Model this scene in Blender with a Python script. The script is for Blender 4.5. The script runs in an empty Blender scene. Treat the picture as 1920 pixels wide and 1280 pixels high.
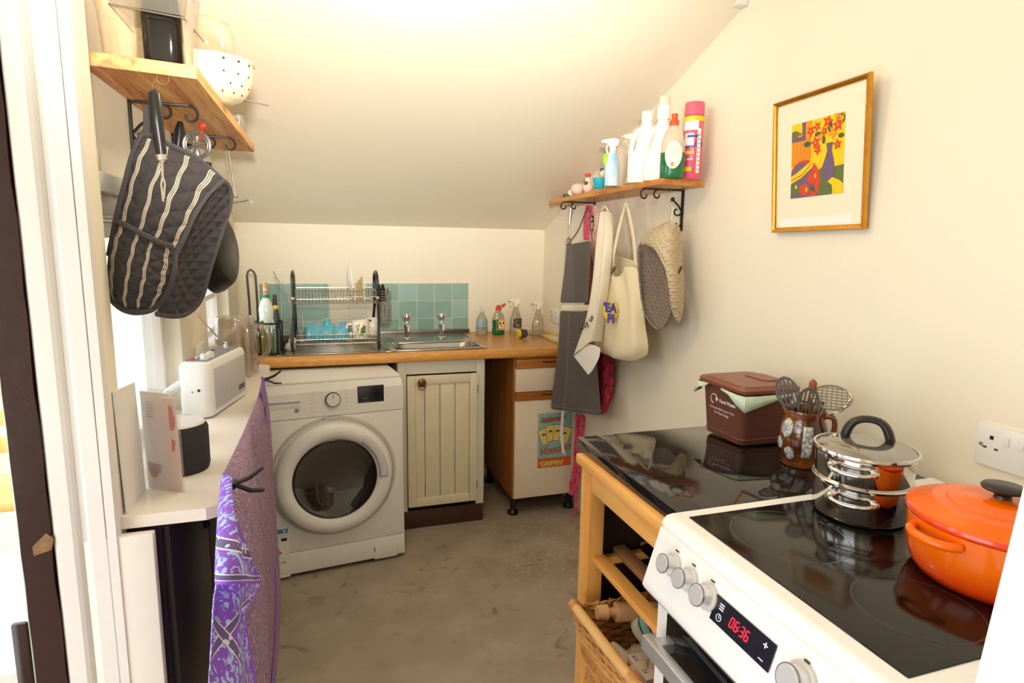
import bpy, bmesh, math, random
from mathutils import Vector, Matrix
random.seed(7)
C = bpy.context.scene.collection
SC = bpy.context.scene
pi = math.pi
V = Vector

# ---------------------------------------------------------------- camera
cam_d = bpy.data.cameras.new('camera'); cam = bpy.data.objects.new('camera', cam_d); C.objects.link(cam)
cam_d.sensor_width = 36.0; cam_d.lens = 1130.0/1920*36; cam_d.clip_start = 0.02
YAW, PITCH, ROLL = -0.315, 0.157, -0.0164
cam.matrix_world = (Matrix.Translation((0, 0, 1.407)) @ Matrix.Rotation(YAW, 4, 'Z')
                    @ Matrix.Rotation(pi/2 - PITCH, 4, 'X') @ Matrix.Rotation(-ROLL, 4, 'Z'))
SC.camera = cam
# ---------------------------------------------------------------- world, lamps, exposure
w = bpy.data.worlds.new('daylight'); SC.world = w; w.use_nodes = True
bg = w.node_tree.nodes['Background']; bg.inputs[0].default_value = (0.93, 0.965, 1.0, 1); bg.inputs[1].default_value = 4.3
SC.view_settings.view_transform = 'Standard'; SC.view_settings.look = 'None'
SC.view_settings.exposure = 0.0; SC.view_settings.gamma = 1.0; SC.view_settings.use_curve_mapping = False
def lamp(name, kind, loc, power, col, size=0.1, rot=None, sy=None):
    l = bpy.data.lights.new(name, kind); l.energy = power; l.color = col
    if kind == 'AREA':
        l.size = size
        if sy: l.shape = 'RECTANGLE'; l.size_y = sy
    elif kind == 'SUN': l.angle = size
    else: l.shadow_soft_size = size
    o = bpy.data.objects.new(name, l); C.objects.link(o); o.location = loc
    if rot: o.rotation_euler = rot
    return o
lamp('ceiling_bulb_light', 'POINT', (0.25, 1.55, 2.05), 6.5, (1.0, 0.86, 0.62), 0.045)
# the photographer's flash, bounced off the sloping ceiling
fl_ = lamp('bounce_flash', 'SPOT', (0.02, -0.10, 1.62), 330, (1.0, 0.95, 0.87), 0.06, (V((0.30, 1.95, 2.077))-V((0.02, -0.10, 1.62))).to_track_quat('-Z', 'Y').to_euler())
fl_.data.spot_size = math.radians(62); fl_.data.spot_blend = 1.0
def portal(name, loc, rot, sx, sy):     # helps the sampler find the daylight through an opening; gives no light of its own
    o = lamp(name, 'AREA', loc, 1, (1, 1, 1), sx, rot, sy); o.data.cycles.is_portal = True
portal('portal', (-.50, 1.655, 1.17), (0, -pi/2, 0), .56, .70); portal('portal', (-.50, 2.76, 1.25), (0, -pi/2, 0), .52, .62); portal('portal', (-1.55, .05, 1.05), (0, -pi/2, 0), 2.1, 1.6); portal('portal', (-1.0, 1.24, 1.0), (-pi/2, 0, 0), 1.0, 2.1)

# ---------------------------------------------------------------- materials
def lin(c):
    return tuple((x/12.92 if x <= .04045 else ((x+.055)/1.055)**2.4) for x in [v/255 for v in c])
MATS = {}
def mat(name, c=(200,200,200), r=.5, metal=0, noise=0, ns=20, bump=0, bs=60, alpha=None, trans=0, emit=0, coat=0, spec=None, sheen=0, stretch=None, c2=None):
    if name in MATS: return MATS[name]
    m = bpy.data.materials.new(name); m.use_nodes = True; nt = m.node_tree
    b = nt.nodes['Principled BSDF']; col = (*lin(c), 1)
    b.inputs['Base Color'].default_value = col; b.inputs['Roughness'].default_value = r; b.inputs['Metallic'].default_value = metal
    if spec is not None: b.inputs['Specular IOR Level'].default_value = spec
    if trans: b.inputs['Transmission Weight'].default_value = trans; b.inputs['IOR'].default_value = 1.45
    if coat: b.inputs['Coat Weight'].default_value = coat; b.inputs['Coat Roughness'].default_value = .05
    if emit: b.inputs['Emission Color'].default_value = col; b.inputs['Emission Strength'].default_value = emit
    if sheen: b.inputs['Sheen Weight'].default_value = sheen
    tc = None
    if noise or bump or c2:
        tc = nt.nodes.new('ShaderNodeTexCoord'); mp = nt.nodes.new('ShaderNodeMapping'); nt.links.new(tc.outputs['Object'], mp.inputs[0])
        if stretch: mp.inputs['Scale'].default_value = stretch
    if noise or c2:
        n = nt.nodes.new('ShaderNodeTexNoise'); n.inputs['Scale'].default_value = ns; n.inputs['Detail'].default_value = 5
        nt.links.new(mp.outputs[0], n.inputs['Vector'])
        rp = nt.nodes.new('ShaderNodeValToRGB'); rp.color_ramp.elements[0].position = .3; rp.color_ramp.elements[1].position = .7
        k = 1 - noise
        rp.color_ramp.elements[0].color = (*lin(c2), 1) if c2 else (col[0]*k, col[1]*k, col[2]*k, 1)
        rp.color_ramp.elements[1].color = col
        nt.links.new(n.outputs['Fac'], rp.inputs[0]); nt.links.new(rp.outputs[0], b.inputs['Base Color'])
    if bump:
        n2 = nt.nodes.new('ShaderNodeTexNoise'); n2.inputs['Scale'].default_value = bs; n2.inputs['Detail'].default_value = 4
        nt.links.new(mp.outputs[0], n2.inputs['Vector'])
        bp = nt.nodes.new('ShaderNodeBump'); bp.inputs['Strength'].default_value = bump; bp.inputs['Distance'].default_value = .002
        nt.links.new(n2.outputs['Fac'], bp.inputs['Height']); nt.links.new(bp.outputs[0], b.inputs['Normal'])
    MATS[name] = m; return m
def clear(name, c=(235,240,240), gl=.16, r=.06, dens=.12):
    """thin clear plastic or glass: mostly see-through, tinted, with a real gloss"""
    if name in MATS: return MATS[name]
    m = bpy.data.materials.new(name); m.use_nodes = True; nt = m.node_tree; nt.nodes.clear()
    o = nt.nodes.new('ShaderNodeOutputMaterial'); t = nt.nodes.new('ShaderNodeBsdfTransparent'); t.inputs[0].default_value = (*lin(c), 1)
    g = nt.nodes.new('ShaderNodeBsdfGlossy'); g.inputs['Roughness'].default_value = r
    d = nt.nodes.new('ShaderNodeBsdfDiffuse'); d.inputs[0].default_value = (*lin(c), 1)
    fr = nt.nodes.new('ShaderNodeLayerWeight'); fr.inputs[0].default_value = .35
    ma = nt.nodes.new('ShaderNodeMath'); ma.operation = 'MULTIPLY_ADD'; ma.inputs[1].default_value = .6; ma.inputs[2].default_value = gl*.3
    nt.links.new(fr.outputs['Facing'], ma.inputs[0])
    m1 = nt.nodes.new('ShaderNodeMixShader'); m1.inputs[0].default_value = dens
    nt.links.new(t.outputs[0], m1.inputs[1]); nt.links.new(d.outputs[0], m1.inputs[2])
    m2 = nt.nodes.new('ShaderNodeMixShader'); nt.links.new(ma.outputs[0], m2.inputs[0])
    nt.links.new(m1.outputs[0], m2.inputs[1]); nt.links.new(g.outputs[0], m2.inputs[2]); nt.links.new(m2.outputs[0], o.inputs[0])
    MATS[name] = m; return m
def wood(name, c1, c2, axis='Y', scale=14, r=.45, dist=6):
    if name in MATS: return MATS[name]
    m = bpy.data.materials.new(name); m.use_nodes = True; nt = m.node_tree; b = nt.nodes['Principled BSDF']; b.inputs['Roughness'].default_value = r
    tc = nt.nodes.new('ShaderNodeTexCoord'); mp = nt.nodes.new('ShaderNodeMapping')
    s = [scale]*3; s['XYZ'.index(axis)] = scale*.08; mp.inputs['Scale'].default_value = s
    n = nt.nodes.new('ShaderNodeTexNoise'); n.inputs['Scale'].default_value = 1; n.inputs['Detail'].default_value = 6; n.inputs['Distortion'].default_value = dist*.15
    n2 = nt.nodes.new('ShaderNodeTexNoise'); n2.inputs['Scale'].default_value = 5; n2.inputs['Detail'].default_value = 3
    nt.links.new(tc.outputs['Object'], mp.inputs[0]); nt.links.new(mp.outputs[0], n.inputs['Vector']); nt.links.new(mp.outputs[0], n2.inputs['Vector'])
    mx = nt.nodes.new('ShaderNodeMath'); mx.operation = 'MULTIPLY_ADD'; mx.inputs[1].default_value = .35
    nt.links.new(n2.outputs['Fac'], mx.inputs[0]); nt.links.new(n.outputs['Fac'], mx.inputs[2])
    rp = nt.nodes.new('ShaderNodeValToRGB'); e = rp.color_ramp.elements
    e[0].position = .5; e[0].color = (*lin(c2), 1); e[1].position = .82; e[1].color = (*lin(c1), 1)
    nt.links.new(mx.outputs[0], rp.inputs[0]); nt.links.new(rp.outputs[0], b.inputs['Base Color'])
    MATS[name] = m; return m

# ---------------------------------------------------------------- mesh builder
class MB:
    def __init__(s, M=None): s.bm = bmesh.new(); s.M = M or Matrix.Identity(4); s.mi = 0
    def _fin(s, vs, fs=None):
        for v in vs: v.co = s.M @ v.co
        for f in {f for v in vs for f in v.link_faces}: f.material_index = s.mi
        return s
    def box(s, lo, hi, bev=0, R=None, seg=2):
        lo, hi = V(lo), V(hi); c = (lo+hi)/2; d = hi-lo
        T = Matrix.Translation(c) @ (R.to_4x4() if R else Matrix.Identity(4)) @ Matrix.Diagonal((*[abs(x) for x in d], 1))
        vs = bmesh.ops.create_cube(s.bm, size=1, matrix=T)['verts']
        if bev:
            es = list({e for v in vs for e in v.link_edges})
            r = bmesh.ops.bevel(s.bm, geom=es, offset=bev, segments=seg, affect='EDGES', profile=.5)
            vs = [v for v in r['verts']] 
            vs = list({v for f in r['faces'] for v in f.verts} | set(v for v in vs if v.is_valid))
            seen = set(vs); st = list(vs)
            while st:
                v = st.pop()
                for e in v.link_edges:
                    o = e.other_vert(v)
                    if o not in seen: seen.add(o); st.append(o)
            vs = list(seen)
        return s._fin(vs)
    def rings(s, rings, cap0=True, cap1=True, closed=True):
        R = [[s.bm.verts.new(p) for p in r] for r in rings]; n = len(R[0])
        for a, b in zip(R, R[1:]):
            for i in range(n if closed else n-1):
                j = (i+1) % n
                try: s.bm.faces.new((a[i], a[j], b[j], b[i]))
                except ValueError: pass
        if closed and cap0: s.bm.faces.new(list(reversed(R[0])))
        if closed and cap1: s.bm.faces.new(R[-1])
        return s._fin([v for r in R for v in r])
    def lathe(s, prof, c, n=28, ax='Z', sx=1, sy=1, cap0=True, cap1=True, rot=0):
        """prof = [(radius, height)...] round an axis through c"""
        c = V(c); rs = []
        for r, h in prof:
            ring = []
            for i in range(n):
                a = 2*pi*i/n + rot; x, y = r*math.cos(a)*sx, r*math.sin(a)*sy
                p = {'Z': V((x, y, h)), 'X': V((h, x, y)), 'Y': V((x, h, -y))}[ax]
                ring.append(c+p)
            rs.append(ring)
        return s.rings(rs, cap0, cap1)
    def cyl(s, a, b, r, r2=None, n=16):
        a, b = V(a), V(b); d = (b-a).normalized(); u = d.orthogonal().normalized(); w_ = d.cross(u)
        r2 = r if r2 is None else r2
        return s.rings([[p+u*q*math.cos(2*pi*i/n)+w_*q*math.sin(2*pi*i/n) for i in range(n)] for p, q in ((a, r), (b, r2))])
    def tube(s, pts, r, n=8, closed=False, rr=None):
        pts = [V(p) for p in pts]; rs = []; u = None
        for i, p in enumerate(pts):
            a = pts[i-1] if (i > 0 or closed) else p; b = pts[(i+1) % len(pts)] if (i < len(pts)-1 or closed) else p
            d = (b-a).normalized()
            if u is None: u = d.orthogonal().normalized()
            u = (u - d*u.dot(d)); u = u.normalized() if u.length > 1e-6 else d.orthogonal().normalized()
            w_ = d.cross(u); q = rr[i] if rr else r
            rs.append([p+u*q*math.cos(2*pi*k/n)+w_*q*math.sin(2*pi*k/n) for k in range(n)])
        if closed: rs.append(rs[0]); return s.rings(rs, False, False)
        return s.rings(rs)
    def prism(s, poly, d):
        d = V(d); return s.rings([[V(p) for p in poly], [V(p)+d for p in poly]])
    def ball(s, c, r, n=14, sc=(1,1,1)):
        vs = bmesh.ops.create_uvsphere(s.bm, u_segments=n, v_segments=max(6, n*2//3), radius=r, matrix=Matrix.Translation(c) @ Matrix.Diagonal((*sc, 1)))['verts']
        return s._fin(vs)
    def sheet(s, grid):
        R = [[s.bm.verts.new(V(p)) for p in r] for r in grid]
        for a, b in zip(R, R[1:]):
            for i in range(len(a)-1): s.bm.faces.new((a[i], a[i+1], b[i+1], b[i]))
        return s._fin([v for r in R for v in r])
    def poly(s, pts):
        vs = [s.bm.verts.new(V(p)) for p in pts]; s.bm.faces.new(vs); return s._fin(vs)
    def build(s, name, m, parent=None, smooth=True, solid=0, sub=0, ang=40, off=0):
        bm = s.bm
        bmesh.ops.recalc_face_normals(bm, faces=bm.faces)
        if parent is not None: o0 = origin(parent)
        else:
            cs = [v.co for v in bm.verts]; o0 = V(((min(c.x for c in cs)+max(c.x for c in cs))/2, (min(c.y for c in cs)+max(c.y for c in cs))/2, min(c.z for c in cs)))
        for v in bm.verts: v.co -= o0
        me = bpy.data.meshes.new(name); bm.to_mesh(me); bm.free()
        for x in (m if isinstance(m, (list, tuple)) else [m]): me.materials.append(x)
        o = bpy.data.objects.new(name, me); C.objects.link(o)
        if parent is not None: o.parent = parent
        else: o.location = o0
        if solid: q = o.modifiers.new('s', 'SOLIDIFY'); q.thickness = solid; q.offset = off
        if sub: q = o.modifiers.new('u', 'SUBSURF'); q.levels = sub; q.render_levels = sub
        if smooth:
            for p in me.polygons: p.use_smooth = True
            if not sub:
                try: me.set_sharp_from_angle(angle=math.radians(ang))
                except Exception: pass
        return o
def origin(o):
    p = V((0, 0, 0))
    while o is not None: p += o.location; o = o.parent
    return p
def thing(name, label, cat, loc, group=None):
    o = bpy.data.objects.new(name, None); C.objects.link(o); o.location = loc; o.empty_display_size = .05
    return tag(o, label, cat, group)
def tag(o, label=None, cat=None, group=None):
    if label: o['label'] = label
    if cat: o['category'] = cat
    if group: o['group'] = group
    return o
def struct(o): o['kind'] = 'structure'; return o
def dup(root, loc, label=None):
    r = root.copy(); C.objects.link(r); r.location = loc
    if label: r['label'] = label
    for ch in list(root.children):
        c = ch.copy(); C.objects.link(c); c.parent = r
        for g in list(ch.children):
            d = g.copy(); C.objects.link(d); d.parent = c
    return r
def lettering(txt, pos, xd, yd, size, m, parent, name='lettering', ext=.0004, align='LEFT', bold=0, shear=0, space=1):
    cu = bpy.data.curves.new(name, 'FONT'); cu.body = txt; cu.size = size; cu.extrude = ext; cu.align_x = align; cu.offset = bold; cu.shear = shear; cu.resolution_u = 3
    cu.space_character = space
    t = bpy.data.objects.new('t', cu); C.objects.link(t)
    dg = bpy.context.evaluated_depsgraph_get(); me = bpy.data.meshes.new_from_object(t.evaluated_get(dg))
    bpy.data.objects.remove(t); bpy.data.curves.remove(cu)
    xd, yd = V(xd).normalized(), V(yd).normalized(); zd = xd.cross(yd); p0 = V(pos) - origin(parent)
    for v in me.vertices: v.co = p0 + xd*v.co.x + yd*v.co.y + zd*v.co.z
    me.materials.clear(); me.materials.append(m); me.name = name
    o = bpy.data.objects.new(name, me); C.objects.link(o); o.parent = parent; return o
def flatprint(name, o0, u, v, n, shapes, parent, step=.00025):
    """flat print: each (material, [(a,b)...]) polygon lies on the plane o0 + a*u + b*v, later ones on top"""
    mb = MB(); ms = []; o0, u, v, n = V(o0), V(u), V(v), V(n).normalized()
    for k, (m, pts) in enumerate(shapes):
        if m not in ms: ms.append(m)
        mb.mi = ms.index(m); mb.poly([o0+u*a+v*b+n*step*(k+1) for a, b in pts])
    return mb.build(name, ms, parent, smooth=False)
def circ(cx, cy, rx, ry=None, n=18, a0=0, a1=2*pi):
    ry = ry or rx
    return [(cx+rx*math.cos(a0+(a1-a0)*i/n), cy+ry*math.sin(a0+(a1-a0)*i/n)) for i in range(n)]
def spiral(c, u, v, r0, r1, a0, a1, n=16):
    c, u, v = V(c), V(u), V(v)
    return [c + (u*math.cos(a0+(a1-a0)*i/n) + v*math.sin(a0+(a1-a0)*i/n))*(r0+(r1-r0)*i/n) for i in range(n+1)]
def lerp(a, b, t): return V(a)*(1-t)+V(b)*t
def smoothpath(pts, k=6):
    pts = [V(p) for p in pts]; out = []
    for i in range(len(pts)-1):
        p0, p1, p2, p3 = pts[max(i-1, 0)], pts[i], pts[i+1], pts[min(i+2, len(pts)-1)]
        for j in range(k):
            t = j/k; out.append(.5*((2*p1)+(p2-p0)*t+(2*p0-5*p1+4*p2-p3)*t*t+(3*p1-p0-3*p2+p3)*t**3))
    out.append(pts[-1]); return out

# shared materials
WHITE = mat('white_enamel', (238,238,236), .25, coat=.3)
WPAINT = mat('white_gloss_paint', (236,232,226), .35, noise=.04, ns=8, bump=.35, bs=30)
CREAMPAINT = mat('cream_cupboard_paint', (236,226,200), .45, noise=.06, ns=6, bump=.1, bs=40)
BLACK = mat('black_plastic', (22,21,22), .35)
IRON = mat('black_iron', (28,24,22), .5)
STEEL = mat('steel', (200,198,195), .22, metal=1)
CHROME = mat('chrome', (225,225,225), .08, metal=1)
STEELB = mat('brushed_steel', (190,188,184), .32, metal=1, noise=.1, ns=3, stretch=(40,40,1))
CREAMWALL = mat('cream_wall_paint', (246,237,217), .75, noise=.035, ns=1.6, bump=.25, bs=16)
CEILP = mat('ceiling_paint', (244,235,214), .8, noise=.03, ns=1.2, bump=.15, bs=9)
PINE = wood('pine', (236,182,112), (186,104,46), 'Y', 30, .5)
SHELFW = wood('varnished_shelf_pine', (222,160,80), (186,112,42), 'Y', 20, .35)
TROL = wood('oiled_beech', (244,188,108), (226,158,78), 'Z', 16, .4)
TROLY = wood('oiled_beech_rail', (244,188,108), (224,156,76), 'Y', 16, .4)
OAKX = wood('oak_trim', (196,126,52), (160,92,30), 'X', 22, .45)
OAKZ = wood('oak_side', (180,118,52), (150,90,34), 'Z', 16, .5)
CLEAR = clear('clear_plastic')
def emission(name, c, s):
    return mat(name, c, .5, emit=s)
# ================================================================ SETTING
SL = 0.385; YB = 3.436; XR = 1.313; XL = -0.39
def zc(y): return 1.505 + SL*(YB-y)
def floor_mat():
    m = bpy.data.materials.new('painted_concrete'); m.use_nodes = True; nt = m.node_tree; b = nt.nodes['Principled BSDF']; N = nt.nodes.new; L = nt.links.new
    tc = N('ShaderNodeTexCoord')
    def noise(s, d=5, dist=0):
        n = N('ShaderNodeTexNoise'); n.inputs['Scale'].default_value = s; n.inputs['Detail'].default_value = d; n.inputs['Distortion'].default_value = dist; L(tc.outputs['Object'], n.inputs['Vector']); return n
    def ramp(n, p0, c0, p1, c1):
        r = N('ShaderNodeValToRGB'); e = r.color_ramp.elements; e[0].position = p0; e[0].color = (*lin(c0), 1); e[1].position = p1; e[1].color = (*lin(c1), 1); L(n.outputs['Fac'], r.inputs[0]); return r
    base = ramp(noise(5, 8), .35, (158,145,130), .7, (178,164,148))
    dirt = noise(9, 6, .8); dr = ramp(dirt, .60, (0,0,0), .76, (255,255,255))
    mx = N('ShaderNodeMixRGB'); L(dr.outputs[0], mx.inputs[0]); L(base.outputs[0], mx.inputs[1]); mx.inputs[2].default_value = (*lin((112,94,76)), 1)
    # flaked patches by the cabinet: chips of bare screed
    sep = N('ShaderNodeSeparateXYZ'); L(tc.outputs['Object'], sep.inputs[0])
    ch = noise(34, 3, .2); cr = ramp(ch, .625, (0,0,0), .64, (255,255,255))
    vd = N('ShaderNodeVectorMath'); vd.operation = 'DISTANCE'; L(tc.outputs['Object'], vd.inputs[0]); vd.inputs[1].default_value = (1.12, 2.45, 0)
    mr = N('ShaderNodeMapRange'); mr.inputs[1].default_value = .15; mr.inputs[2].default_value = .55; mr.inputs[3].default_value = 1; mr.inputs[4].default_value = 0; L(vd.outputs['Value'], mr.inputs[0])
    mu = N('ShaderNodeMath'); mu.operation = 'MULTIPLY'; L(cr.outputs[0], mu.inputs[0]); L(mr.outputs[0], mu.inputs[1])
    m2 = N('ShaderNodeMixRGB'); L(mu.outputs[0], m2.inputs[0]); L(mx.outputs[0], m2.inputs[1]); m2.inputs[2].default_value = (*lin((205,182,130)), 1)
    L(m2.outputs[0], b.inputs['Base Color']); b.inputs['Roughness'].default_value = .42
    bp = N('ShaderNodeBump'); bp.inputs['Strength'].default_value = .25; bp.inputs['Distance'].default_value = .003; L(noise(22, 5).outputs['Fac'], bp.inputs['Height']); L(bp.outputs[0], b.inputs['Normal'])
    return m
def centred(o, ): return o
fl = MB().box((-1.5, -1.3, -.06), (1.42, 1.2, 0)).box((-.50, 1.2, -.06), (1.42, YB+.1, 0)).build('floor', floor_mat(), smooth=False); struct(fl)
# keep the floor's object coordinates equal to world coordinates
d = fl.location.copy(); fl.data.transform(Matrix.Translation(d)); fl.location = (0, 0, 0)
struct(MB().box((XL-.1, YB, -.02), (XR+.1, YB+.1, 1.75)).build('wall_back', CREAMWALL, smooth=False))
wr = MB(); wr.prism([(XR, -1.3, -.02), (XR, YB, -.02), (XR, YB, zc(YB)+.06), (XR, .4, zc(.4)+.06), (XR, -1.3, zc(.4)+.06)], (.1, 0, 0))
struct(wr.build('wall_right', CREAMWALL, smooth=False))
cl = MB(); cl.prism([(XL-.12, YB+.1, zc(YB+.1)), (XL-.12, .4, zc(.4)), (XL-.12, .4, zc(.4)+.09), (XL-.12, YB+.1, zc(YB+.1)+.09)], (XR-XL+.22, 0, 0))
struct(cl.build('ceiling', CEILP, smooth=False))
struct(MB().box((XL-.12, -1.3, zc(.4)), (XR+.1, .4, zc(.4)+.09)).build('ceiling', CEILP, smooth=False))
# left wall with its two window openings
W1 = (1.31, 2.0, .90, 1.445); W2 = (2.46, 3.06, 1.0, 1.50)
wl = MB(); X0 = XL-.10
wl.box((X0, 1.215, 0), (XL, YB, W1[2]-.005))
def wtop(y0, y1, z0): wl.prism([(X0, y0, z0), (X0, y1, z0), (X0, y1, zc(y1)+.04), (X0, y0, zc(y0)+.04)], (XL-X0, 0, 0))
wl.box((X0, 1.215, W1[2]-.005), (XL, W1[0], W1[3])); wtop(1.215, W1[1], W1[3])
wtop(W1[1], W2[0], W1[2]-.005); wl.box((X0, W2[0], W1[2]-.005), (XL, W2[1], W2[2])); wtop(W2[0], W2[1], W2[3]); wtop(W2[1], YB, W1[2]-.005)
struct(wl.build('wall_left', CREAMWALL, smooth=False))
# pier beside the door frame
struct(MB().box((-.45, 1.205, 0), (-.357, 1.268, 2.35), .004).build('wall_pier', CREAMWALL, smooth=False))
# windows
GLASS = clear('window_glass', (250,252,252), .12, .02, .02)
def window(name, W, nbar):
    y0, y1, z0, z1 = W; xo = X0+.012
    t = thing(name, None, None, (X0, (y0+y1)/2, z0)); struct(t)
    f = MB(); b = .035
    for lo, hi in (((y0, z0), (y0+b, z1)), ((y1-b, z0), (y1, z1)), ((y0+b, z0), (y1-b, z0+b)), ((y0+b, z1-b), (y1-b, z1))):
        f.box((xo, lo[0], lo[1]), (xo+.045, hi[0], hi[1]), .003)
    for k in range(1, nbar+1):
        z = z0+(z1-z0)*k/(nbar+1); f.box((xo+.01, y0+b, z-.011), (xo+.035, y1-b, z+.011), .002)
    f.build('window_frame', WPAINT, t)
    MB().box((xo+.02, y0+b-.005, z0+b-.005), (xo+.024, y1-b+.005, z1-b+.005)).build('pane', GLASS, t, smooth=False)
    if name == 'window_2':
        MB().box((X0+.05, y0+.01, z0-.004), (XL+.035, y1-.01, z0+.018), .006).build('window_sill', WPAINT, t)
    else:
        h = MB(); h.box((XL-.03, y0-.02, z1+.005), (XL+.012, y1+.02, z1+.034), .005); h.box((XL-.0, y0-.02, z1+.05), (XL+.02, y1+.02, z1+.088), .006)
        h.build('window_head', mat('pale_grey_paint', (206,206,200), .4), t)
    return t
window('window_1', W1, 0); window('window_2', W2, 2)
# door frame on the left: painted mouldings, then the dark stained door stile
fr = thing('door_1', None, None, (-.46, 1.2, 0)); struct(fr)
DARK = mat('dark_brown_gloss', (52,22,18), .22, noise=.35, ns=7, bump=.4, bs=22)
f = MB(); H = 2.3
# two architrave boards with a rounded bead and a quirk between them
f.prism([(-.455, 1.204, 0), (-.455, 1.192, 0), (-.449, 1.187, 0), (-.425, 1.187, 0), (-.419, 1.190, 0), (-.414, 1.198, 0), (-.414, 1.204, 0)], (0, 0, H))
f.build('architrave', WPAINT, fr, ang=25)
f = MB(); f.prism([(-.414, 1.204, 0), (-.414, 1.197, 0), (-.406, 1.197, 0), (-.400, 1.191, 0), (-.376, 1.191, 0), (-.3755, 1.197, 0), (-.374, 1.197, 0), (-.3735, 1.190, 0), (-.359, 1.190, 0), (-.356, 1.204, 0)], (0, 0, H))
f.build('lining_board', WPAINT, fr, ang=25)
f = MB(); N_ = 40; L_, R_ = [], []
for i in range(N_+1):
    z = H*i/N_; wob = .0011*math.sin(i*2.1)+.0008*math.sin(i*5.3)
    R_.append((-.4565+wob, z))
    L_.append((-.502+.0006*math.sin(i*3.7), z))
ring = [(x, z) for x, z in L_] + [(x, z) for x, z in reversed(R_)]
ring = [p for p in ring if not (.865 < p[1] < .895 and p[0] > -.47)]
f.rings([[(x, 1.186, z) for x, z in ring], [(x, 1.226, z) for x, z in ring]]); f.build('door_stile', DARK, fr, smooth=False)
MB().box((-.507, 1.192, 0), (-.5025, 1.222, H), .001).build('glazing_bead', mat('pale_green_bead', (206,220,200), .3), fr)
MB().prism([(-.484, 1.1845, .86), (-.484, 1.1845, .878), (-.462, 1.1845, .9), (-.452, 1.1845, .888), (-.457, 1.1845, .868)], (0, .006, 0)).build('strike_plate', mat('worn_brass', (150,118,84), .4, metal=.8, noise=.4, ns=60), fr)
MB().box((-.532, 1.188, .0), (-.508, 1.20, .735), .004).build('door_moulding', DARK, fr)
# panel under the white ledge, facing the room
struct(MB().box((-.412, 1.193, 0), (-.302, 1.214, .872), .003).build('trim_1', mat('cream_panel_paint', (240,234,222), .5, noise=.03, ns=6, bump=.2, bs=20)))
# near right: the open white door, out of focus in the photograph, leaning slightly
d2 = thing('door_2', None, None, (.80, .33, 0)); struct(d2)
dd = MB()
dd.rings([[(.647+(z-1.05)*.13, .385, z), (1.30, .385, z), (1.30, .345, z), (.647+(z-1.05)*.13, .345, z)] for z in (.01, .7, 1.3, 2.0)])
dd.build('door_leaf', mat('white_door_paint', (240,238,232), .45), d2, smooth=False)
# the rest of the room around and behind the camera
struct(MB().box((-1.5, -1.4, -.02), (XR+.1, -1.3, zc(.4))).build('wall_front', CREAMWALL, smooth=False))
q = MB(); q.box((-1.6, -1.4, -.02), (-1.5, -.75, zc(.4))); q.box((-1.6, .85, -.02), (-1.5, 1.25, zc(.4))); q.box((-1.6, -.75, 2.1), (-1.5, .85, zc(.4))); struct(q.build('wall_side', CREAMWALL, smooth=False))   # opening added in the unseen wall to let daylight in near the camera
q = MB(); q.prism([(-1.6, 1.25, zc(1.25)), (-1.6, .4, zc(.4)), (-1.6, .4, zc(.4)+.09), (-1.6, 1.25, zc(1.25)+.09)], (1.09, 0, 0)); q.box((-1.6, -1.4, zc(.4)), (-.51, .4, zc(.4)+.09)); struct(q.build('ceiling', CEILP, smooth=False))
struct(MB().box((-1.5, 1.2, 2.05), (-.45, 1.25, 2.42)).build('wall_lintel', CREAMWALL, smooth=False))
# skirting and small junction box where ceiling and wall meet
struct(MB().box((XR-.012, 1.45, 0), (XR, 2.78, .07), .003).build('baseboard_right', WPAINT))
jb = MB().box((1.272, 1.700, 2.160), (1.312, 1.745, 2.176), .003).build('cable_clip', WPAINT); tag(jb, 'small cream cable clip up where ceiling meets the right wall', 'clip')
# lamp over the picture (its fitting is above the frame)
lt = thing('ceiling_lamp', 'round white ceiling lamp fitting on the sloping ceiling above the floor', 'lamp', (.5, 1.5, 2.16))
MB().lathe([(.05, zc(1.5)-.02), (.05, 2.205), (.02, 2.2), (.02, 2.16), (.012, 2.155)], (.5, 1.5, 0), 20).build('lamp_holder', WHITE, lt)

# ================================================================ OUTSIDE, SEEN PAST THE DOOR STILE
pav = MB().box((-4, 1.0, -.2), (-.51, 5, -.06)).build('patio_ground', mat('grey_patio', (150,150,140), .8, noise=.2, ns=8), smooth=False); struct(pav)
t = thing('garden_table', 'table under a white cloth with a pink lower edge, outside past the dark door stile', 'table', (-1.12, 2.1, -.06))
MB().box((-1.6, 1.75, .27), (-.62, 2.45, .29), .008).build('table_top', mat('table_wood', (190,150,90), .5), t)
for lx in (-1.52, -.70):
    for ly in (1.82, 2.38): MB().box((lx-.02, ly-.02, -.06), (lx+.02, ly+.02, .27), .003).build('leg', MATS['table_wood'], t)
cth = MB().box((-1.62, 1.73, .291), (-.60, 2.47, .297), .002); cth.box((-.603, 1.73, .02), (-.597, 2.47, .295)); cth.box((-1.62, 1.727, .02), (-.60, 1.733, .295))
tag(cth.build('tablecloth', mat('pink_white_cloth', (244,196,190), .8, c2=(250,244,240), ns=2.2)), 'white and pink cloth over the outside table', 'tablecloth')
t = thing('garden_chair', 'light wooden chair outside, seen between the frame edge and the dark door stile', 'chair', (-1.2, 2.85, -.06))
GW = wood('garden_wood', (214,170,96), (190,140,70), 'Z', 14, .5)
MB().box((-1.42, 2.68, .36), (-1.0, 3.05, .40), .01).build('seat', GW, t)
for lx in (-1.40, -1.02):
    MB().box((lx-.02, 2.69, -.06), (lx+.02, 2.73, .36), .004).build('leg', GW, t)
    MB().box((lx-.02, 3.0, -.06), (lx+.02, 3.04, .80), .004).build('leg', GW, t)
for zz in (.5, .62, .74): MB().box((-1.38, 3.005, zz), (-1.04, 3.03, zz+.07), .004).build('back_rail', GW, t)
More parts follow.
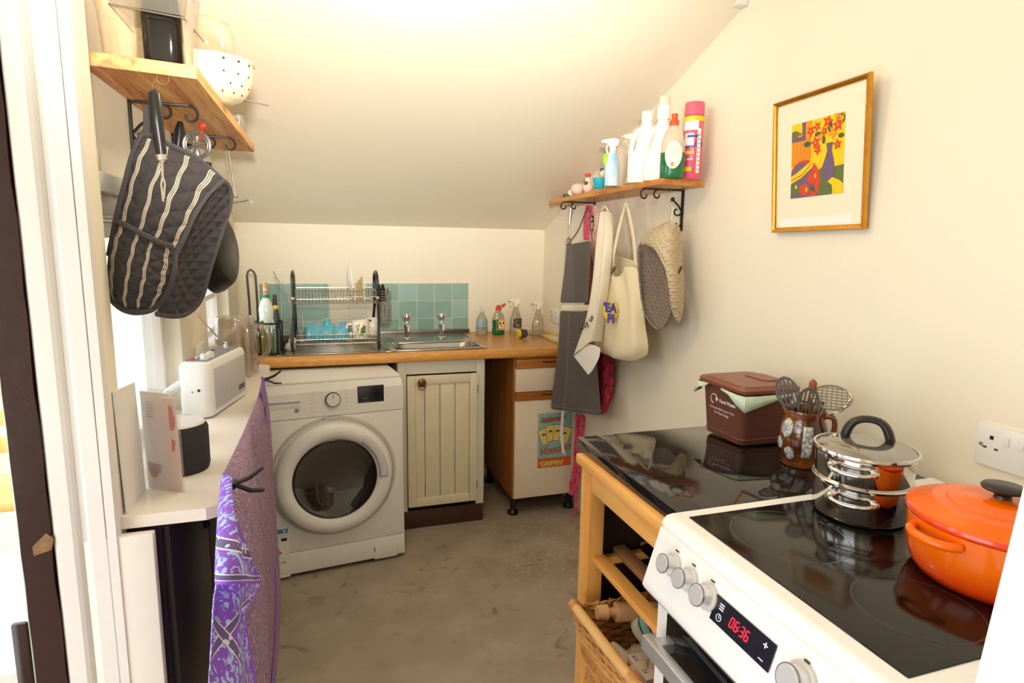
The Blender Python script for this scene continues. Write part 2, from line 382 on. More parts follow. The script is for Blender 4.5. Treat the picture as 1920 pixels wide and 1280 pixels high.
t = MB().lathe([(.07, -.06), (.10, .12), (.11, .2), (.10, .2), (.06, -.04)], (-.98, 3.5, 0), 20)
tag(t.build('plant_pot', mat('green_glaze', (70,140,70), .4)), 'green pot on the ground outside behind the chair', 'pot')
struct(MB().box((-2.7, 4.2, -.2), (-1.80, 4.3, 1.0)).build('garden_wall', mat('lime_render', (206,220,170), .8, noise=.1, ns=4), smooth=False))
# ================================================================ BACK RUN: worktop, sink, tiles
LAM = mat('speckled_wood_laminate', (212,160,96), .3, ns=130, c2=(184,128,66))
LAMF = mat('worktop_edge_laminate', (226,166,88), .35, ns=70, c2=(208,144,66), stretch=(.3,1,1))
ZW = .902
wt = thing('worktop', 'wood-effect laminate worktop running under the sink along the back wall', 'worktop', (.46, 3.1, .86))
BX0, BX1, BY0, BY1 = .352, .778, 2.885, 3.075       # bowl cut-out
m = MB()
CU = .014
for lo, hi in (((XL, 2.818), (BX0-CU, YB)), ((BX1+CU, 2.818), (XR, YB)), ((BX0-CU, 2.818), (BX1+CU, BY0-CU)), ((BX0-CU, BY1+CU), (BX1+CU, YB))):
    m.box((lo[0], lo[1], .86), (hi[0], hi[1], ZW))
m.build('worktop_board', LAM, wt, smooth=False)
m = MB(); m.rings([[(x, 2.818, .856), (x, 2.806, .858), (x, 2.800, .866), (x, 2.799, .885), (x, 2.804, .897), (x, 2.818, .9025)] for x in (XL, XR)]); m.build('front_edge', LAMF, wt)

sk = thing('sink_unit', 'stainless steel sink with ribbed drainer set into the wooden worktop', 'sink', (.3, 3.1, ZW))
SS = mat('sink_steel', (176,172,164), .27, metal=1, noise=.12, ns=5, bump=.05, bs=30)
m = MB(); sx0, sx1, sy0, sy1 = -.19, .795, 2.845, 3.36; zt = ZW+.007
# rim plate around bowl, drainer tray on the left
for lo, hi in (((BX1-.005, sy0), (sx1, sy1)), ((BX0, sy0), (BX1, BY0+.005)), ((BX0, BY1-.005), (BX1, sy1)), ((.30, sy0), (BX0+.005, sy1)), ((sx0, sy0), (.30, sy0+.03)), ((sx0, sy1-.05), (.30, sy1)), ((sx0, sy0), (sx0+.03, sy1))):
    m.box((lo[0], lo[1], ZW+.0005), (hi[0], hi[1], zt), .002)
m.box((sx0+.02, sy0+.02, ZW+.0003), (.31, sy1-.04, ZW+.0025))
m.build('sink_rim', SS, sk)
m = MB(); n = 32; rs = []
def rrect(cx, cy, hx, hy, r, n=6):
    out = []
    for qx, qy, a in ((1, 1, 0), (-1, 1, pi/2), (-1, -1, pi), (1, -1, 3*pi/2)):
        for i in range(n+1):
            t = a+pi/2*i/n; out.append((cx+qx*(hx-r)+r*math.cos(t), cy+qy*(hy-r)+r*math.sin(t)))
    return out
cx, cy, hx, hy = (BX0+BX1)/2, (BY0+BY1)/2, (BX1-BX0)/2+.004, (BY1-BY0)/2+.004
for z, k, r in ((zt+.001, 1.0, .07), (zt-.002, .985, .07), (ZW-.10, .93, .07), (ZW-.15, .88, .07), (ZW-.165, .7, .06), (ZW-.167, .1, .01)):
    rs.append([(x, y, z) for x, y in rrect(cx, cy, hx*k, hy*k, min(r, hy*k*.9))])
m.rings(rs, cap0=False); m.build('bowl', SS, sk, ang=60)
m = MB(); m.lathe([(.019, 0), (.019, .004), (.013, .004), (.012, .001)], (.545, 3.068, ZW-.045), 20, ax='Y'); 
for v in m.bm.verts: v.co.y = 3.068-(v.co.y-3.068)
m.build('overflow', mat('dark_rubber', (38,32,28), .5), sk)
m = MB()
for k in range(11):
    y = sy0+.05+k*.039; m.box((sx0+.045, y, ZW+.002), (.29, y+.016, ZW+.0062), .002)
m.build('drainer_rib', SS, sk)
m = MB(); m.box((-.20, 3.400, ZW), (.845, YB, ZW+.022), .003); m.box((-.2, 3.355, ZW), (.845, 3.40, ZW+.004)); m.build('steel_upstand', SS, sk)
def tap(x, y, label):
    t = thing('tap', label, 'tap', (x, y, ZW+.007))
    m = MB(); m.lathe([(.022, 0), (.022, .004), (.013, .01), (.011, .05), (.014, .06), (.014, .085), (.009, .095)], (x, y, ZW+.007), 16)
    pts = smoothpath([(x, y, ZW+.072), (x, y-.03, ZW+.082), (x, y-.055, ZW+.075), (x, y-.062, ZW+.055)]); m.tube(pts, .0095, 10)
    m.build('tap_body', CHROME, t)
    m = MB(); m.lathe([(.009, .095), (.010, .105), (.021, .110), (.023, .122), (.017, .134), (.0, .136)], (x, y, ZW+.007), 12); m.build('tap_head', CHROME, t)
tap(.452, 3.20, 'left chrome pillar tap behind the sink bowl'); tap(.640, 3.20, 'right chrome pillar tap behind the sink bowl')

# tiles
sp = thing('tile_splashback', 'three rows of turquoise green and pale square tiles behind sink and draining rack', 'splashback', (.32, YB, ZW+.022))
MB().box((-.285, YB-.006, ZW+.02), (.845, YB-.0005, 1.190)).build('grout', mat('grout', (226,220,200), .8), sp, smooth=False)
TQ = [mat('turquoise_tile_%s' % k, c, .22, noise=.08, ns=9, coat=.4) for k, c in zip('abcd', ((154,190,180), (146,182,172), (162,198,192), (138,174,162)))]
TP = [mat('pale_tile_%s' % k, c, .25, noise=.04, ns=9, coat=.4) for k, c in zip('ab', ((228,222,200), (218,218,204)))]
xs = [-.285, -.181, -.076, .028, .062, .166, .262, .340, .440, .544, .644, .747, .845]; zs = [ZW+.022, .990, 1.091, 1.190]
TM = {}
for i in range(len(xs)-1):
    for j in range(3):
        m = MB(); g = .0018; m.box((xs[i]+g, YB-.0095, zs[j]+g), (xs[i+1]-g, YB-.004, zs[j+1]-g), .0012, seg=1)
        pale = 4 <= i <= 6
        mm = (TP if pale else TQ)[random.randrange(2 if pale else 4)]
        if pale and j == 2 and i == 6: mm = TQ[0]
        m.build('tile', mm, sp, smooth=False)

# ================================================================ WHITE LEDGE ON THE LEFT
lg = thing('window_ledge', 'long white worktop ledge under the window, rounded at its far corner', 'worktop', (-.30, 1.9, .875))
m = MB(); out = [(-.40, 1.215), (-.215, 1.215), (-.192, 1.228), (-.188, 1.25)] + [(-.192, y) for y in (1.6, 2.2, 2.62)] + [(-.20, 2.655), (-.225, 2.672), (-.40, 2.672)]
rs = [[(x if x < -.39 else x, y, z) for x, y in out] for z in (.878, .902)]
m.rings(rs); m.build('ledge_board', mat('white_ledge_laminate', (240,232,220), .3, noise=.05, ns=5), lg, smooth=False)
MB().box((-.49, 1.32, .882), (-.40, 1.99, .902)).build('recess_board', MATS['white_ledge_laminate'], lg, smooth=False)
dk = thing('under_ledge_shade', 'added dark cabinet shape standing in for the shade under the white ledge behind the purple cloth', 'cabinet', (-.31, 1.85, 0))  # added stand-in for the shaded wall below the ledge
DC = mat('painted_ledge_shade', (40,30,38), .5)  # near-black colour paints in the shade under the ledge
MB().box((-.385, 1.24, .0), (-.30, 2.46, .875)).build('shade_body', DC, dk, smooth=False)
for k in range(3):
    y0 = 1.25+.40*k; m = MB(); m.box((-.302, y0, .08), (-.287, y0+.39, .86), .003); d_ = m.build('cabinet_door', DC, dk)  # door fronts and knobs are made up too, in the shade colour
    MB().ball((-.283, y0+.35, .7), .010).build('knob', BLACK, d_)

# ================================================================ WASHING MACHINE
A = 6.08*pi/180; WM = Matrix.Translation((.345, 2.588, 0)) @ Matrix.Rotation(A, 4, 'Z')
wm = thing('washing_machine', 'white front-loading washing machine with a round dark glass door', 'washing machine', tuple(WM @ V((-.3, .25, 0))))
WME = mat('washer_white', (240,238,238), .3, coat=.2)
m = MB(WM); m.prism([(-.60, 0, .018), (-.60, .02, .72), (-.60, .02, .82), (-.60, .06, .836), (-.60, .50, .836), (-.60, .50, .018)], (.60, 0, 0)); 
m.build('casing', WME, wm, smooth=False)
m = MB(WM); m.rings([[(-.600+dx_, y, z), (-dx_, y, z), (-dx_, .02, z), (-.600+dx_, .02, z)] for z, y, dx_ in ((.695, -.004, 0), (.80, .000, 0), (.838, .014, .012))])
m.build('control_panel', WME, wm, smooth=False)
m = MB(WM); m.box((-.598, -.004, .115), (-.002, .03, .693), .005); m.box((-.598, -.004, .018), (-.002, .03, .113), .005); m.build('front_panel', WME, wm)
m = MB(WM); m.box((-.592, .012, .830), (-.008, .49, .845), .006); m.build('top_plate', mat('washer_top', (226,222,216), .4), wm)
dc = V((-.300, 0, .430))
m = MB(WM)
def ring_y(prof, c, n=56): return [[(c[0]+r*math.cos(2*pi*i/n), c[1]+y, c[2]+r*math.sin(2*pi*i/n)) for i in range(n)] for r, y in prof]
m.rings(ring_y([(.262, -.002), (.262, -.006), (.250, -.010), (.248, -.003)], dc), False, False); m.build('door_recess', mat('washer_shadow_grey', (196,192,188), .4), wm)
m = MB(WM); m.rings(ring_y([(.236, -.004), (.241, -.022), (.238, -.040), (.225, -.054), (.200, -.058), (.180, -.052), (.172, -.044)], dc), False, False); dr = m.build('door', WME, wm, ang=60)
m = MB(WM); m.rings(ring_y([(.173, -.046), (.169, -.049), (.163, -.040), (.160, -.03)], dc), False, False); m.build('door_seal', mat('seal_grey', (40,40,42), .3), dr)
m = MB(WM); m.rings(ring_y([(.165, -.044), (.155, -.036), (.12, -.022), (.06, -.010), (.01, -.007)], dc), False, True); m.build('door_glass', clear('washer_glass', (92,88,82), .2, .05, .22), dr, ang=80)
m = MB(WM); m.rings(ring_y([(.160, .005), (.150, .10), (.155, .20), (.05, .22)], dc), False, True); m.build('drum', mat('drum', (46,42,42), .35, metal=.6), wm)
m = MB(WM); m.rings(ring_y([(.172, -.02), (.172, .0), (.15, .02), (.14, .03)], dc), False, False); m.build('gasket', mat('gasket_grey', (70,68,66), .5), wm)
# inset arc grip of the door ring and hinge slot
m = MB(WM); g = []
for i in range(19):
    a = .95 - i*1.02/18; g.append([(dc.x+r*math.cos(a), -.0585+y, dc.z+r*math.sin(a)) for r, y in ((.182, .004), (.19, -.0005), (.206, -.0008), (.219, .003))])
m.sheet(g); m.build('door_grip', mat('washer_grip', (214,216,220), .35), dr, solid=.001)
m = MB(WM); m.box((-.345, -.008, .678), (-.27, -.002, .686), .001); m.build('vent_slot', mat('slot_grey', (90,98,104), .4), wm)
# dial, display, drawer, print
m = MB(WM); m.lathe([(.0365, 0), (.0365, -.006), (.030, -.008), (.028, -.02), (.0255, -.024), (.001, -.0245)], (-.297, .004, .764), 32, ax='Y')
dl = m.build('dial', WHITE, wm)
m = MB(WM); m.lathe([(.0305, -.007), (.0318, -.014), (.0290, -.021), (.0270, -.020)], (-.297, .004, .764), 32, ax='Y', cap0=False, cap1=False); m.build('dial_ring', mat('dial_dark', (60,54,50), .3, metal=.4), dl)
m = MB(WM); m.box((-.2978, -.0225, .772), (-.2962, -.0200, .788)); m.build('pointer', mat('dial_dark', ()), dl, smooth=False)
m = MB(WM); m.box((-.195, -.003, .736), (-.083, .012, .809), .002); ds = m.build('display', mat('display_black', (38,40,46), .12), wm)
Mx = WM.to_3x3() @ V((1, 0, 0)); Mu = V((0, 0, 1)); PG = mat('print_grey', (150,150,152), .5); PW = mat('print_white', (215,218,222), .5)
def wml(txt, x, z, s, m_=PG, par=None, y=-.0045, **k): return lettering(txt, WM @ V((x, y, z)), Mx, Mu, s, m_, par or wm, ext=.0002, **k)
wml('o   o', -.172, .754, .008, PW, ds, -.0035); wml('---  ---  ---  ---  ---', -.190, .740, .0065, PW, ds, -.0035); wml('--', -.10, .792, .007, PW, ds, -.0035)
for k in range(6):
    wml('-----' if k % 2 else '------', -.388, .80-.0165*k, .010, name='print_mark'); wml('-----' if k % 2 else '----', -.247, .796-.0165*k, .010, name='print_mark')
    wml('=', -.070, .795-.010*k, .009); wml('--', -.045, .797-.010*k, .006)
wml('-- -- --- --', -.575, .712, .009, name='print_mark')
m = MB(WM)
m.box((-.592, -.0035, .737), (-.422, .01, .772), .004); dw = m.build('detergent_drawer', WME, wm)
m = MB(WM); m.box((-.585, -.0045, .760), (-.425, -.002, .770), .001); m.build('drawer_recess', mat('recess_grey', (176,178,190), .4), dw)
m = MB(WM); m.lathe([(.0085, 0), (.0085, -.0012), (.005, -.0012)], (-.44, -.004, .730), 16, ax='Y'); m.build('badge', PG, wm)
m = MB(WM); m.box((-.138, -.0052, .014), (-.036, -.003, .100), .002); m.build('filter_flap', WME, wm)
m = MB(WM); m.box((-.139, -.0060, .052), (-.1355, -.004, .070)); m.build('flap_slot', BLACK, wm, smooth=False)
for fx in (-.55, -.05):
    m = MB(WM); m.lathe([(.022, 0), (.022, .01), (.010, .014), (.010, .022)], (fx, .05, 0), 14); m.build('foot', BLACK, wm)
# energy label
el = MB(WM).box((-.582, -.0052, .012), (-.492, -.0042, .232)).build('energy_label', mat('label_white', (238,238,236), .4), wm, smooth=False)
sh = [(mat('label_blue', (70,140,200), .4), [(.003, .197), (.087, .197), (.087, .217), (.003, .217)]), (PW, [(.07, .200), (.078, .200), (.078, .214), (.07, .214)])]
for k, c in enumerate(((40,140,60), (110,170,60), (170,200,50), (240,220,40), (240,170,40), (230,110,40), (220,50,40))):
    z = .180-.0105*k; sh.append((mat('label_arrow_%s' % 'abcdefg'[k], c, .4), [(.008, z-.008), (.03+.0045*k, z-.008), (.034+.0045*k, z-.004), (.03+.0045*k, z), (.008, z)]))
BLK = mat('print_black', (30,30,32), .5)
sh += [(BLK, [(.062, .164), (.082, .164), (.082, .177), (.062, .177), (.058, .1705)]), (PG, [(.01, .02), (.085, .02), (.085, .021), (.01, .021)]), (PG, [(.004, .188), (.004, .187), (.087, .187), (.087, .188)])]
flatprint('label_print', WM @ V((-.582, -.0053, .012)), Mx, Mu, WM.to_3x3() @ V((0, -1, 0)), sh, el)
wml('A', -.522, .178, .010, PW, el, -.0062); wml('218', -.53, .075, .014, BLK, el, -.0056); wml('---', -.575, .075, .010, PG, el, -.0056, name='print_mark'); wml('---  ---', -.577, .04, .011, PG, el, -.0056, name='print_mark')

# ================================================================ WHITE SINK CUPBOARD
cb = thing('sink_cupboard', 'cream white painted cupboard with grooved door and brass ring pull under the sink', 'cabinet', (.57, 3.1, 0))
m = MB()
m.box((.354, 2.840, .095), (.396, 2.862, .856), .002); m.box((.744, 2.840, .095), (.785, 2.862, .856), .002); m.box((.396, 2.8405, .79), (.744, 2.862, .856), .002)
m.box((.354, 2.86, .095), (.372, 3.40, .856)); m.box((.767, 2.86, .095), (.785, 3.40, .74)); m.build('face_frame', mat('cupboard_side_white', (226,222,208), .5, noise=.05, ns=5), cb)
m = MB(); m.box((.356, 2.846, 0), (.783, 2.87, .095), .002); m.box((.765, 2.87, 0), (.783, 3.38, .095)); m.build('plinth', mat('dark_brown_plinth', (70,42,26), .45, noise=.25, ns=14), cb)
m = MB()
for lo, hi in (((.398, .122), (.436, .784)), ((.706, .122), (.744, .784)), ((.436, .742), (.706, .784)), ((.436, .122), (.706, .166))):
    m.box((lo[0], 2.822, lo[1]), (hi[0], 2.842, hi[1]), .0025)
dr = m.build('cupboard_door', CREAMPAINT, cb)
x = .436
for wd in (.046, .075, .075, .074):
    MB().box((x+.0012, 2.829, .166), (x+wd-.0012, 2.838, .742), .0022).build('board', CREAMPAINT, dr); x += wd
BR = mat('aged_brass', (150,112,60), .35, metal=.9, noise=.3, ns=40)
m = MB(); m.lathe([(.020, 0), (.021, -.005), (.016, -.010), (.009, -.012), (.007, -.018), (.001, -.019)], (.467, 2.822, .752), 20, ax='Y'); kb = m.build('knob_plate', BR, dr)
m = MB(); m.tube([(.467+.017*math.cos(2*pi*i/20), 2.811, .734+.017*math.sin(2*pi*i/20)) for i in range(20)], .0022, 6, closed=True); m.build('ring', BR, kb)
for zz in (.70, .20): MB().cyl((.747, 2.836, zz-.02), (.747, 2.836, zz+.02), .004, n=8).build('hinge', BR, cb)

# ================================================================ DRAWER UNIT ON LEGS
du = thing('drawer_unit', 'white and oak drawer cabinet on black legs beneath the right end of the worktop', 'cabinet', (1.13, 3.1, 0))
m = MB(); m.box((.937, 2.836, .10), (.953, 3.38, .855), .001); m.build('side_panel', OAKZ, du)
m = MB(); m.box((.953, 2.85, .10), (1.305, 3.38, .116)); m.box((1.29, 2.85, .116), (1.305, 3.38, .855)); m.box((.953, 3.36, .116), (1.29, 3.38, .855)); m.build('carcass', OAKZ, du, smooth=False)
WL = mat('white_laminate_front', (240,226,206), .45, noise=.02, ns=5)
def front(name, z0, z1, h0, h1):
    o = MB().box((.942, 2.818, z0), (1.305, 2.836, z1), .003).build(name, WL, du)
    hh = MB(); hh.box((.942, 2.812, h0), (1.305, 2.836, h1), .004); h_ = hh.build('handle_strip', OAKX, o)
    MB().box((1.08, 2.8110, (h0+h1)/2+.002), (1.30, 2.8135, (h0+h1)/2+.010), .001).build('finger_slot', mat('slot_brown', (70,36,12), .6), o)
    return o
front('drawer', .675, .796, .797, .845); dfr = front('cabinet_door', .105, .629, .630, .672)
m = MB(); m.box((.942, 2.813, .848), (1.305, 2.836, .856), .002); m.build('top_rail', OAKX, du)
for lx, ly in ((.957, 2.875), (1.275, 2.875), (.957, 3.33), (1.275, 3.33)):
    MB().lathe([(.0, 0), (.028, .0), (.030, .012), (.020, .022), (.016, .026), (.016, .085), (.024, .088), (.024, .10)], (lx, ly, 0), 14).build('leg', BLACK, du)
# poster stuck on its door
po = thing('poster', 'retro blue and orange poster of playing cards stuck on the white cabinet door', 'poster', (1.155, 2.816, .25))
MB().box((1.058, 2.8158, .252), (1.268, 2.8175, .566)).build('paper', mat('poster_paper', (234,224,200), .6), po, smooth=False)
PB = mat('poster_blue', (146,194,194), .6); PO = mat('poster_orange', (226,96,42), .6); PY = mat('poster_yellow', (236,214,124), .6); PR = mat('poster_rust', (190,92,60), .6)
sh = [(PB, [(.010, .062), (.200, .062), (.200, .304), (.010, .304)]), (PO, [(.010, .010), (.200, .010), (.200, .062), (.010, .062)])]
def card(cx, cy, a, w=.052, h=.084): 
    return [(cx+x*math.cos(a)-y*math.sin(a), cy+x*math.sin(a)+y*math.cos(a)) for x, y in ((-w/2, -h/2), (w/2, -h/2), (w/2, h/2), (-w/2, h/2))]
for cx_, cy_, a in ((.046, .180, .38), (.082, .196, .12), (.122, .196, -.08), (.162, .180, -.35)):
    sh += [(BLK, card(cx_, cy_, a, .056, .088)), (PY, card(cx_, cy_, a))]
    sh.append((BLK, [(cx_+p, cy_+q) for p, q in circ(-.004, .006, .011, .010)])); sh.append((PY, [(cx_+p, cy_+q) for p, q in circ(-.003, .000, .009, .008)]))
flatprint('poster_print', (1.058, 2.8156, .252), (1, 0, 0), (0, 0, 1), (0, -1, 0), sh, po)
lettering('Rattlesnake', (1.074, 2.811, .505), (1, .0, .10), (0, 0, 1), .040, PR, po, shear=.35, bold=.0006, space=.78)
lettering('Voodoo', (1.068, 2.811, .330), (1, .0, .12), (0, 0, 1), .062, PR, po, shear=.35, bold=.001, space=.85)
lettering("'GRIFFIN'", (1.078, 2.811, .272), (1, 0, 0), (0, 0, 1), .036, PY, po, bold=.0012, space=.95)
# ================================================================ TROLLEY
tr = thing('kitchen_trolley', 'beech butcher trolley with black granite top standing between cooker and wall', 'trolley', (.95, 1.18, 0))
ty0, ty1, tx0, tx1 = .940, 1.392, .634, 1.29
GRAN = mat('black_granite', (26,24,24), .06, noise=.2, ns=30, coat=.3)
nt = GRAN.node_tree; b_ = nt.nodes['Principled BSDF']
vo = nt.nodes.new('ShaderNodeTexNoise'); vo.inputs['Scale'].default_value = 330; vo.inputs['Detail'].default_value = 1
rp = nt.nodes.new('ShaderNodeValToRGB'); rp.color_ramp.elements[0].position = .74; rp.color_ramp.elements[0].color = (.010, .009, .009, 1); rp.color_ramp.elements[1].position = .80; rp.color_ramp.elements[1].color = (.35, .32, .28, 1)
tc = nt.nodes.new('ShaderNodeTexCoord'); nt.links.new(tc.outputs['Object'], vo.inputs['Vector']); nt.links.new(vo.outputs['Fac'], rp.inputs[0]); nt.links.new(rp.outputs[0], b_.inputs['Base Color'])
MB().box((tx0+.017, ty0+.005, .874), (tx1+.01, ty1+.034, .904), .002).build('granite_top', GRAN, tr)
MB().box((tx0, ty0-.005, .846), (tx0+.06, ty1, .8735), .006).build('top_rail', TROLY, tr)
m = MB(); m.box((tx0+.06, ty1-.03, .848), (tx1, ty1, .8735), .003); m.box((tx0+.06, ty0-.005, .848), (tx1, ty0+.03, .8735), .003); m.build('top_rail', wood('beech_x', (244,188,108), (224,156,76), 'X', 16, .4), tr)
MB().box((tx0+.022, ty0+.04, .785), (tx0+.040, ty1-.05, .847), .002).build('apron', TROLY, tr)
m = MB(); m.box((tx0+.04, ty1-.045, .785), (tx1-.04, ty1-.03, .847), .002); m.build('apron', MATS['beech_x'], tr)
for lx in (tx0+.018, tx1-.06):
    for ly in (ty0+.002, ty1-.058): MB().box((lx, ly, 0), (lx+.045, ly+.055, .847), .003).build('leg', TROL, tr)
for sx in (.668, .745, .830, .915, 1.0, 1.09, 1.18):
    MB().box((sx, ty0+.02, .588), (sx+.036, ty1-.02, .606), .003).build('slat', wood('grey_worn_beech', (196,142,96), (150,100,64), 'Y', 16, .5) if sx > .7 else TROLY, tr)
for yy in (ty0+.02, ty1-.045): MB().box((tx0+.06, yy, .566), (tx1-.06, yy+.02, .588), .002).build('slat_bearer', MATS['beech_x'], tr)
for sx in (.668, .76, .86, .96, 1.06, 1.16):
    MB().box((sx, ty0+.02, .175), (sx+.05, ty1-.02, .193), .003).build('slat', TROLY, tr)
for yy in (ty0+.02, ty1-.045): MB().box((tx0+.06, yy, .270), (tx1-.06, yy+.022, .290), .002).build('basket_runner', MATS['beech_x'], tr)
MB().box((.685, ty1-.020, .20), (1.235, ty1-.012, .785)).build('end_panel', mat('dark_stained_ply', (46,32,26), .5, noise=.3, ns=9, stretch=(6, 1, .6)), tr, smooth=False)
bt = MB()
bt.rings([[(x, y, z) for x, y in rrect(.93, 1.13, hx_, hy_, .03)] for z, hx_, hy_ in ((.608, .12, .12), (.645, .155, .145), (.648, .165, .155), (.644, .152, .142), (.612, .118, .118))])
tag(bt.build('baking_tray', mat('black_tray', (18,18,18), .3)), 'black baking tray lying on the slatted trolley shelf', 'tray')
bl = MB().box((.70, 1.02, .194), (1.0, 1.22, .270), .02); tag(bl.build('blue_bag', mat('blue_bag', (60,150,210), .5, noise=.2, ns=12, bump=.6, bs=18)), 'bright blue bag on the lowest trolley shelf below the basket', 'bag')
# wicker basket
bk = thing('wicker_basket', 'wicker pull-out basket with a thick cane rail, full of cloths, in the trolley', 'basket', (.83, 1.15, .29))
WK = wood('willow', (222,166,98), (170,112,58), 'Y', 20, .5); WK2 = wood('willow_pale', (236,192,128), (206,148,84), 'Y', 14, .45)
bx0, bx1, by0, by1, bz0, bz1 = .606, 1.05, .995, 1.305, .293, .497
m = MB(); m.tube(smoothpath([(bx0, by1+.004, bz1-.003), (bx0-.003, 1.22, bz1+.006), (bx0-.004, 1.1, bz1+.012), (bx0, by0-.012, bz1+.014)]), .0125, 10); m.build('rim_rail', WK2, bk)
for yy, zz in ((by1-.002, bz1-.003), (by0+.006, bz1+.013)):
    m = MB()
    for k in range(6): m.tube([(bx0+.0145*math.cos(a), yy+(k-3)*.004, zz+.0145*math.sin(a)) for a in [2*pi*i/12 for i in range(12)]], .0024, 5, closed=True)
    m.build('binding', WK, bk)
m = MB()
for (xa, ya), (xb, yb) in (((bx0, by1), (bx1, by1)), ((bx1, by1), (bx1, by0)), ((bx1, by0), (bx0, by0))):
    for k in range(3): m.tube([(lerp((xa, ya, bz1), (xb, yb, bz1), t)[0]+.003*math.sin(t*50+k*2), lerp((xa, ya, 0), (xb, yb, 0), t)[1]+.003*math.cos(t*50+k*2), bz1-.012+.007*math.sin(t*40+2.1*k)) for t in [i/40 for i in range(41)]], .0042, 6)
m.build('rim_braid', WK, bk)
m = MB()
for r_ in range(18):
    z = bz0+.008+r_*.0105; ins = .055*(1-(z-bz0)/(bz1-bz0))**1.5
    loop = [(bx0+ins, by0+ins*.4), (bx0+ins, by1-ins*.4), (bx1-ins*.5, by1-ins*.4), (bx1-ins*.5, by0+ins*.4)]
    for e in range(4):
        a, b = loop[e], loop[(e+1) % 4]; nn = 40; L0 = math.dist(a, b); nx_, ny_ = (b[1]-a[1])/L0, -(b[0]-a[0])/L0
        pts = []
        for i in range(nn+1):
            t = i/nn; o_ = .0035*math.sin(t*L0*75+pi*r_); pts.append((a[0]+(b[0]-a[0])*t+nx_*o_, a[1]+(b[1]-a[1])*t+ny_*o_, z+random.uniform(-.0015, .0015)))
        m.tube(pts, .0064+random.uniform(-.0006, .0008), 5)
m.build('weave', WK, bk)['kind'] = 'stuff'
m = MB()
for i in range(9):
    y = by0+.02+i*.034; m.tube([(bx0+.050, y, bz0), (bx0+.018, y, (bz0+bz1)/2-.02), (bx0+.002, y, bz1)], .0036, 6); m.tube([(bx1-.03, y, bz0), (bx1, y, bz1)], .0036, 6)
for i in range(12):
    x = bx0+.03+i*.036
    for y in (by0, by1): m.tube([(x, y+(.02 if y == by0 else -.02), bz0), (x, y, bz1)], .0036, 6)
m.build('stake', WK, bk)['kind'] = 'stuff'
MB().box((bx0+.05, by0+.02, bz0-.002), (bx1-.02, by1-.02, bz0+.010), .003).build('basket_base', WK, bk)
# contents
t = thing('rolling_pin', 'pale wooden rolling pin lying across the back of the wicker basket', 'rolling pin', (.78, 1.235, .47))
m = MB(); a, b = V((.665, 1.262, .492)), V((.93, 1.225, .470)); d = (b-a).normalized()
m.cyl(a+d*.035, b, .024, n=22); m.build('roller', wood('pin_wood', (244,200,150), (226,172,116), 'X', 14, .5), t)
m = MB(); m.cyl(a-d*.015, a+d*.012, .017, .019, n=16); m.cyl(a+d*.012, a+d*.036, .011, .012, n=14); m.build('handle', MATS['pin_wood'], t)
def crumple(name, c, sx, sy, h, m_, label, cat, seed, fold=1):
    rnd = random.Random(seed); mb = MB(); n = 14; g = []
    ph = [rnd.uniform(0, 6) for _ in range(6)]
    for i in range(n+1):
        row = []
        for j in range(n+1):
            u, v = i/n*2-1, j/n*2-1
            e = max(0, 1-max(abs(u), abs(v))**4)
            z = h*(.35+.65*e)*(.6+.25*math.sin(4*u+ph[0]+2*v)+.25*math.sin(5*v+ph[1]-3*u)) * (1 if max(abs(u), abs(v)) < .95 else .15)
            row.append((c[0]+u*sx+.012*math.sin(6*v+ph[2]), c[1]+v*sy+.012*math.sin(6*u+ph[3]), c[2]+max(z, .002)))
        g.append(row)
    mb.sheet(g); return tag(mb.build(name, m_, solid=.004, sub=1), label, cat)
CL1 = mat('white_cloth', (240,232,222), .85, bump=.3, bs=60)
crumple('folded_cloth', (.80, 1.14, .345), .15, .12, .06, CL1, 'crumpled off-white cloth heaped in the wicker basket', 'cloth', 3)
crumple('folded_cloth', (.72, 1.15, .395), .055, .085, .045, mat('cream_cloth', (226,208,184), .85, bump=.3, bs=60), 'cream cloth crumpled at the front of the wicker basket', 'cloth', 9)
og = thing('striped_oven_cloth', 'yellow, green and white oven cloth standing folded in the wicker basket', 'oven glove', (.79, 1.19, .40))
ycols = [mat('cloth_yellow', (250,206,40), .8), CL1, mat('cloth_mint', (150,214,196), .8), mat('cloth_green', (60,150,90), .8)]
m = MB(); od = V((.80, -.60, 0)); nd = V((-.60, -.80, 0))
for k, ci in enumerate((1, 2, 1, 0, 3, 0, 1, 0)):
    m.mi = ci; g = []
    for i in range(9):
        a = i/8; row = []
        for q_ in (0, .92):
            t_ = (k+q_)/8; row.append(V((.745, 1.225, .405))+od*(.135*t_+.014*math.sin(a*5))+nd*(.020*math.sin(a*3.1+k*.5))+V((0, 0, a*(.105-.05*(t_-.45)**2*4))))
        g.append(row)
    m.sheet(g)
m.build('quilted_cloth', ycols, og, solid=.006)
kb = thing('kitchen_box', 'small pale box printed KITCHEN in the wicker basket', 'box', (.74, 1.12, .400))
Rz = Matrix.Rotation(-.35, 3, 'Z')
MB().box((.685, 1.075, .400), (.80, 1.165, .437), .002, R=Matrix.Rotation(0, 3, 'Z')).build('box_body', mat('pale_box', (232,214,206), .6), kb)
lettering('KITCHEN', (.6843, 1.160, .408), (0, -1, 0), (0, 0, 1), .021, BLK, kb, bold=.0006, ext=.0002)
lettering('KITCHEN', (.692, 1.158, .4374), (0, -1, 0), (1, 0, 0), .015, BLK, kb, ext=.0002)
rp_ = MB().box((.86, 1.19, .40), (.94, 1.26, .50), .01); tag(rp_.build('red_packet', mat('red_packet', (196,40,60), .5, c2=(230,210,210), ns=14)), 'red and white packet at the back of the wicker basket', 'packet')

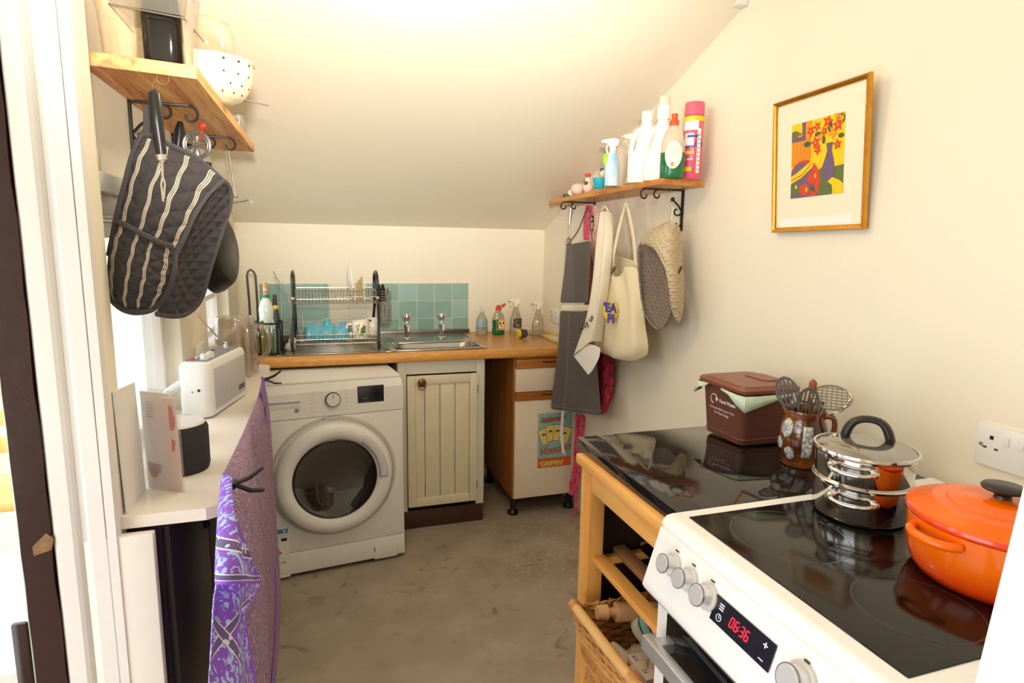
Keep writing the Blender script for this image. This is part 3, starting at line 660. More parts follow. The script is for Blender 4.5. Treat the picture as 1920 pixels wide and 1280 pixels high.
# ================================================================ COOKER
ck = thing('cooker', 'white freestanding electric cooker with black ceramic hob and chrome knobs', 'cooker', (.90, .66, 0))
cy0, cy1 = .418, .928
WC = mat('cooker_white', (246,245,243), .22, coat=.4)
m = MB(); m.prism([(x, cy0, z) for x, z in ((1.285, .02), (1.285, .905), (.622, .905), (.612, .895), (.600, .872), (.615, .74), (.620, .02))], (0, cy1-cy0, 0)); m.build('body', WC, ck, smooth=False)
m = MB(); prof = [(1.295, .896), (1.295, .9115), (.628, .9115), (.617, .9095), (.609, .902), (.607, .893)]
m.prism([(x, cy0-.004, z) for x, z in prof], (0, cy1-cy0+.006, 0)); m.build('hob_surround', WC, ck, ang=50)
m = MB(); m.prism([(x, cy0-.001, z) for x, z in ((.612, .890), (.604, .888), (.590, .84), (.5745, .790), (.571, .778), (.576, .768), (.615, .752))], (0, cy1-cy0+.002, 0)); m.build('control_panel', WC, ck, ang=50)
HG = mat('ceramic_hob', (14,12,11), .11)
m = MB(); m.box((.648, .462, .9105), (1.175, .905, .9138), .0015); hg = m.build('hob_glass', HG, ck)
RG = mat('hob_ring_print', (58,54,50), .25)
for cx_, cy_, r_ in ((.775, .792, .098), (.790, .565, .082), (1.0, .80, .075), (.98, .59, .10)):
    m = MB(); m.rings([[(cx_+r*math.cos(2*pi*i/48), cy_+r*math.sin(2*pi*i/48), .91395) for i in range(48)] for r in (r_, r_-.0022)], False, False); m.build('cooking_zone', RG, hg, smooth=False)
# door, glass and handle
m = MB(); m.box((.604, cy0+.004, .12), (.620, cy1-.004, .752), .003); dr = m.build('oven_door', WC, ck)
m = MB(); m.box((.6005, cy0+.045, .20), (.606, cy1-.042, .738), .001); m.build('door_glass', mat('oven_glass', (14,14,18), .05), dr)
m = MB(); m.box((.600, cy0+.095, .27), (.6010, cy1-.09, .60)); m.build('door_window', mat('oven_window', (34,32,34), .12), dr, smooth=False)
m = MB(); m.box((.552, cy0+.035, .672), (.572, cy1-.037, .702), .003); hd = m.build('door_handle', mat('handle_alu', (206,208,212), .35, metal=.7), dr)
for yy in (cy0+.06, cy1-.06): MB().box((.570, yy-.012, .676), (.603, yy+.012, .698), .003).build('handle_post', MATS['handle_alu'], dr)
m = MB(); m.box((.606, cy0+.004, .02), (.620, cy1-.004, .112), .003); m.build('plinth_panel', WC, ck)
pn = V((-.955, 0, .297)); pu = V((.297, 0, .955))      # panel normal and up direction
def knob(y, z, r, ln=.024):
    xs_ = .590 - (.84-z)*(.0155/.05)
    c = V((xs_, y, z)); m = MB(); 
    def cyl_(a, b, r0, r1, mm, nm, par, n=26):
        q = MB(); q.cyl(c+pn*a, c+pn*b, r0, r1, n); return q.build(nm, mm, par)
    k = cyl_(0, .006, r*1.32, r*1.25, mat('knob_collar', (214,210,204), .4), 'knob_collar', ck)
    KS = mat('knob_silver', (222,222,224), .3, metal=.45); cyl_(.006, ln, r*.98, r*.92, KS, 'knob_barrel', k); cyl_(ln, ln+.003, r*1.04, r*1.02, mat('knob_edge', (150,150,156), .25, metal=.8), 'knob_rim', k)
    cyl_(ln+.003, ln+.0042, r*.95, r*.90, KS, 'knob_face', k)
for y, r in ((.862, .0165), (.812, .0165), (.760, .0175), (.560, .0195), (.500, .0195)): knob(y, .848, r)
for y in (.862, .812, .760, .560, .500):
    c = V((.590, y, .84)) + pu*.035 + pn*.003
    q = MB(); q.box(c-V((.0006, .0045, .0012)), c+V((.0006, .0045, .0012))); q.build('dial_mark', BLK, ck, smooth=False)
# clock display
c = V((.590, .676, .843)) + pn*.0006; yv = V((0, -1, 0))
def prect(c, hw, hh, m_, nm, par, off=0, th=.001):
    q = MB(); q.rings([[c+yv*(hw*a)+pu*(hh*b)+pn*(off+k) for a, b in ((-1, -1), (1, -1), (1, 1), (-1, 1))] for k in (0, th)]); return q.build(nm, m_, par, smooth=False)
dp = prect(c, .066, .0205, mat('clock_glass', (30,32,42), .08), 'clock_display', ck, 0, .0015)
prect(c-yv*.033, .0004, .020, mat('seam_dark', (8,8,8), .5), 'seam', dp, .0016, .0002); prect(c+yv*.036, .0004, .020, MATS['seam_dark'], 'seam', dp, .0016, .0002)
RED = emission('red_led', (255,30,50), 2.2); PWH = emission('white_led', (230,235,240), .5)
def dig(s, y0, cc, sz):
    seg = {'a': (0, 2, 1, 2), 'b': (1, 1, 1, 2), 'c': (1, 0, 1, 1), 'd': (0, 0, 1, 0), 'e': (0, 0, 0, 1), 'f': (0, 1, 0, 2), 'g': (0, 1, 1, 1)}
    for ch in s:
        q = MB(); base = c+yv*y0-pu*sz*.9+pn*.0018
        for k in {'0': 'abcdef', '6': 'acdefg', '3': 'abcdg', '9': 'abcdfg', '8': 'abcdefg', '1': 'bc'}[ch]:
            x0, z0, x1, z1 = seg[k]; p0 = base+yv*(x0*sz*.72+z0*sz*.10)+pu*z0*sz*.9; p1 = base+yv*(x1*sz*.72+z1*sz*.10)+pu*z1*sz*.9
            q.tube([lerp(p0, p1, .08), lerp(p0, p1, .92)], sz*.11, 4)
        q.build('digit', RED, dp, smooth=False); y0 += sz*1.25
        if s == '0636' and ch == '6' and y0 < .012: 
            for zz in (-.35, .35): MB().ball(c+yv*(y0-sz*.15)+pu*sz*zz+pn*.0018, sz*.12, 8).build('colon_dot', RED, dp)
            y0 += sz*.25
dig('0636', -.024, c, .0085)
lettering('+', c+yv*.044+pu*.003+pn*.0018, yv, pu, .018, PWH, dp, 'icon'); lettering('\u2013', c+yv*.044-pu*.017+pn*.0018, yv, pu, .018, PWH, dp, 'icon')
for k in range(3): prect(c-yv*.048+pu*(.012-.004*k), .005, .0009, PWH, 'icon', dp, .0016, .0002)
q = MB(); cc_ = c-yv*.048-pu*.009+pn*.0018; q.tube([cc_+yv*.0055*math.cos(2*pi*i/18)+pu*.0055*math.sin(2*pi*i/18) for i in range(18)], .0005, 4, closed=True); q.tube([cc_+pu*.004, cc_, cc_+yv*.003], .0005, 4); q.build('icon', PWH, dp)

# ================================================================ STEAMER POT
pc = V((.976, .832, .9140))
pt = thing('steamer_pot', 'two-tier stainless steel steamer pot with glass lid at the back left of the hob', 'pot', tuple(pc))
PS = mat('pot_steel', (214,210,206), .07, metal=1)
def L(prof, name, m_, par, n=56, **k):
    q = MB(); q.lathe(prof, pc, n, **k); return q.build(name, m_, par, ang=35)
L([(.070, 0), (.078, .002), (.082, .008), (.0825, .066), (.086, .069), (.087, .072), (.085, .074), (.080, .073), (.080, .01), (.01, .008)], 'lower_pan', PS, pt)
L([(.080, .070), (.0825, .076), (.0835, .120), (.087, .122), (.088, .125), (.086, .127), (.081, .125), (.081, .08)], 'steamer_tier', PS, pt, cap0=False, cap1=False)
L([(.087, .124), (.0895, .127), (.0885, .131), (.084, .131)], 'lid_rim', PS, pt, cap0=False, cap1=False)
L([(.0855, .129), (.075, .136), (.055, .142), (.03, .146), (.002, .147)], 'lid_glass', clear('lid_glass', (214,206,188), .5, .04, .22), pt, cap0=False)
hd_ = V((.658, -.753, 0)); 
q = MB()
sec = [(-.037, .140, .0085), (-.034, .155, .0085), (-.029, .170, .008), (-.018, .181, .007), (0, .185, .0065), (.018, .183, .007), (.029, .174, .008), (.036, .158, .0085), (.040, .140, .0085)]
cp = [pc+hd_*a+V((0, 0, z)) for a, z, r in sec]; pv = V((.753, .658, 0)); rs = []
for i, p in enumerate(cp):
    a = cp[max(i-1, 0)]; b = cp[min(i+1, len(cp)-1)]; tdir = (b-a).normalized(); nn = tdir.cross(pv).normalized(); r = sec[i][2]
    rs.append([p+nn*r*math.cos(t)*1.05+pv*r*1.7*math.sin(t) for t in [2*pi*k/14 for k in range(14)]])
q.rings(rs); q.build('lid_handle', BLACK, pt, sub=1)
q = MB(); q.lathe([(.004, .140), (.006, .143), (.004, .147), (.001, .148)], pc+hd_*(-.052), 12); q.build('steam_vent', PS, pt)
for zz, ang in ((.105, -.18), (.048, -.12)):
    for s in (0, pi):
        a0 = math.atan2(-.658, -.753)-.04+ang+s; dd_ = V((math.cos(a0), math.sin(a0), 0)); tt = V((-dd_.y, dd_.x, 0))
        q = MB(); R_ = .083
        P_ = [pc+dd_*(R_-.006)+tt*(-.036)+V((0, 0, zz)), pc+dd_*(R_+.009)+tt*(-.033)+V((0, 0, zz)), pc+dd_*(R_+.016)+tt*(-.02)+V((0, 0, zz-.002)), pc+dd_*(R_+.018)+V((0, 0, zz-.003)),
              pc+dd_*(R_+.016)+tt*.02+V((0, 0, zz-.002)), pc+dd_*(R_+.009)+tt*.033+V((0, 0, zz)), pc+dd_*(R_-.006)+tt*.036+V((0, 0, zz))]
        q.tube(smoothpath(P_), .0042, 10); h_ = q.build('side_handle', PS, pt)
        for e in (-1, 1): q = MB(); q.ball(pc+dd_*(R_-.006)+tt*.036*e+V((0, 0, zz)), .008, 10, (1, 1, 1)); q.build('rivet_plate', PS, h_)

# ================================================================ CASSEROLE
kc = V((.978, .592, .9140))
ca = thing('casserole', 'round orange enamelled cast-iron casserole with ridged lid and black knob', 'casserole', tuple(kc))
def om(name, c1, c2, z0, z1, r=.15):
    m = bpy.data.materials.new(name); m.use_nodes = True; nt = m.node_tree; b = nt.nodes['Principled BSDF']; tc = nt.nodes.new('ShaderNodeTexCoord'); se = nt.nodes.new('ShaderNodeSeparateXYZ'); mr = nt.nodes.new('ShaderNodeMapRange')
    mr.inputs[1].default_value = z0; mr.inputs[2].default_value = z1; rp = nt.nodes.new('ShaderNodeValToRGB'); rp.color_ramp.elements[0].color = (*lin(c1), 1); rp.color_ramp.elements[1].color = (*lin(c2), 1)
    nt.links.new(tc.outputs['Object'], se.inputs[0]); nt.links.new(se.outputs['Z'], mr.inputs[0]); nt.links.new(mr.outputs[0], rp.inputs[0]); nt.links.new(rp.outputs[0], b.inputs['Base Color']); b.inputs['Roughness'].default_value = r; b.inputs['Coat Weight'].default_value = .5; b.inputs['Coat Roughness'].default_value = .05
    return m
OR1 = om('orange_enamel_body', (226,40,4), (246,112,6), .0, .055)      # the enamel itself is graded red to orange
OR2 = mat('orange_enamel_lid', (248,106,0), .24); OR3 = mat('orange_enamel_edge', (226,66,26), .2, coat=.5)
def K(prof, name, m_, par, n=64, **k):
    q = MB(); q.lathe([(r*.885, z*1.09) for r, z in prof], kc, n, **k); return q.build(name, m_, par, ang=50)
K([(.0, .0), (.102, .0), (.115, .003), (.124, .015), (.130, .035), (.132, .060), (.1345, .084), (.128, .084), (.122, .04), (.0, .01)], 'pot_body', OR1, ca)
K([(.133, .084), (.1365, .086), (.1375, .090), (.135, .094)], 'lid_edge', OR3, ca, cap0=False, cap1=False)
prof = [(.135, .094)]
for r, z in ((.120, .098), (.1185, .100), (.100, .1035), (.0985, .1055), (.078, .108), (.0765, .110), (.055, .112), (.053, .1135), (.022, .115), (.014, .118), (0, .118)): prof.append((r, z))
K(prof, 'lid', OR2, ca, cap0=False)
K([(.014, .115), (.012, .122), (.017, .127), (.031, .130), (.033, .133), (.030, .136), (.0, .137)], 'lid_knob', BLACK, ca, 32)
for s in (0, pi):
    a0 = math.atan2(.10, -1)+s; dd_ = V((math.cos(a0), math.sin(a0), 0)); tt = V((-dd_.y, dd_.x, 0)); z = V((0, 0, .078)); R_ = .117; q = MB()
    P_ = smoothpath([kc+dd_*(R_-.004)+tt*-.038+z, kc+dd_*(R_+.010)+tt*-.032+z, kc+dd_*(R_+.021)+tt*-.016+z, kc+dd_*(R_+.023)+z, kc+dd_*(R_+.021)+tt*.016+z, kc+dd_*(R_+.010)+tt*.032+z, kc+dd_*(R_-.004)+tt*.038+z])
    q.tube(P_, .0070, 12); q.build('side_handle', OR2, ca)

# ================================================================ FOOD WASTE CADDY
fd = thing('food_waste_caddy', 'brown plastic food waste caddy with lid and pale green liner on the granite top', 'bin', (1.10, 1.31, .904))
BP = mat('brown_plastic', (104,60,48), .35, noise=.04, ns=30); BPL = mat('brown_plastic_lid', (128,72,52), .35)
m = MB(); rs = []
for z, hx_, hy_, r in ((.905, .066, .070, .016), (.908, .072, .077, .02), (.922, .0745, .080, .02), (.924, .0735, .079, .02), (1.040, .081, .090, .02), (1.050, .084, .093, .02)):
    rs.append([(x, y, z) for x, y in rrect(1.098, 1.312, hx_, hy_, r, 7)])
m.rings(rs); m.build('caddy_body', BP, fd, ang=30)
m = MB(); rs = []
for z, e in ((1.046, .004), (1.048, .008), (1.056, .009), (1.060, .006), (1.0605, -.004), (1.064, -.006), (1.0655, -.02)):
    rs.append([(x, y, z) for x, y in rrect(1.100, 1.314, .084+e, .093+e, .024, 7)])
m.rings(rs); ld = m.build('caddy_lid', BPL, fd, ang=30)
m = MB(); m.rings([[(x, y, z) for x, y in rrect(1.145, 1.314, .03, .045, .02, 6)] for z in (1.064, 1.068)]); m.build('lid_grip', BPL, ld)
LB = mat('compostable_liner', (196,212,186), .7)
m = MB(); g0 = [(1.008, 1.305, 1.047), (1.006, 1.27, 1.045), (1.006, 1.235, 1.044), (1.012, 1.214, 1.044), (1.05, 1.210, 1.044), (1.10, 1.211, 1.044), (1.155, 1.213, 1.044)]
g1 = [(1.005, 1.303, 1.042), (1.004, 1.27, 1.036), (1.002, 1.236, 1.018), (1.008, 1.209, 1.004), (1.045, 1.204, 1.016), (1.10, 1.206, 1.030), (1.155, 1.211, 1.040)]
m.sheet([g0, [lerp(a, b, .5)+V((-.001, -.001, 0)) for a, b in zip(g0, g1)], g1]); m.build('liner', LB, fd, solid=.0008)
m = MB(); m.sheet([[(1.010, 1.360, 1.047), (1.006, 1.39, 1.046), (1.008, 1.410, 1.046), (1.03, 1.413, 1.046)], [(1.006, 1.366, 1.040), (1.0, 1.392, 1.030), (1.002, 1.415, 1.010), (1.03, 1.418, 1.018)]]); m.build('liner', LB, fd, solid=.0008)
PWT = mat('white_print', (226,214,206), .5)
xf = lambda z: 1.0235-(z-.924)*(.0075/.116)-.0006
tl = (.075/-1.0, 0, 1)
lettering('Food Waste', (xf(1.008), 1.321, 1.003), (0, -1, 0), (-.065, 0, 1), .0130, PWT, fd, bold=.0005, ext=.0001)
lettering('Compostable Liners Only', (xf(.985), 1.362, .981), (0, -1, 0), (-.065, 0, 1), .0098, PWT, fd, ext=.0001)
lettering('No Plastic Bags', (xf(.972), 1.343, .969), (0, -1, 0), (-.065, 0, 1), .0098, PWT, fd, ext=.0001)
q = MB(); cc_ = V((xf(1.008), 1.345, 1.008)); q.tube([cc_+V((0, -.0125*math.cos(a), .0125*math.sin(a))) for a in [-.3+i*5.0/20 for i in range(21)]], .0013, 5); q.build('recycling_mark', PWT, fd)
q = MB(); q.prism([cc_+V((-.0003, p, s)) for p, s in ((-.0185, .001), (-.0125, .007), (-.0065, .001), (-.0125, -.006))], (.0006, 0, 0)); q.build('recycling_mark', PWT, fd, smooth=False)

# ================================================================ UTENSIL JAR
jc = V((1.087, 1.098, .904))
jr = thing('stoneware_jar', 'brown glazed stoneware jar with cream floral relief panels, holding utensils', 'jar', tuple(jc))
JB = mat('treacle_glaze', (150,80,28), .08, c2=(36,16,10), ns=13, coat=.6)
jp = [(.040, 0), (.043, .004), (.041, .012), (.044, .022), (.052, .045), (.0535, .075), (.051, .100), (.046, .112), (.0455, .122), (.049, .132), (.048, .136), (.044, .134), (.041, .12), (.046, .09), (.044, .03), (.0, .02)]
q = MB(); q.lathe(jp, jc, 44); q.build('jar_body', JB, jr, ang=60)
def jrad(z):
    for (r0, z0), (r1, z1) in zip(jp, jp[1:10]):
        if z0 <= z <= z1: return r0+(r1-r0)*(z-z0)/(z1-z0)
    return .05
JC = mat('cream_relief', (236,232,214), .25, c2=(70,80,110), ns=130, coat=.4)
def jpatch(a0, a1, z0, z1, ell=True):
    q = MB(); g = []; nz = 9
    for i in range(nz):
        s = i/(nz-1)*2-1; z = (z0+z1)/2+s*(z1-z0)/2; wv = math.sqrt(max(0, 1-s*s)) if ell else 1
        wv = max(wv, .08); am = (a0+a1)/2; hw = (a1-a0)/2*wv
        g.append([jc+V(((jrad(z)+.0014)*math.cos(am+hw*k), (jrad(z)+.0014)*math.sin(am+hw*k), z)) for k in (-1, -.5, 0, .5, 1)])
    q.sheet(g); q.build('relief_panel', JC, jr, solid=.002)
av = math.atan2(-.71, -.70)      # towards the camera
jpatch(av-.15-.85, av-.15-.25, .072, .118); jpatch(av-1.25, av-.85, .04, .070); jpatch(av-.75, av-.28, .020, .052)
jpatch(av+.02, av+.42, .030, .105, False); jpatch(av-.30, av-.02, .086, .112)
q = MB(); ha = av+1.15; hd2 = V((math.cos(ha), math.sin(ha), 0)); q.tube(smoothpath([jc+hd2*.044+V((0, 0, .126)), jc+hd2*.064+V((0, 0, .128)), jc+hd2*.070+V((0, 0, .105)), jc+hd2*.062+V((0, 0, .075)), jc+hd2*.050+V((0, 0, .062))]), .006, 8); q.build('jar_handle', JB, jr)
UG = mat('grey_nylon', (92,84,76), .4); 
def slotted(label, foot, head, wv, a, b, nslot, m_, cat='spatula', name='slotted_spatula'):
    """flat slotted blade centred at head, long axis away from foot"""
    t = thing(name, label, cat, tuple(foot)); foot, head = V(foot), V(head)
    up = (head-foot).normalized(); wv = V(wv); wv = (wv-up*wv.dot(up)).normalized(); nn = up.cross(wv)
    q = MB(); ring = [head+wv*a*math.cos(2*pi*i/28)+up*b*math.sin(2*pi*i/28) for i in range(28)]
    inn = [head+wv*a*.80*math.cos(2*pi*i/28)+up*b*.80*math.sin(2*pi*i/28) for i in range(28)]
    q.rings([[p+nn*.0012 for p in ring], [p+nn*.0012 for p in inn], [p-nn*.0012 for p in inn], [p-nn*.0012 for p in ring], [p+nn*.0012 for p in ring]], False, False)
    for k in range(nslot):
        s = -1+2*(k+.5)/nslot; hgt = b*.84*math.sqrt(1-(s*.80)**2); w_ = a*.8/nslot*.52
        c0 = head+wv*a*.80*s; q.rings([[c0+wv*x+up*z+nn*d_ for x, z in ((-w_, -hgt), (w_, -hgt), (w_, hgt), (-w_, hgt))] for d_ in (-.001, .001)])
    for s in (0, ): q.rings([[head+up*(s*b)+wv*x+up*z+nn*d_ for x, z in ((-a*.84, -b*.07), (a*.84, -b*.07), (a*.84, b*.07), (-a*.84, b*.07))] for d_ in (-.001, .001)])
    q.build('blade', m_, t, smooth=False)
    q = MB(); q.tube([head-up*b*.95, foot], .0045, 8, rr=[.0055, .004]); q.build('handle', m_, t)
    return t
ft = jc+V((0, 0, .03))
vr = V((.70, -.71, 0))
slotted('slotted dark grey nylon spatula leaning left in the jar', ft+vr*.01, jc+V((-.016, .010, .170))+vr*-.022, vr, .026, .040, 5, UG)
slotted('slotted dark grey nylon turner in the middle of the jar', ft-vr*.01, jc+V((-.022, -.020, .158))+vr*.006, vr, .024, .038, 5, UG)
# potato masher with a square grid head
t = thing('potato_masher', 'steel potato masher with a round lattice head leaning right in the jar', 'masher', tuple(ft))
mc = jc+V((.012, -.0, .168))+vr*.045; mn = (V((-.45, -.42, .80))).normalized(); mu_ = vr.copy(); mw = mn.cross(mu_).normalized()
q = MB(); q.tube([mc+mu_*.042*math.cos(2*pi*i/30)+mw*.036*math.sin(2*pi*i/30) for i in range(30)], .0022, 6, closed=True)
for k in range(-3, 4):
    s = k/4; ln = math.sqrt(1-s*s); q.tube([mc+mu_*.042*s-mw*.036*ln, mc+mu_*.042*s+mw*.036*ln], .0013, 5); q.tube([mc+mw*.036*s-mu_*.042*ln, mc+mw*.036*s+mu_*.042*ln], .0013, 5)
q.build('lattice_head', mat('masher_steel', (150,142,130), .3, metal=.9), t)
q = MB(); q.tube(smoothpath([mc+mu_*.038, mc+mu_*.02-V((0, 0, .03)), jc+vr*.012+V((0, 0, .10)), ft]), .003, 8); q.tube(smoothpath([mc-mu_*.03, mc-mu_*.02-V((0, 0, .03)), jc+vr*.012+V((0, 0, .10))]), .003, 8); q.build('handle', CHROME, t)
q = MB(); wc = jc+V((.012, .012, 0))+vr*.012; q.tube([wc+V((0, 0, .03)), wc+V((0, 0, .170)), wc+V((0, 0, .182)), wc+V((0, 0, .197)), wc+V((0, 0, .204))], .006, 10, rr=[.005, .005, .009, .009, .003]); tag(q.build('wooden_spoon', mat('dark_wood', (150,78,40), .5)), 'dark wooden spoon handle end poking up behind the spatulas', 'spoon')
q = MB(); q.tube([jc+vr*.02+V((-.01, -.01, .03)), jc+vr*.033+V((-.005, -.01, .160))], .0035, 8); tag(q.build('steel_ladle', CHROME), 'shiny steel ladle handle slanting right out of the jar', 'ladle')

# ================================================================ WALL SOCKETS
def socket(name_label, x, yl, yr, z0, z1, n, sw=True):
    t = thing('double_socket', name_label, 'socket', (x, (yl+yr)/2, z0)); PL = mat('socket_white', (240,238,234), .3)
    MB().box((x-.009, yr, z0), (x, yl, z1), .003).build('faceplate', PL, t)
    wd = (yl-yr)/n; HOLE = mat('socket_hole', (40,26,22), .6)
    for k in range(n):
        c = yl - wd*(k+.42 if k == 0 else k+.58); h = z1-z0
        for dy, dz, sy_, sz_ in ((.0, .018, .0035, .004), (.011, -.004, .0035, .0018), (-.011, -.004, .0035, .0018)):
            MB().box((x-.0098, c+dy-sy_, z0+h*.50+dz-sz_), (x-.008, c+dy+sy_, z0+h*.50+dz+sz_)).build('pin_hole', HOLE, t, smooth=False)
        MB().box((x-.0125, c-.028-.0055 if k == 0 else c+.024-.0, z0+h*.60), (x-.008, c-.028+.0055 if k == 0 else c+.035, z0+h*.60+.019), .001).build('switch', PL, t)
    MB().lathe([(.004, 0), (.004, -.0012), (.001, -.0012)], (x-.009, yl-.012, z0+(z1-z0)*.5), 12, ax='X').build('screw', STEEL, t)
    return t
socket('white double wall socket with two rocker switches above the orange casserole', XR, .856, .710, .975, 1.061, 2)
socket('small white double socket low on the right wall behind the grey apron', XR, 3.29, 3.17, .972, 1.055, 2)
# ================================================================ RIGHT SHELF, BRACKETS
ZS = 1.642
rs_ = thing('wall_shelf', 'narrow varnished pine shelf on two black scroll brackets on the right wall', 'shelf', (1.22, 2.4, ZS-.02))
m = MB(); po_ = [(XR, 1.868), (1.122, 1.842), (1.135, 2.3), (1.150, 2.93), (1.175, 3.02), (XR, 3.12)]
m.rings([[(x, y, z) for x, y in po_] for z in (ZS-.019, ZS)]); m.build('shelf_board', SHELFW, rs_, smooth=False)
def bracket(x, y, z, s, arm, drop, par, name='scroll_bracket'):
    """wall bar at x, arm reaching s*arm into the room, scrolls made of flat iron"""
    q = MB(); q.box((min(x, x+s*.005), y-.007, z-drop), (max(x, x+s*.005), y+.007, z), .001)
    q.box((min(x, x+s*arm), y-.007, z-.005), (max(x, x+s*arm), y+.007, z), .001); b = q.build(name, IRON, par)
    u, v_ = V((s, 0, 0)), V((0, 0, 1))
    def scroll(c, r0, r1, a0, a1, lead=None, tail=None):
        p = spiral(c, u, v_, r0, r1, a0, a1, 20)
        if lead: p = [V(lead)]+p
        if tail: p = p+[V(tail)]
        q = MB(); q.tube(p, .0032, 6); q.build('scroll', IRON, b)
    scroll((x+s*(arm-.002), y, z-.024), .021, .007, pi/2, pi/2-1.6*pi)
    scroll((x+s*(arm-.055), y, z-.022), .018, .007, pi/2, pi/2-1.6*pi)
    scroll((x+s*.024, y, z-drop*.52), .020, .006, pi*1.0, pi*1.0+1.5*pi)
    q = MB(); q.tube([(x+s*.006, y, z-drop*.50), (x+s*.02, y, z-drop*.38), (x+s*.045, y, z-drop*.24)], .0035, 6); q.ball((x+s*.045, y, z-drop*.24), .008, 8); q.build('scroll', IRON, b)
    scroll((x+s*.02, y, z-drop*.84), .014, .004, pi, pi+1.3*pi)
    return b
bracket(XR-.001, 1.995, ZS-.019, -1, .165, .150, rs_); bracket(XR-.001, 2.75, ZS-.019, -1, .165, .150, rs_)
HK = mat('hook_brass', (170,130,80), .35, metal=.8)
def hook(x, y, z, par, r=.010):
    q = MB(); q.tube([(x, y, z+.004), (x, y, z-.006)]+spiral((x-r, y, z-.006-.001), (1, 0, 0), (0, 0, 1), r, r, 0, -1.35*pi, 10), .0014, 6); q.build('cup_hook', HK, par)

# ---- bottles on the right shelf (from the near end)
def bottle(name, label, cat, c, prof, m_, parts=(), n=28, sx=1, sy=1, rot=0, group=None):
    t = thing(name, label, cat, tuple(c), group); q = MB()
    Rm = Matrix.Rotation(rot, 3, 'Z'); q.lathe(prof, (0, 0, 0), n, sx=sx, sy=sy)
    for v in q.bm.verts: v.co = Rm @ v.co + V(c)
    q.build('bottle_body', m_, t, ang=60)
    for nm, pf, mm, kx in parts:
        q = MB(); q.lathe(pf, (0, 0, 0), n, sx=(sx if kx else 1), sy=(sy if kx else 1))
        for v in q.bm.verts: v.co = Rm @ v.co + V(c)
        q.build(nm, mm, t, ang=60)
    return t
def wraplabel(c, r, a0, a1, z0, z1, m_, par, sx=1, sy=1, rot=0, n=10, name='label', th=.0004):
    q = MB(); g = []; Rm = Matrix.Rotation(rot, 3, 'Z'); c = V(c)
    for k in range(5):
        z = z0+(z1-z0)*k/4; rr = r(z-c.z) if callable(r) else r
        g.append([c+Rm @ V(((rr+th)*math.cos(a)*sx, (rr+th)*math.sin(a)*sy, 0))+V((0, 0, z-c.z)) for a in [a0+(a1-a0)*i/n for i in range(n+1)]])
    q.sheet(g); return q.build(name, m_, par, ang=80)
def wraptext(txt, c, r, a, z, s, m_, par, sh=0, slope=0, bold=0, name='lettering'):
    """letters laid round a cylinder"""
    cu = bpy.data.curves.new(name, 'FONT'); cu.body = txt; cu.size = s; cu.align_x = 'CENTER'; cu.shear = sh; cu.offset = bold; cu.resolution_u = 3
    t = bpy.data.objects.new('t', cu); C.objects.link(t); dg = bpy.context.evaluated_depsgraph_get(); me = bpy.data.meshes.new_from_object(t.evaluated_get(dg)); bpy.data.objects.remove(t); bpy.data.curves.remove(cu)
    p0 = V(c)-origin(par)
    for v in me.vertices:
        aa = a+v.co.x/r; zz = z-c[2]+v.co.y+slope*v.co.x; v.co = p0+V((r*1.012*math.cos(aa), r*1.012*math.sin(aa), zz))
    me.materials.clear(); me.materials.append(m_); me.name = name; o = bpy.data.objects.new(name, me); C.objects.link(o); o.parent = par; return o
PINKC = mat('can_pink', (232,92,124), .3, coat=.3); YEL = mat('can_yellow', (250,206,20), .35); WHP = mat('print_bright', (246,244,240), .4); BLU = mat('can_blue', (60,80,170), .4)
c = (1.240, 1.848, ZS); cv = math.atan2(-c[1], -c[0])
t = bottle('spray_can', 'tall pink spray can with yellow bands at the near end of the right shelf', 'spray can', c, [(.030, 0), (.033, .003), (.033, .205), (.030, .210)], PINKC,
  [('can_cap', [(.0325, .210), (.0325, .248), (.030, .253), (.0, .254)], mat('cap_pink', (226,96,122), .4), 0)])
wraplabel(c, .033, 0, 2*pi, ZS+.190, ZS+.206, YEL, t, n=28); wraplabel(c, .033, cv-1.2, cv+.5, ZS+.160, ZS+.190, WHP, t, th=.0005); wraplabel(c, .033, cv-.9, cv+.1, ZS+.110, ZS+.150, WHP, t, th=.0006)
wraplabel(c, .033, cv-.6, cv+.5, ZS+.136, ZS+.144, BLU, t, th=.0008); wraptext('Vanish', c, .0332, cv-.12, ZS+.104, .031, BLU, t, sh=.2, slope=.12, bold=.0008)
wraplabel(c, .033, cv-1.3, cv+.15, ZS+.082, ZS+.092, YEL, t, th=.0005); wraptext('-- ---', c, .0332, cv-.5, ZS+.060, .020, WHP, t, sh=.2, slope=.1, bold=.001, name='print_mark'); wraptext('----', c, .0332, cv-.45, ZS+.050, .014, BLU, t, sh=.2, slope=.1, name='print_mark')
wraplabel(c, .033, cv-.9, cv+.0, ZS+.026, ZS+.040, YEL, t, th=.0005); wraplabel(c, .033, cv+.45, cv+.85, ZS+.02, ZS+.165, WHP, t, th=.0006)
for k in range(9): wraplabel(c, .033, cv+.5, cv+.8, ZS+.03+k*.014, ZS+.0335+k*.014, PG, t, n=3, th=.0009)
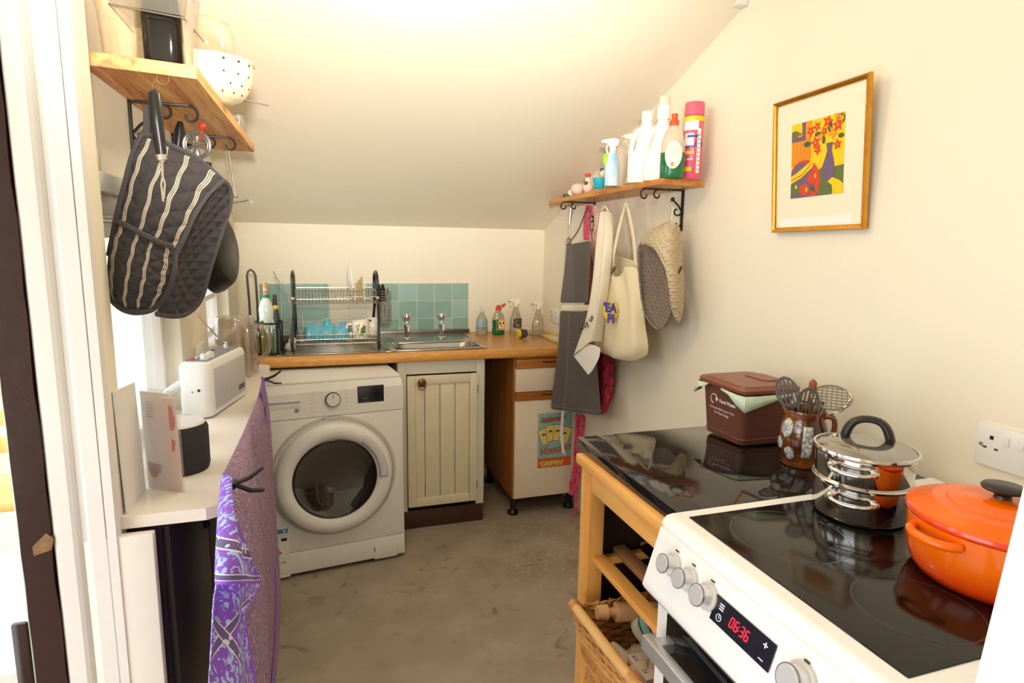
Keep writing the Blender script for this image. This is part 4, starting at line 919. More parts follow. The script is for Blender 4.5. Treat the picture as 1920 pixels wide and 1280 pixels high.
# washing-up liquid, large, red cap
GL = mat('green_liquid', (14,108,60), .12, coat=.6); c = (1.165, 1.850, ZS); bt_ = [(.038, 0), (.042, .004), (.043, .085), (.041, .120), (.030, .155), (.014, .172), (.013, .180)]
t = bottle('washing_up_bottle', 'large clear bottle half full of green washing-up liquid with orange-red cap on the right shelf', 'bottle', c, bt_, clear('bottle_clear', (250,240,224), .3, .1, .35), 
  [('green_liquid', [(.0, -.0), (.0385, .0), (.0428, .004), (.0438, .085), (.0, .086)], GL, 1), ('red_cap', [(.0155, .176), (.016, .188), (.012, .192), (.009, .202), (.011, .206), (.010, .212), (.0, .214)], mat('orange_red_cap', (240,80,28), .35), 0)], sx=.95, sy=.62, rot=-.75)
LW = mat('label_cream', (240,228,210), .45); rotb = -.75; cvb = cv-rotb
m = MB(); cc_ = V(c); ndir = V((-.66, -.75, 0)); rdir = V((.75, -.66, 0))
pts = circ(.008, .075, .028, .045, 28); 
flatprint('label', cc_+ndir*.0315, rdir, (0, 0, 1), ndir, [(LW, pts)] + [(mat('label_tan', (214,180,160), .5), [(-.008, .096-k*.006), (.024, .096-k*.006), (.024, .0975-k*.006), (-.008, .0975-k*.006)]) for k in range(5)] + [(mat('label_tan2', (186,150,134), .5), [(.0, .038), (.012, .038), (.012, .052), (.0, .052)])], t)
# two white laundry jugs
JW = mat('jug_white', (244,238,224), .38)
def jug(c, s, label, cap):
    t = thing('laundry_jug', label, 'bottle', c); vv = V((.66, .75, 0)); rr = V((.75, -.66, 0)); q = MB(); cx, cy_, cz = c
    # flat-sided jug as a stack of rounded sections, leaning neck
    rs = []
    for z, w_, d_, off in ((0, .044, .030, 0), (.006, .047, .033, 0), (.075*s, .047, .033, 0), (.095*s, .036, .031, .010), (.130*s, .031, .029, .014), (.155*s, .026, .026, .014), (.175*s, .020, .020, .014), (.185*s, .017, .017, .014)):
        rs.append([V(c)+rr*(x+off)+vv*y+V((0, 0, z)) for x, y in rrect(0, 0, w_, d_, min(w_, d_)*.7, 5)])
    q.rings(rs); q.build('jug_body', JW, t, ang=60)
    q = MB(); q.tube(smoothpath([V(c)+rr*.0+V((0, 0, .165*s)), V(c)+rr*-.022+V((0, 0, .152*s)), V(c)+rr*-.036+V((0, 0, .120*s)), V(c)+rr*-.040+V((0, 0, .085*s)), V(c)+rr*-.036+V((0, 0, .055*s))]), .010, 10); q.build('jug_handle', JW, t)
    q = MB(); q.lathe(cap, tuple(V(c)+rr*.014+V((0, 0, .185*s))), 24); q.build('cap', mat('cap_white', (248,242,228), .4), t)
    return t
jug((1.140, 2.015, ZS), 1.16, 'white laundry jug standing furthest left of the two jugs, with plain white cap', [(.019, 0), (.020, .004), (.020, .028), (.017, .034), (0, .034)])
jj = jug((1.155, 1.930, ZS), 1.12, 'white laundry jug with tall clear dosing cup on top, behind the green liquid', [(.023, 0), (.023, .042), (.021, .045), (.0, .045)])
q = MB(); q.lathe([(.021, 0), (.0195, .028), (.018, .030), (.0, .030)], tuple(V((1.155, 1.930, ZS))+V((.75, -.66, 0))*.014+V((0, 0, .185*1.12+.045))), 24); q.build('dosing_cup', clear('frosted_cup', (246,240,226), .2, .2, .55), jj)
def trigger(c, h, body, hd, label, m_body, m_head, name='spray_bottle', face=None, lab=None):
    t = thing(name, label, 'spray bottle', c); f = V(face or (-.7, .7, 0)).normalized()
    q = MB(); q.lathe([(a*1.0, b*h) for a, b in body], c, 24, sx=1, sy=.75); q.build('bottle_body', m_body, t, ang=60)
    p = V(c)+V((0, 0, h*body[-1][1])); q = MB(); q.cyl(p, p+V((0, 0, .018)), .013, .012, 16); q.build('collar', m_head, t)
    q = MB(); s = f.cross(V((0, 0, 1))).normalized()*.009; a = p+V((0, 0, .016))
    prof = [a-f*.020, a-f*.026+V((0, 0, .022)), a-f*.008+V((0, 0, .030)), a+f*.034+V((0, 0, .027)), a+f*.036+V((0, 0, .016)), a+f*.012+V((0, 0, .010)), a+f*.012]
    q.rings([[v+s for v in prof], [v-s for v in prof]]); q.build('spray_head', m_head, t)
    q = MB(); q.tube(smoothpath([a+f*.018+V((0, 0, .012)), a+f*.026+V((0, 0, -.006)), a+f*.020+V((0, 0, -.026)), a+f*.030+V((0, 0, -.040))], 4), .0035, 6); q.build('trigger', m_head, t)
    q = MB(); q.cyl(a+f*.034+V((0, 0, .0215)), a+f*.046+V((0, 0, .0215)), .006, .005, 10); q.build('nozzle', m_head, t)
    return t
WHH = mat('spray_head_white', (246,240,224), .35)
tb = [(.028, 0), (.030, .02), (.029, .45), (.024, .60), (.017, .74), (.012, .82)]
ca_ = (1.100, 2.165, ZS)
t = trigger(ca_, .160, tb, None, 'white spray bottle with pale blue and lime green label on the right shelf', mat('pale_blue_bottle', (232,240,240), .4, c2=(150,200,232), ns=26, stretch=(1, 1, .5)), WHH)
cvx = math.atan2(-ca_[1], -ca_[0])
q = MB(); q.ball((ca_[0]-.022, ca_[1]+.014, ZS+.098), .016, 12, (.8, .8, 1.6)); q.build('lime_label', mat('lime_print', (150,214,40), .4), t)
t = trigger((1.145, 2.085, ZS), .170, tb, None, 'empty clear spray bottle squeezed between the blue label sprayer and the white jugs', clear('amberish_clear', (232,214,180), .4, .1, .25), clear('clear_head', (236,222,196), .3, .2, .6))
# small things towards the far end
t = bottle('small_bottle', 'little cream bottle with red cap beside the turquoise pot on the right shelf', 'bottle', (1.17, 2.33, ZS), [(.016, 0), (.018, .003), (.018, .06), (.010, .075)], mat('mustard_body', (220,196,120), .45), [('red_cap', [(.011, .075), (.011, .10), (0, .102)], mat('bright_red', (230,50,20), .4), 0)], n=18)
t = bottle('small_bottle', 'small black bottle with cream cap behind the turquoise pot on the right shelf', 'bottle', (1.215, 2.37, ZS), [(.018, 0), (.020, .003), (.020, .07), (.011, .085)], mat('dark_bottle', (50,46,30), .3), [('cream_cap', [(.013, .085), (.013, .118), (0, .119)], mat('cream_cap', (240,226,180), .4), 0), ('label', [(.0203, .02), (.0203, .05)], mat('yellow_lab', (226,210,60), .4), 0)], n=18)
t = bottle('turquoise_pot', 'small turquoise plastic pot at the edge of the right shelf', 'pot', (1.105, 2.285, ZS), [(.016, 0), (.020, .002), (.028, .042), (.026, .042), (.015, .006), (0, .005)], mat('turquoise_plastic', (40,170,190), .35), n=22)
LG = [mat('toy_pink', (236,200,180), .6), mat('toy_red', (226,70,40), .4), mat('toy_cream', (240,230,200), .5), mat('toy_dark', (90,80,70), .4), mat('toy_blue', (60,100,200), .4)]
def small(name, label, cat, c, bits):
    t = thing(name, label, cat, c)
    for nm, o_, r, sc_, k in bits:
        q = MB(); q.ball(V(c)+V(o_), r, 12, sc_); q.build(nm, LG[k], t)
    return t
small('pomander', 'pale pink knobbly dish scourer with red cap on the right shelf', 'scourer', (1.145, 2.48, ZS), [('body', (0, 0, .024), .024, (1, 1, 1), 0), ('neck', (.004, .01, .055), .012, (1, 1, 1.2), 2), ('cap', (.004, .012, .078), .013, (1.1, 1.1, .7), 1), ('spot', (-.014, -.012, .040), .009, (1, 1, 1), 3)])
small('figurine', 'small cream ornament with blue top beside the pink scourer', 'ornament', (1.20, 2.42, ZS), [('body', (0, 0, .030), .028, (1, 1, 1.15), 0), ('head', (0, 0, .078), .024, (1.1, 1, .8), 2), ('hat', (-.012, .014, .096), .010, (1, 1, .8), 4)])
small('sponge_ball', 'pink mesh body puff lying on the right shelf', 'sponge', (1.15, 2.60, ZS), [('puff', (0, 0, .026), .030, (1.1, 1.2, .9), 0), ('fold', (.01, .03, .020), .024, (1, 1, .9), 0), ('thread', (-.01, .05, .014), .015, (1, 1, 1), 2)])
t = thing('shallow_tin', 'low open glass and gold tin at the far end of the right shelf', 'tin', (1.20, 2.80, ZS))
q = MB(); q.lathe([(.034, 0), (.036, .003), (.036, .020), (.034, .020), (.033, .004), (0, .004)], (1.20, 2.80, ZS), 26); q.build('tin_wall', mat('pewter', (120,110,96), .3, metal=.8), t)
q = MB(); q.lathe([(.022, .004), (.024, .012), (.018, .018), (0, .019)], (1.205, 2.78, ZS), 20); q.build('gold_lid', mat('gold_lid', (222,186,90), .3, metal=.8), t)

# ================================================================ HANGING THINGS UNDER THE RIGHT SHELF
for hx_, hy_ in ((1.19, 2.985), (1.21, 2.80), (1.20, 2.44), (1.19, 2.235), (1.22, 1.935)): hook(hx_, hy_, ZS-.019, rs_)
# ladle
t = thing('hanging_ladle', 'steel ladle hanging at the far end below the right shelf', 'ladle', (1.2000, 2.8019, 1.4275))
q = MB(); a, b = V((1.2000, 2.7758, 1.5998)), V((1.2000, 2.7916, 1.4665)); q.tube(smoothpath([a+V((0, .012, 0)), a+V((0, 0, .014)), a+V((0, -.012, 0)), b+V((0, -.004, .06)), b]), .0035, 8); q.tube([a+V((0, .012, 0)), b+V((0, .006, .06)), b], .003, 8); q.build('handle', STEELB, t)
q = MB(); q.ball((1.1900, 2.7785, 1.4273), .026, 16, (.5, .9, 1)); q.build('bowl', STEELB, t)
def cloth(name, rows, m_, parent=None, th=.003, sub=1, label=None, cat=None, group=None):
    q = MB(); q.sheet(rows); o = q.build(name, m_, parent, solid=th, sub=sub, off=0)
    if cat: tag(o, label, cat, group)
    return o
def dense(rows, kx=3, ky=3, wob=None):
    """refine a coarse grid of points with a smooth spline in both directions; wob adds folds"""
    R1 = [smoothpath(r, kx) for r in rows]; cols = [smoothpath(list(c_), ky) for c_ in zip(*R1)]
    out = [list(r) for r in zip(*cols)]
    if wob:
        nv, nu = len(out), len(out[0])
        out = [[p+wob(j/(nu-1), i/(nv-1)) for j, p in enumerate(r)] for i, r in enumerate(out)]
    return out
# floral apron behind (red and pink)
FL = mat('red_floral', (214,52,84), .8, c2=(96,24,40), ns=38); FLP = mat('pink_floral', (238,110,150), .8, c2=(204,40,70), ns=60)
fa = thing('floral_apron', 'red and pink floral apron with long ties, mostly hidden behind the grey apron', 'apron', (1.2700, 2.5802, 0.2665))
cloth('apron_skirt', dense([[(1.2749, 2.7600, 1.3897), (1.2400, 2.5562, 1.3917), (1.2400, 2.4485, 1.3930)], [(1.2794, 2.7600, 1.0438), (1.2400, 2.5008, 1.0761), (1.2400, 2.3816, 0.9951)], [(1.2810, 2.7600, 0.7690), (1.2400, 2.4520, 0.8351), (1.2800, 2.4187, 0.7776)], [(1.2829, 2.7600, 0.5576), (1.2400, 2.4457, 0.6393), (1.2800, 2.4824, 0.6470)]], 3, 3, lambda u, v: V((.008*math.sin(u*9), 0, 0))), FL, fa)
cloth('neck_strap', dense([[(1.2200, 2.6590, 1.6039), (1.2200, 2.5774, 1.5992)], [(1.2200, 2.6767, 1.5280), (1.2200, 2.5932, 1.5180)], [(1.2300, 2.6913, 1.4407), (1.2300, 2.6194, 1.4404)]]), FLP, fa, .004)
cloth('neck_strap', dense([[(1.2150, 2.5782, 1.5991), (1.2150, 2.5279, 1.5962)], [(1.2150, 2.5482, 1.5118), (1.2150, 2.5030, 1.4987)], [(1.2300, 2.6211, 1.3908), (1.2300, 2.5685, 1.3179)]]), mat('cream_floral', (236,214,190), .8, c2=(226,120,110), ns=40), fa, .003)
for k, (x0, x1_, yb) in enumerate(((1074, 1087, 960), (1079, 1086, 895))):
    rows = [[(1.2513, 2.7700, 0.5571), (1.2754, 2.7700, 0.5554)], [(1.2529, 2.7700, 0.3411), (1.2895, 2.7700, 0.3377)], [(1.2341, 2.7700, 0.1819), (1.2714, 2.7700, 0.1630)], [(1.2300, 2.7700, 0.1232), (1.2581, 2.7700, 0.1050)]] if k == 0 else [[(1.2663, 2.7500, 0.5587), (1.3025, 2.7500, 0.5561)], [(1.2631, 2.7500, 0.3181), (1.2874, 2.7500, 0.3157)], [(1.2577, 2.7500, 0.1282), (1.2761, 2.7500, 0.1261)], [(1.2512, 2.7500, -0.0348), (1.2668, 2.7500, -0.0429)]]
    cloth('apron_tie', dense(rows, 2, 4, lambda u, v: V((.004*math.sin(v*17), 0, 0))), FLP, fa, .002)
for (xa, xb, mm, nm) in ((1102, 1107, 'wht_ribbon', 0), (1112, 1122, 'rose_panel', 1)):
    rows = [[(1.3302, 2.7700, 0.5515), (1.3455, 2.7700, 0.5504)], [(1.3303, 2.7700, 0.3924), (1.3457, 2.7700, 0.3910)]] if nm == 0 else [[(1.3517, 2.7700, 0.5471), (1.3825, 2.7700, 0.5448)], [(1.3583, 2.7700, 0.3841), (1.3894, 2.7700, 0.3813)]]
    cloth('hem_ribbon', dense(rows, 2, 3), mat('ribbon_white', (226,226,228), .7) if nm == 0 else mat('ribbon_rose', (200,70,90), .7), fa, .002)
cloth('apron_tie', dense([[(1.1549, 2.7200, 0.5972), (1.1723, 2.7200, 0.5959)], [(1.1498, 2.7200, 0.4806), (1.1678, 2.7200, 0.4651)], [(1.1621, 2.7200, 0.3668), (1.1862, 2.7200, 0.3503)]], 2, 4), MATS['ribbon_white'], fa, .002)
# grey apron
GA = mat('grey_canvas', (104,96,92), .85, noise=.10, ns=6, bump=.5, bs=260)
ga = thing('grey_apron', 'grey canvas apron with a cream band, hanging below the far half of the right shelf', 'apron', (1.2200, 2.6557, 0.5880))
fold = lambda u, v: V((-.010*math.sin(u*7+v*2)*v-.004*math.sin(u*15), 0, 0))
cloth('bib', dense([[(1.1627, 2.7400, 1.4141), (1.1953, 2.7000, 1.4274), (1.1900, 2.5118, 1.4392)], [(1.1565, 2.7400, 1.2593), (1.1966, 2.6900, 1.2671), (1.1900, 2.5097, 1.2837)], [(1.1463, 2.7400, 1.1338), (1.1967, 2.6800, 1.1388), (1.1900, 2.5101, 1.1548)]], 4, 3, fold), GA, ga, .0025)
cloth('waist_band', dense([[(1.1445, 2.7350, 1.1264), (1.1947, 2.6750, 1.1315), (1.1880, 2.5053, 1.1480)], [(1.1397, 2.7350, 1.0975), (1.1959, 2.6750, 1.1003), (1.1880, 2.5028, 1.1188)]], 4, 2), mat('cream_band', (226,216,196), .8, bump=.4, bs=90), ga, .003)
cloth('skirt', dense([[(1.1390, 2.7400, 1.0970), (1.1925, 2.6800, 1.0998), (1.1900, 2.4846, 1.1207)], [(1.1360, 2.7400, 0.9159), (1.1999, 2.6700, 0.9251), (1.1950, 2.4252, 0.9533)], [(1.1236, 2.7400, 0.7537), (1.2073, 2.6600, 0.7532), (1.2000, 2.3900, 0.8059)], [(1.1109, 2.7400, 0.5976), (1.2027, 2.6500, 0.5990), (1.2000, 2.3512, 0.6684)]], 4, 4, fold), GA, ga, .0025)
ST = mat('pale_stitching', (176,166,156), .8)
q = MB()
for pth in ([(1.1637, 2.6900, 1.0810), (1.1616, 2.6800, 0.8451), (1.1476, 2.6700, 0.6220)], [(1.1121, 2.7300, 0.6168), (1.1976, 2.6400, 0.6184), (1.1900, 2.3380, 0.6874)], [(1.1553, 2.6800, 0.9488), (1.2002, 2.6600, 0.9504)]): q.tube(smoothpath([V(p) for p in pth], 8), .0007, 4)
q.build('stitching', ST, ga)
q = MB(); q.tube(smoothpath([V((1.1627, 2.7400, 1.4141)), V((1.2132, 2.7200, 1.4863)), V((1.2050, 2.5962, 1.5902)), V((1.2000, 2.5483, 1.4875)), V((1.1900, 2.5114, 1.4344))]), .003, 6); q.build('neck_cord', GA, ga)
# tea towel
TT = mat('tea_towel_white', (236,226,206), .85, bump=.35, bs=150)
tt_ = thing('tea_towel', 'off-white tea towel with black script hanging from one corner, behind the tote bag', 'tea towel', (1.2000, 2.4805, 0.8261))
tf = lambda u, v: V((-.014*math.sin(u*14)*(1-.5*v), 0, 0))
cloth('towel_cloth', dense([[(1.2050, 2.4560, 1.5596), (1.2000, 2.4001, 1.5658), (1.2050, 2.3584, 1.5462)], [(1.1700, 2.4159, 1.4384), (1.1550, 2.3090, 1.4377), (1.1900, 2.3049, 1.4383)], [(1.1400, 2.3800, 1.2557), (1.1250, 2.2676, 1.2627), (1.1800, 2.2984, 1.2606)], [(1.1200, 2.3940, 1.0917), (1.1100, 2.2734, 1.1066), (1.1800, 2.3236, 1.0990)], [(1.1000, 2.4735, 0.9167), (1.1000, 2.3061, 1.0069), (1.1700, 2.3154, 1.0030)]], 6, 5, tf), TT, tt_, .002)
cloth('towel_corner', dense([[(1.1000, 2.4737, 0.9192), (1.1050, 2.3588, 0.9937), (1.1200, 2.2437, 0.9935)], [(1.1000, 2.3897, 0.8911), (1.1050, 2.3107, 0.9365), (1.1150, 2.2445, 0.9483)], [(1.1000, 2.3100, 0.8646), (1.1020, 2.2990, 0.8738), (1.1050, 2.2902, 0.8824)]], 5, 4), mat('towel_bright', (238,234,228), .85), tt_, .002)
q = MB(); q.tube(smoothpath([V((1.2000, 2.4462, 1.5635)), V((1.1900, 2.3969, 1.5833)), V((1.1950, 2.3694, 1.5575))], 4), .004, 6); q.build('gathered_corner', TT, tt_)
td = (V((1.1700, 2.4414, 1.1089))-V((1.1700, 2.5319, 1.0291))).normalized()
tn = V((-.85, -.5, 0)).normalized(); td = (td-tn*td.dot(tn)).normalized()
lettering('way us', (1.0850, 2.3636, 1.0451), td, tn.cross(td), .034, BLK, tt_, bold=.0005)
# tote bag
TB = mat('calico', (238,224,190), .85, noise=.04, ns=5, bump=.3, bs=120)
tg = thing('tote_bag', 'natural calico tote bag printed in purple and yellow, hanging from a shelf hook', 'bag', (1.1700, 2.1521, 0.9541))
bf = lambda u, v: V((-.007*math.sin(u*8+3*v)-.004*math.sin(u*17+1), 0, 0))
cloth('bag_front', dense([[(1.2000, 2.3965, 1.2963), (1.1900, 2.3268, 1.3041), (1.1850, 2.2532, 1.2898), (1.1900, 2.1933, 1.3316), (1.2000, 2.1084, 1.3348)], [(1.1900, 2.3873, 1.1851), (1.1650, 2.2441, 1.1979), (1.1550, 2.1475, 1.2065), (1.1650, 2.0801, 1.2122), (1.1900, 2.0426, 1.2152)], [(1.1900, 2.4031, 1.0653), (1.1550, 2.2290, 1.0887), (1.1400, 2.1099, 1.1046), (1.1550, 2.0321, 1.1143), (1.1900, 2.0165, 1.1114)], [(1.1900, 2.4272, 0.9702), (1.1550, 2.2439, 0.9853), (1.1400, 2.0997, 0.9952), (1.1550, 2.0152, 1.0239), (1.1900, 1.9982, 1.0461)], [(1.1950, 2.4304, 0.9500), (1.1750, 2.2801, 0.9485), (1.1650, 2.1433, 0.9603), (1.1750, 2.0459, 0.9737), (1.1950, 2.0106, 1.0045)]], 5, 4, bf), TB, tg, .002)
cloth('bag_back', dense([[(1.2350, 2.4386, 1.3931), (1.2400, 2.3224, 1.3721), (1.2350, 2.1720, 1.3539)], [(1.2400, 2.4822, 1.1763), (1.2500, 2.3220, 1.1671), (1.2400, 2.1243, 1.2075)], [(1.2350, 2.5074, 0.9505), (1.2400, 2.2843, 0.9637), (1.2350, 2.0768, 1.0213)]], 4, 4), TB, tg, .002)
cloth('bag_lining', dense([[(1.2000, 2.2117, 1.3310), (1.2050, 2.1854, 1.3320), (1.2150, 2.1521, 1.3375)], [(1.1960, 2.1914, 1.2888), (1.2000, 2.1540, 1.2801), (1.2050, 2.1195, 1.2716)], [(1.1920, 2.1615, 1.2370), (1.1950, 2.1318, 1.2329), (1.2000, 2.1138, 1.2174)]], 3, 3), mat('calico_inside', (228,208,160), .85), tg, .002)
for pts in ([(1.1900, 2.3008, 1.2874), (1.1850, 2.2892, 1.3723), (1.1850, 2.2523, 1.4811), (1.1900, 2.2172, 1.5857)], [(1.2000, 2.1251, 1.3342), (1.2000, 2.1520, 1.4379), (1.1950, 2.1809, 1.5216), (1.1900, 2.2039, 1.5849)], [(1.2250, 2.4168, 1.3700), (1.2200, 2.3407, 1.4614), (1.2000, 2.2418, 1.5558), (1.1900, 2.2131, 1.5897)]):
    P_ = smoothpath([V(p) for p in pts], 5); cloth('bag_strap', [[p+V((0, -.013, 0)), p, p+V((0, .013, 0))] if i < len(P_)-3 else [p+V((0, -.006, 0)), p, p+V((0, .006, 0))] for i, p in enumerate(P_)], TB, tg, .003)
PU = mat('purple_print', (84,62,170), .7); YP = mat('yellow_print', (240,214,40), .7)
tdir = V((.38, -.92, 0)).normalized(); q = MB(); o0 = V((1.1300, 2.1812, 1.1520)); q.prism([o0+tdir*a+V((0, 0, b)) for a, b in circ(-.004, .0, .038, .040, 24)], (.001, .0005, 0)); 
q.build('yellow_disc', YP, tg, smooth=False)
lettering("'EA", (1.1120, 2.2168, 1.1507), tdir, (0, 0, 1), .050, PU, tg, bold=.0025); lettering('PI', (1.1140, 2.1835, 1.1087), tdir, (0, 0, 1), .050, PU, tg, bold=.0025)
q = MB(); q.tube([V((1.1900, 2.3020, 1.3007)), V((1.1850, 2.2709, 1.3287))], .007, 6); q.build('toggle', mat('brown_toggle', (150,104,30), .5), tg)
# beige quilted double oven glove
def quilt(name, c, r, k=26, ang=.78, st=.9):
    if name in MATS: return MATS[name]
    m = bpy.data.materials.new(name); m.use_nodes = True; nt = m.node_tree; b = nt.nodes['Principled BSDF']; b.inputs['Base Color'].default_value = (*lin(c), 1); b.inputs['Roughness'].default_value = r
    tc = nt.nodes.new('ShaderNodeTexCoord'); outs = []
    for s_ in (1, -1):
        mp = nt.nodes.new('ShaderNodeMapping'); mp.inputs['Rotation'].default_value = (s_*ang, 0, 0); wv_ = nt.nodes.new('ShaderNodeTexWave'); wv_.bands_direction = 'Y'; wv_.inputs['Scale'].default_value = k/6.28*2; nt.links.new(tc.outputs['Object'], mp.inputs[0]); nt.links.new(mp.outputs[0], wv_.inputs['Vector']); outs.append(wv_)
    mm = nt.nodes.new('ShaderNodeMath'); mm.operation = 'MINIMUM'; nt.links.new(outs[0].outputs['Fac'], mm.inputs[0]); nt.links.new(outs[1].outputs['Fac'], mm.inputs[1])
    bp = nt.nodes.new('ShaderNodeBump'); bp.inputs['Strength'].default_value = st; bp.inputs['Distance'].default_value = .006; nt.links.new(mm.outputs[0], bp.inputs['Height']); nt.links.new(bp.outputs[0], b.inputs['Normal'])
    MATS[name] = m; return m
OGB = quilt('beige_quilt', (208,188,156), .85, 60); OGG = quilt('taupe_quilt', (140,124,112), .85, 50)
gv = thing('oven_glove', 'beige quilted double oven glove with taupe inside hanging near the bracket end', 'oven glove', (1.2200, 1.9479, 1.1096))
q = MB(); q.tube([V((1.2200, 1.9156, 1.5536)), V((1.2150, 1.9123, 1.5309)), V((1.2200, 1.9201, 1.4977))], .0022, 6); q.build('hanging_loop', TB, gv)
# outside hood of the glove
cloth('outer_panel', dense([[(1.2150, 1.9610, 1.4950), (1.2050, 1.9037, 1.5005), (1.2200, 1.8958, 1.4932), (1.2500, 1.9174, 1.4852)],
  [(1.1850, 2.0229, 1.4607), (1.1700, 1.9204, 1.4627), (1.1900, 1.8720, 1.4550), (1.2500, 1.8979, 1.4283)],
  [(1.1900, 2.0833, 1.4253), (1.1550, 1.9243, 1.4267), (1.1750, 1.8519, 1.3903), (1.2500, 1.8790, 1.3436)],
  [(1.1700, 1.9638, 1.4251), (1.1550, 1.8774, 1.3841), (1.1750, 1.8220, 1.3270), (1.2500, 1.8664, 1.2872)],
  [(1.1650, 1.8747, 1.3694), (1.1600, 1.8313, 1.3229), (1.1850, 1.8166, 1.2536), (1.2500, 1.8617, 1.2112)],
  [(1.1700, 1.8422, 1.3075), (1.1700, 1.8198, 1.2535), (1.1950, 1.8262, 1.1966), (1.2450, 1.8624, 1.1631)],
  [(1.1850, 1.8422, 1.2422), (1.1900, 1.8351, 1.1958), (1.2100, 1.8452, 1.1563), (1.2400, 1.8694, 1.1411)]], 4, 4), OGB, gv, .010)
# taupe lining of the far mitt seen inside
cloth('inner_panel', dense([[(1.2000, 2.1000, 1.4173), (1.2250, 2.0952, 1.4218), (1.2300, 2.0401, 1.4140), (1.2100, 1.9591, 1.3793)],
  [(1.1950, 2.0954, 1.3763), (1.2250, 2.0847, 1.3564), (1.2300, 2.0173, 1.3383), (1.2000, 1.9112, 1.3134)],
  [(1.1950, 2.0733, 1.2745), (1.2250, 2.0597, 1.2650), (1.2300, 1.9868, 1.2598), (1.1950, 1.8723, 1.2491)],
  [(1.1950, 2.0442, 1.1842), (1.2200, 2.0232, 1.1798), (1.2250, 1.9634, 1.1818), (1.1950, 1.8562, 1.1935)],
  [(1.2000, 2.0206, 1.1394), (1.2150, 1.9944, 1.1300), (1.2150, 1.9353, 1.1373), (1.2000, 1.8673, 1.1577)],
  [(1.2050, 1.9761, 1.1143), (1.2100, 1.9613, 1.1100), (1.2100, 1.9321, 1.1140), (1.2050, 1.8968, 1.1287)]], 4, 4), OGG, gv, .010)
q = MB(); q.tube(smoothpath([V(p) for p in ((1.1750, 1.9720, 1.4232), (1.1700, 1.8826, 1.3674), (1.1750, 1.8500, 1.3071), (1.1850, 1.8412, 1.2329), (1.1900, 1.8499, 1.1752), (1.1980, 1.8929, 1.1313), (1.2000, 1.9378, 1.1135), (1.1950, 1.9837, 1.1277), (1.1900, 2.0307, 1.1754), (1.1850, 2.0599, 1.2754), (1.1850, 2.0820, 1.3765), (1.1850, 2.0703, 1.4232), (1.1800, 2.0271, 1.4331), (1.1750, 1.9720, 1.4232))], 5), .0045, 8); q.build('piping', OGG, gv)
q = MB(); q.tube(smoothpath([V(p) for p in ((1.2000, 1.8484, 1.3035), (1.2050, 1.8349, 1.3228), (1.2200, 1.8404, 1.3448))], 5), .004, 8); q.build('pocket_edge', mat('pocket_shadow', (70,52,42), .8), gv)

# ================================================================ PICTURE
pf = thing('framed_picture', 'gold-framed floral still life print in white mount on the right wall', 'picture', (1.30, 1.335, 1.459))
TLc, TRc, BRc, BLc = V((1.270, 1.497, 1.822)), V((1.270, 1.176, 1.829)), V((1.3005, 1.176, 1.463)), V((1.3005, 1.497, 1.459))
def pq(a, b, off=0):      # a along the width 0..1 from the left, b up 0..1
    p = BLc*(1-a)*(1-b)+BRc*a*(1-b)+TLc*(1-a)*b+TRc*a*b; n_ = (BRc-BLc).cross(TLc-BLc).normalized(); n_ = n_ if n_.x < 0 else -n_
    return p+n_*off
GD = mat('gilt', (222,158,58), .26, metal=.85, noise=.25, ns=40)
W_ = .321; Hh = .366; fw = .0135
for (a0, b0, a1, b1, hor) in ((0, 0, 1, 0, 1), (0, 1, 1, 1, 1), (0, 0, 0, 1, 0), (1, 0, 1, 1, 0)):
    q = MB(); rs = []
    for s in (0, 1):
        a, b = (a1, b1) if s else (a0, b0); row = []
        for w_, hh in ((0, -.004), (0, .006), (.25, .010), (.5, .0085), (.75, .006), (1, .003), (1, -.004)):
            da = (w_*fw/W_)*(1 if a == 0 else -1); db = (w_*fw/Hh)*(1 if b == 0 else -1); row.append(pq(a+da, b+db, hh))
        rs.append(row)
    q.rings(rs); q.build('frame_rail', GD, pf, ang=50)
q = MB(); q.rings([[pq(a, b, o_) for a, b in ((.03, .03), (.97, .03), (.97, .97), (.03, .97))] for o_ in (-.003, .0005)]); q.build('mount', mat('mount_white', (246,236,212), .6), pf, smooth=False)
# the print: flat colours in the plane of the mount
A0, A1, B0, B1 = .215, .775, .255, .800
pY = mat('print_yellow', (248,204,10), .55); pO = mat('print_orange', (244,150,24), .55); pR = mat('print_red', (218,66,36), .55); pG = mat('print_green', (96,112,60), .55); pV = mat('print_violet', (112,90,120), .55); pD = mat('print_dark_green', (70,90,56), .55); pOl = mat('print_brown', (170,90,20), .55)
def star(cx, cy, r, k=6, a=0, inner=.45): return [(cx+(r if i % 2 == 0 else r*inner)*math.cos(a+pi*i/k), cy+(r if i % 2 == 0 else r*inner)*math.sin(a+pi*i/k)*.95) for i in range(2*k)]
S = [(pY, [(0, 0), (1, 0), (1, 1), (0, 1)]), (pO, [(0, .42), (.40, .50), (.40, 1), (0, 1)])]
for k in range(8): S.append((pOl, [(.04+.045*k, .45), (.046+.045*k, .45), (.046+.045*k, .80), (.04+.045*k, .80)]))
S += [(pV, [(0, .76), (.28, .76), (.28, 1), (.0, 1)]), (pY, [(0, .82), (.21, .82), (.21, 1), (0, 1)]), (pG, circ(.06, .86, .10, .05, 16)), (pR, [(.10, .83), (.2, .83), (.2, .87), (.14, .88)])]
S += [(pG, [(0, 0), (1, 0), (1, .36), (.85, .35), (.6, .36), (.45, .3), (0, .3)]), (pY, [(.80, 0), (1, 0), (1, .12), (.93, .17), (.86, .14)]), (pY, [(.82, .0), (.98, .0), (.95, .16), (.80, .22), (.72, .17), (.80, .12)])]
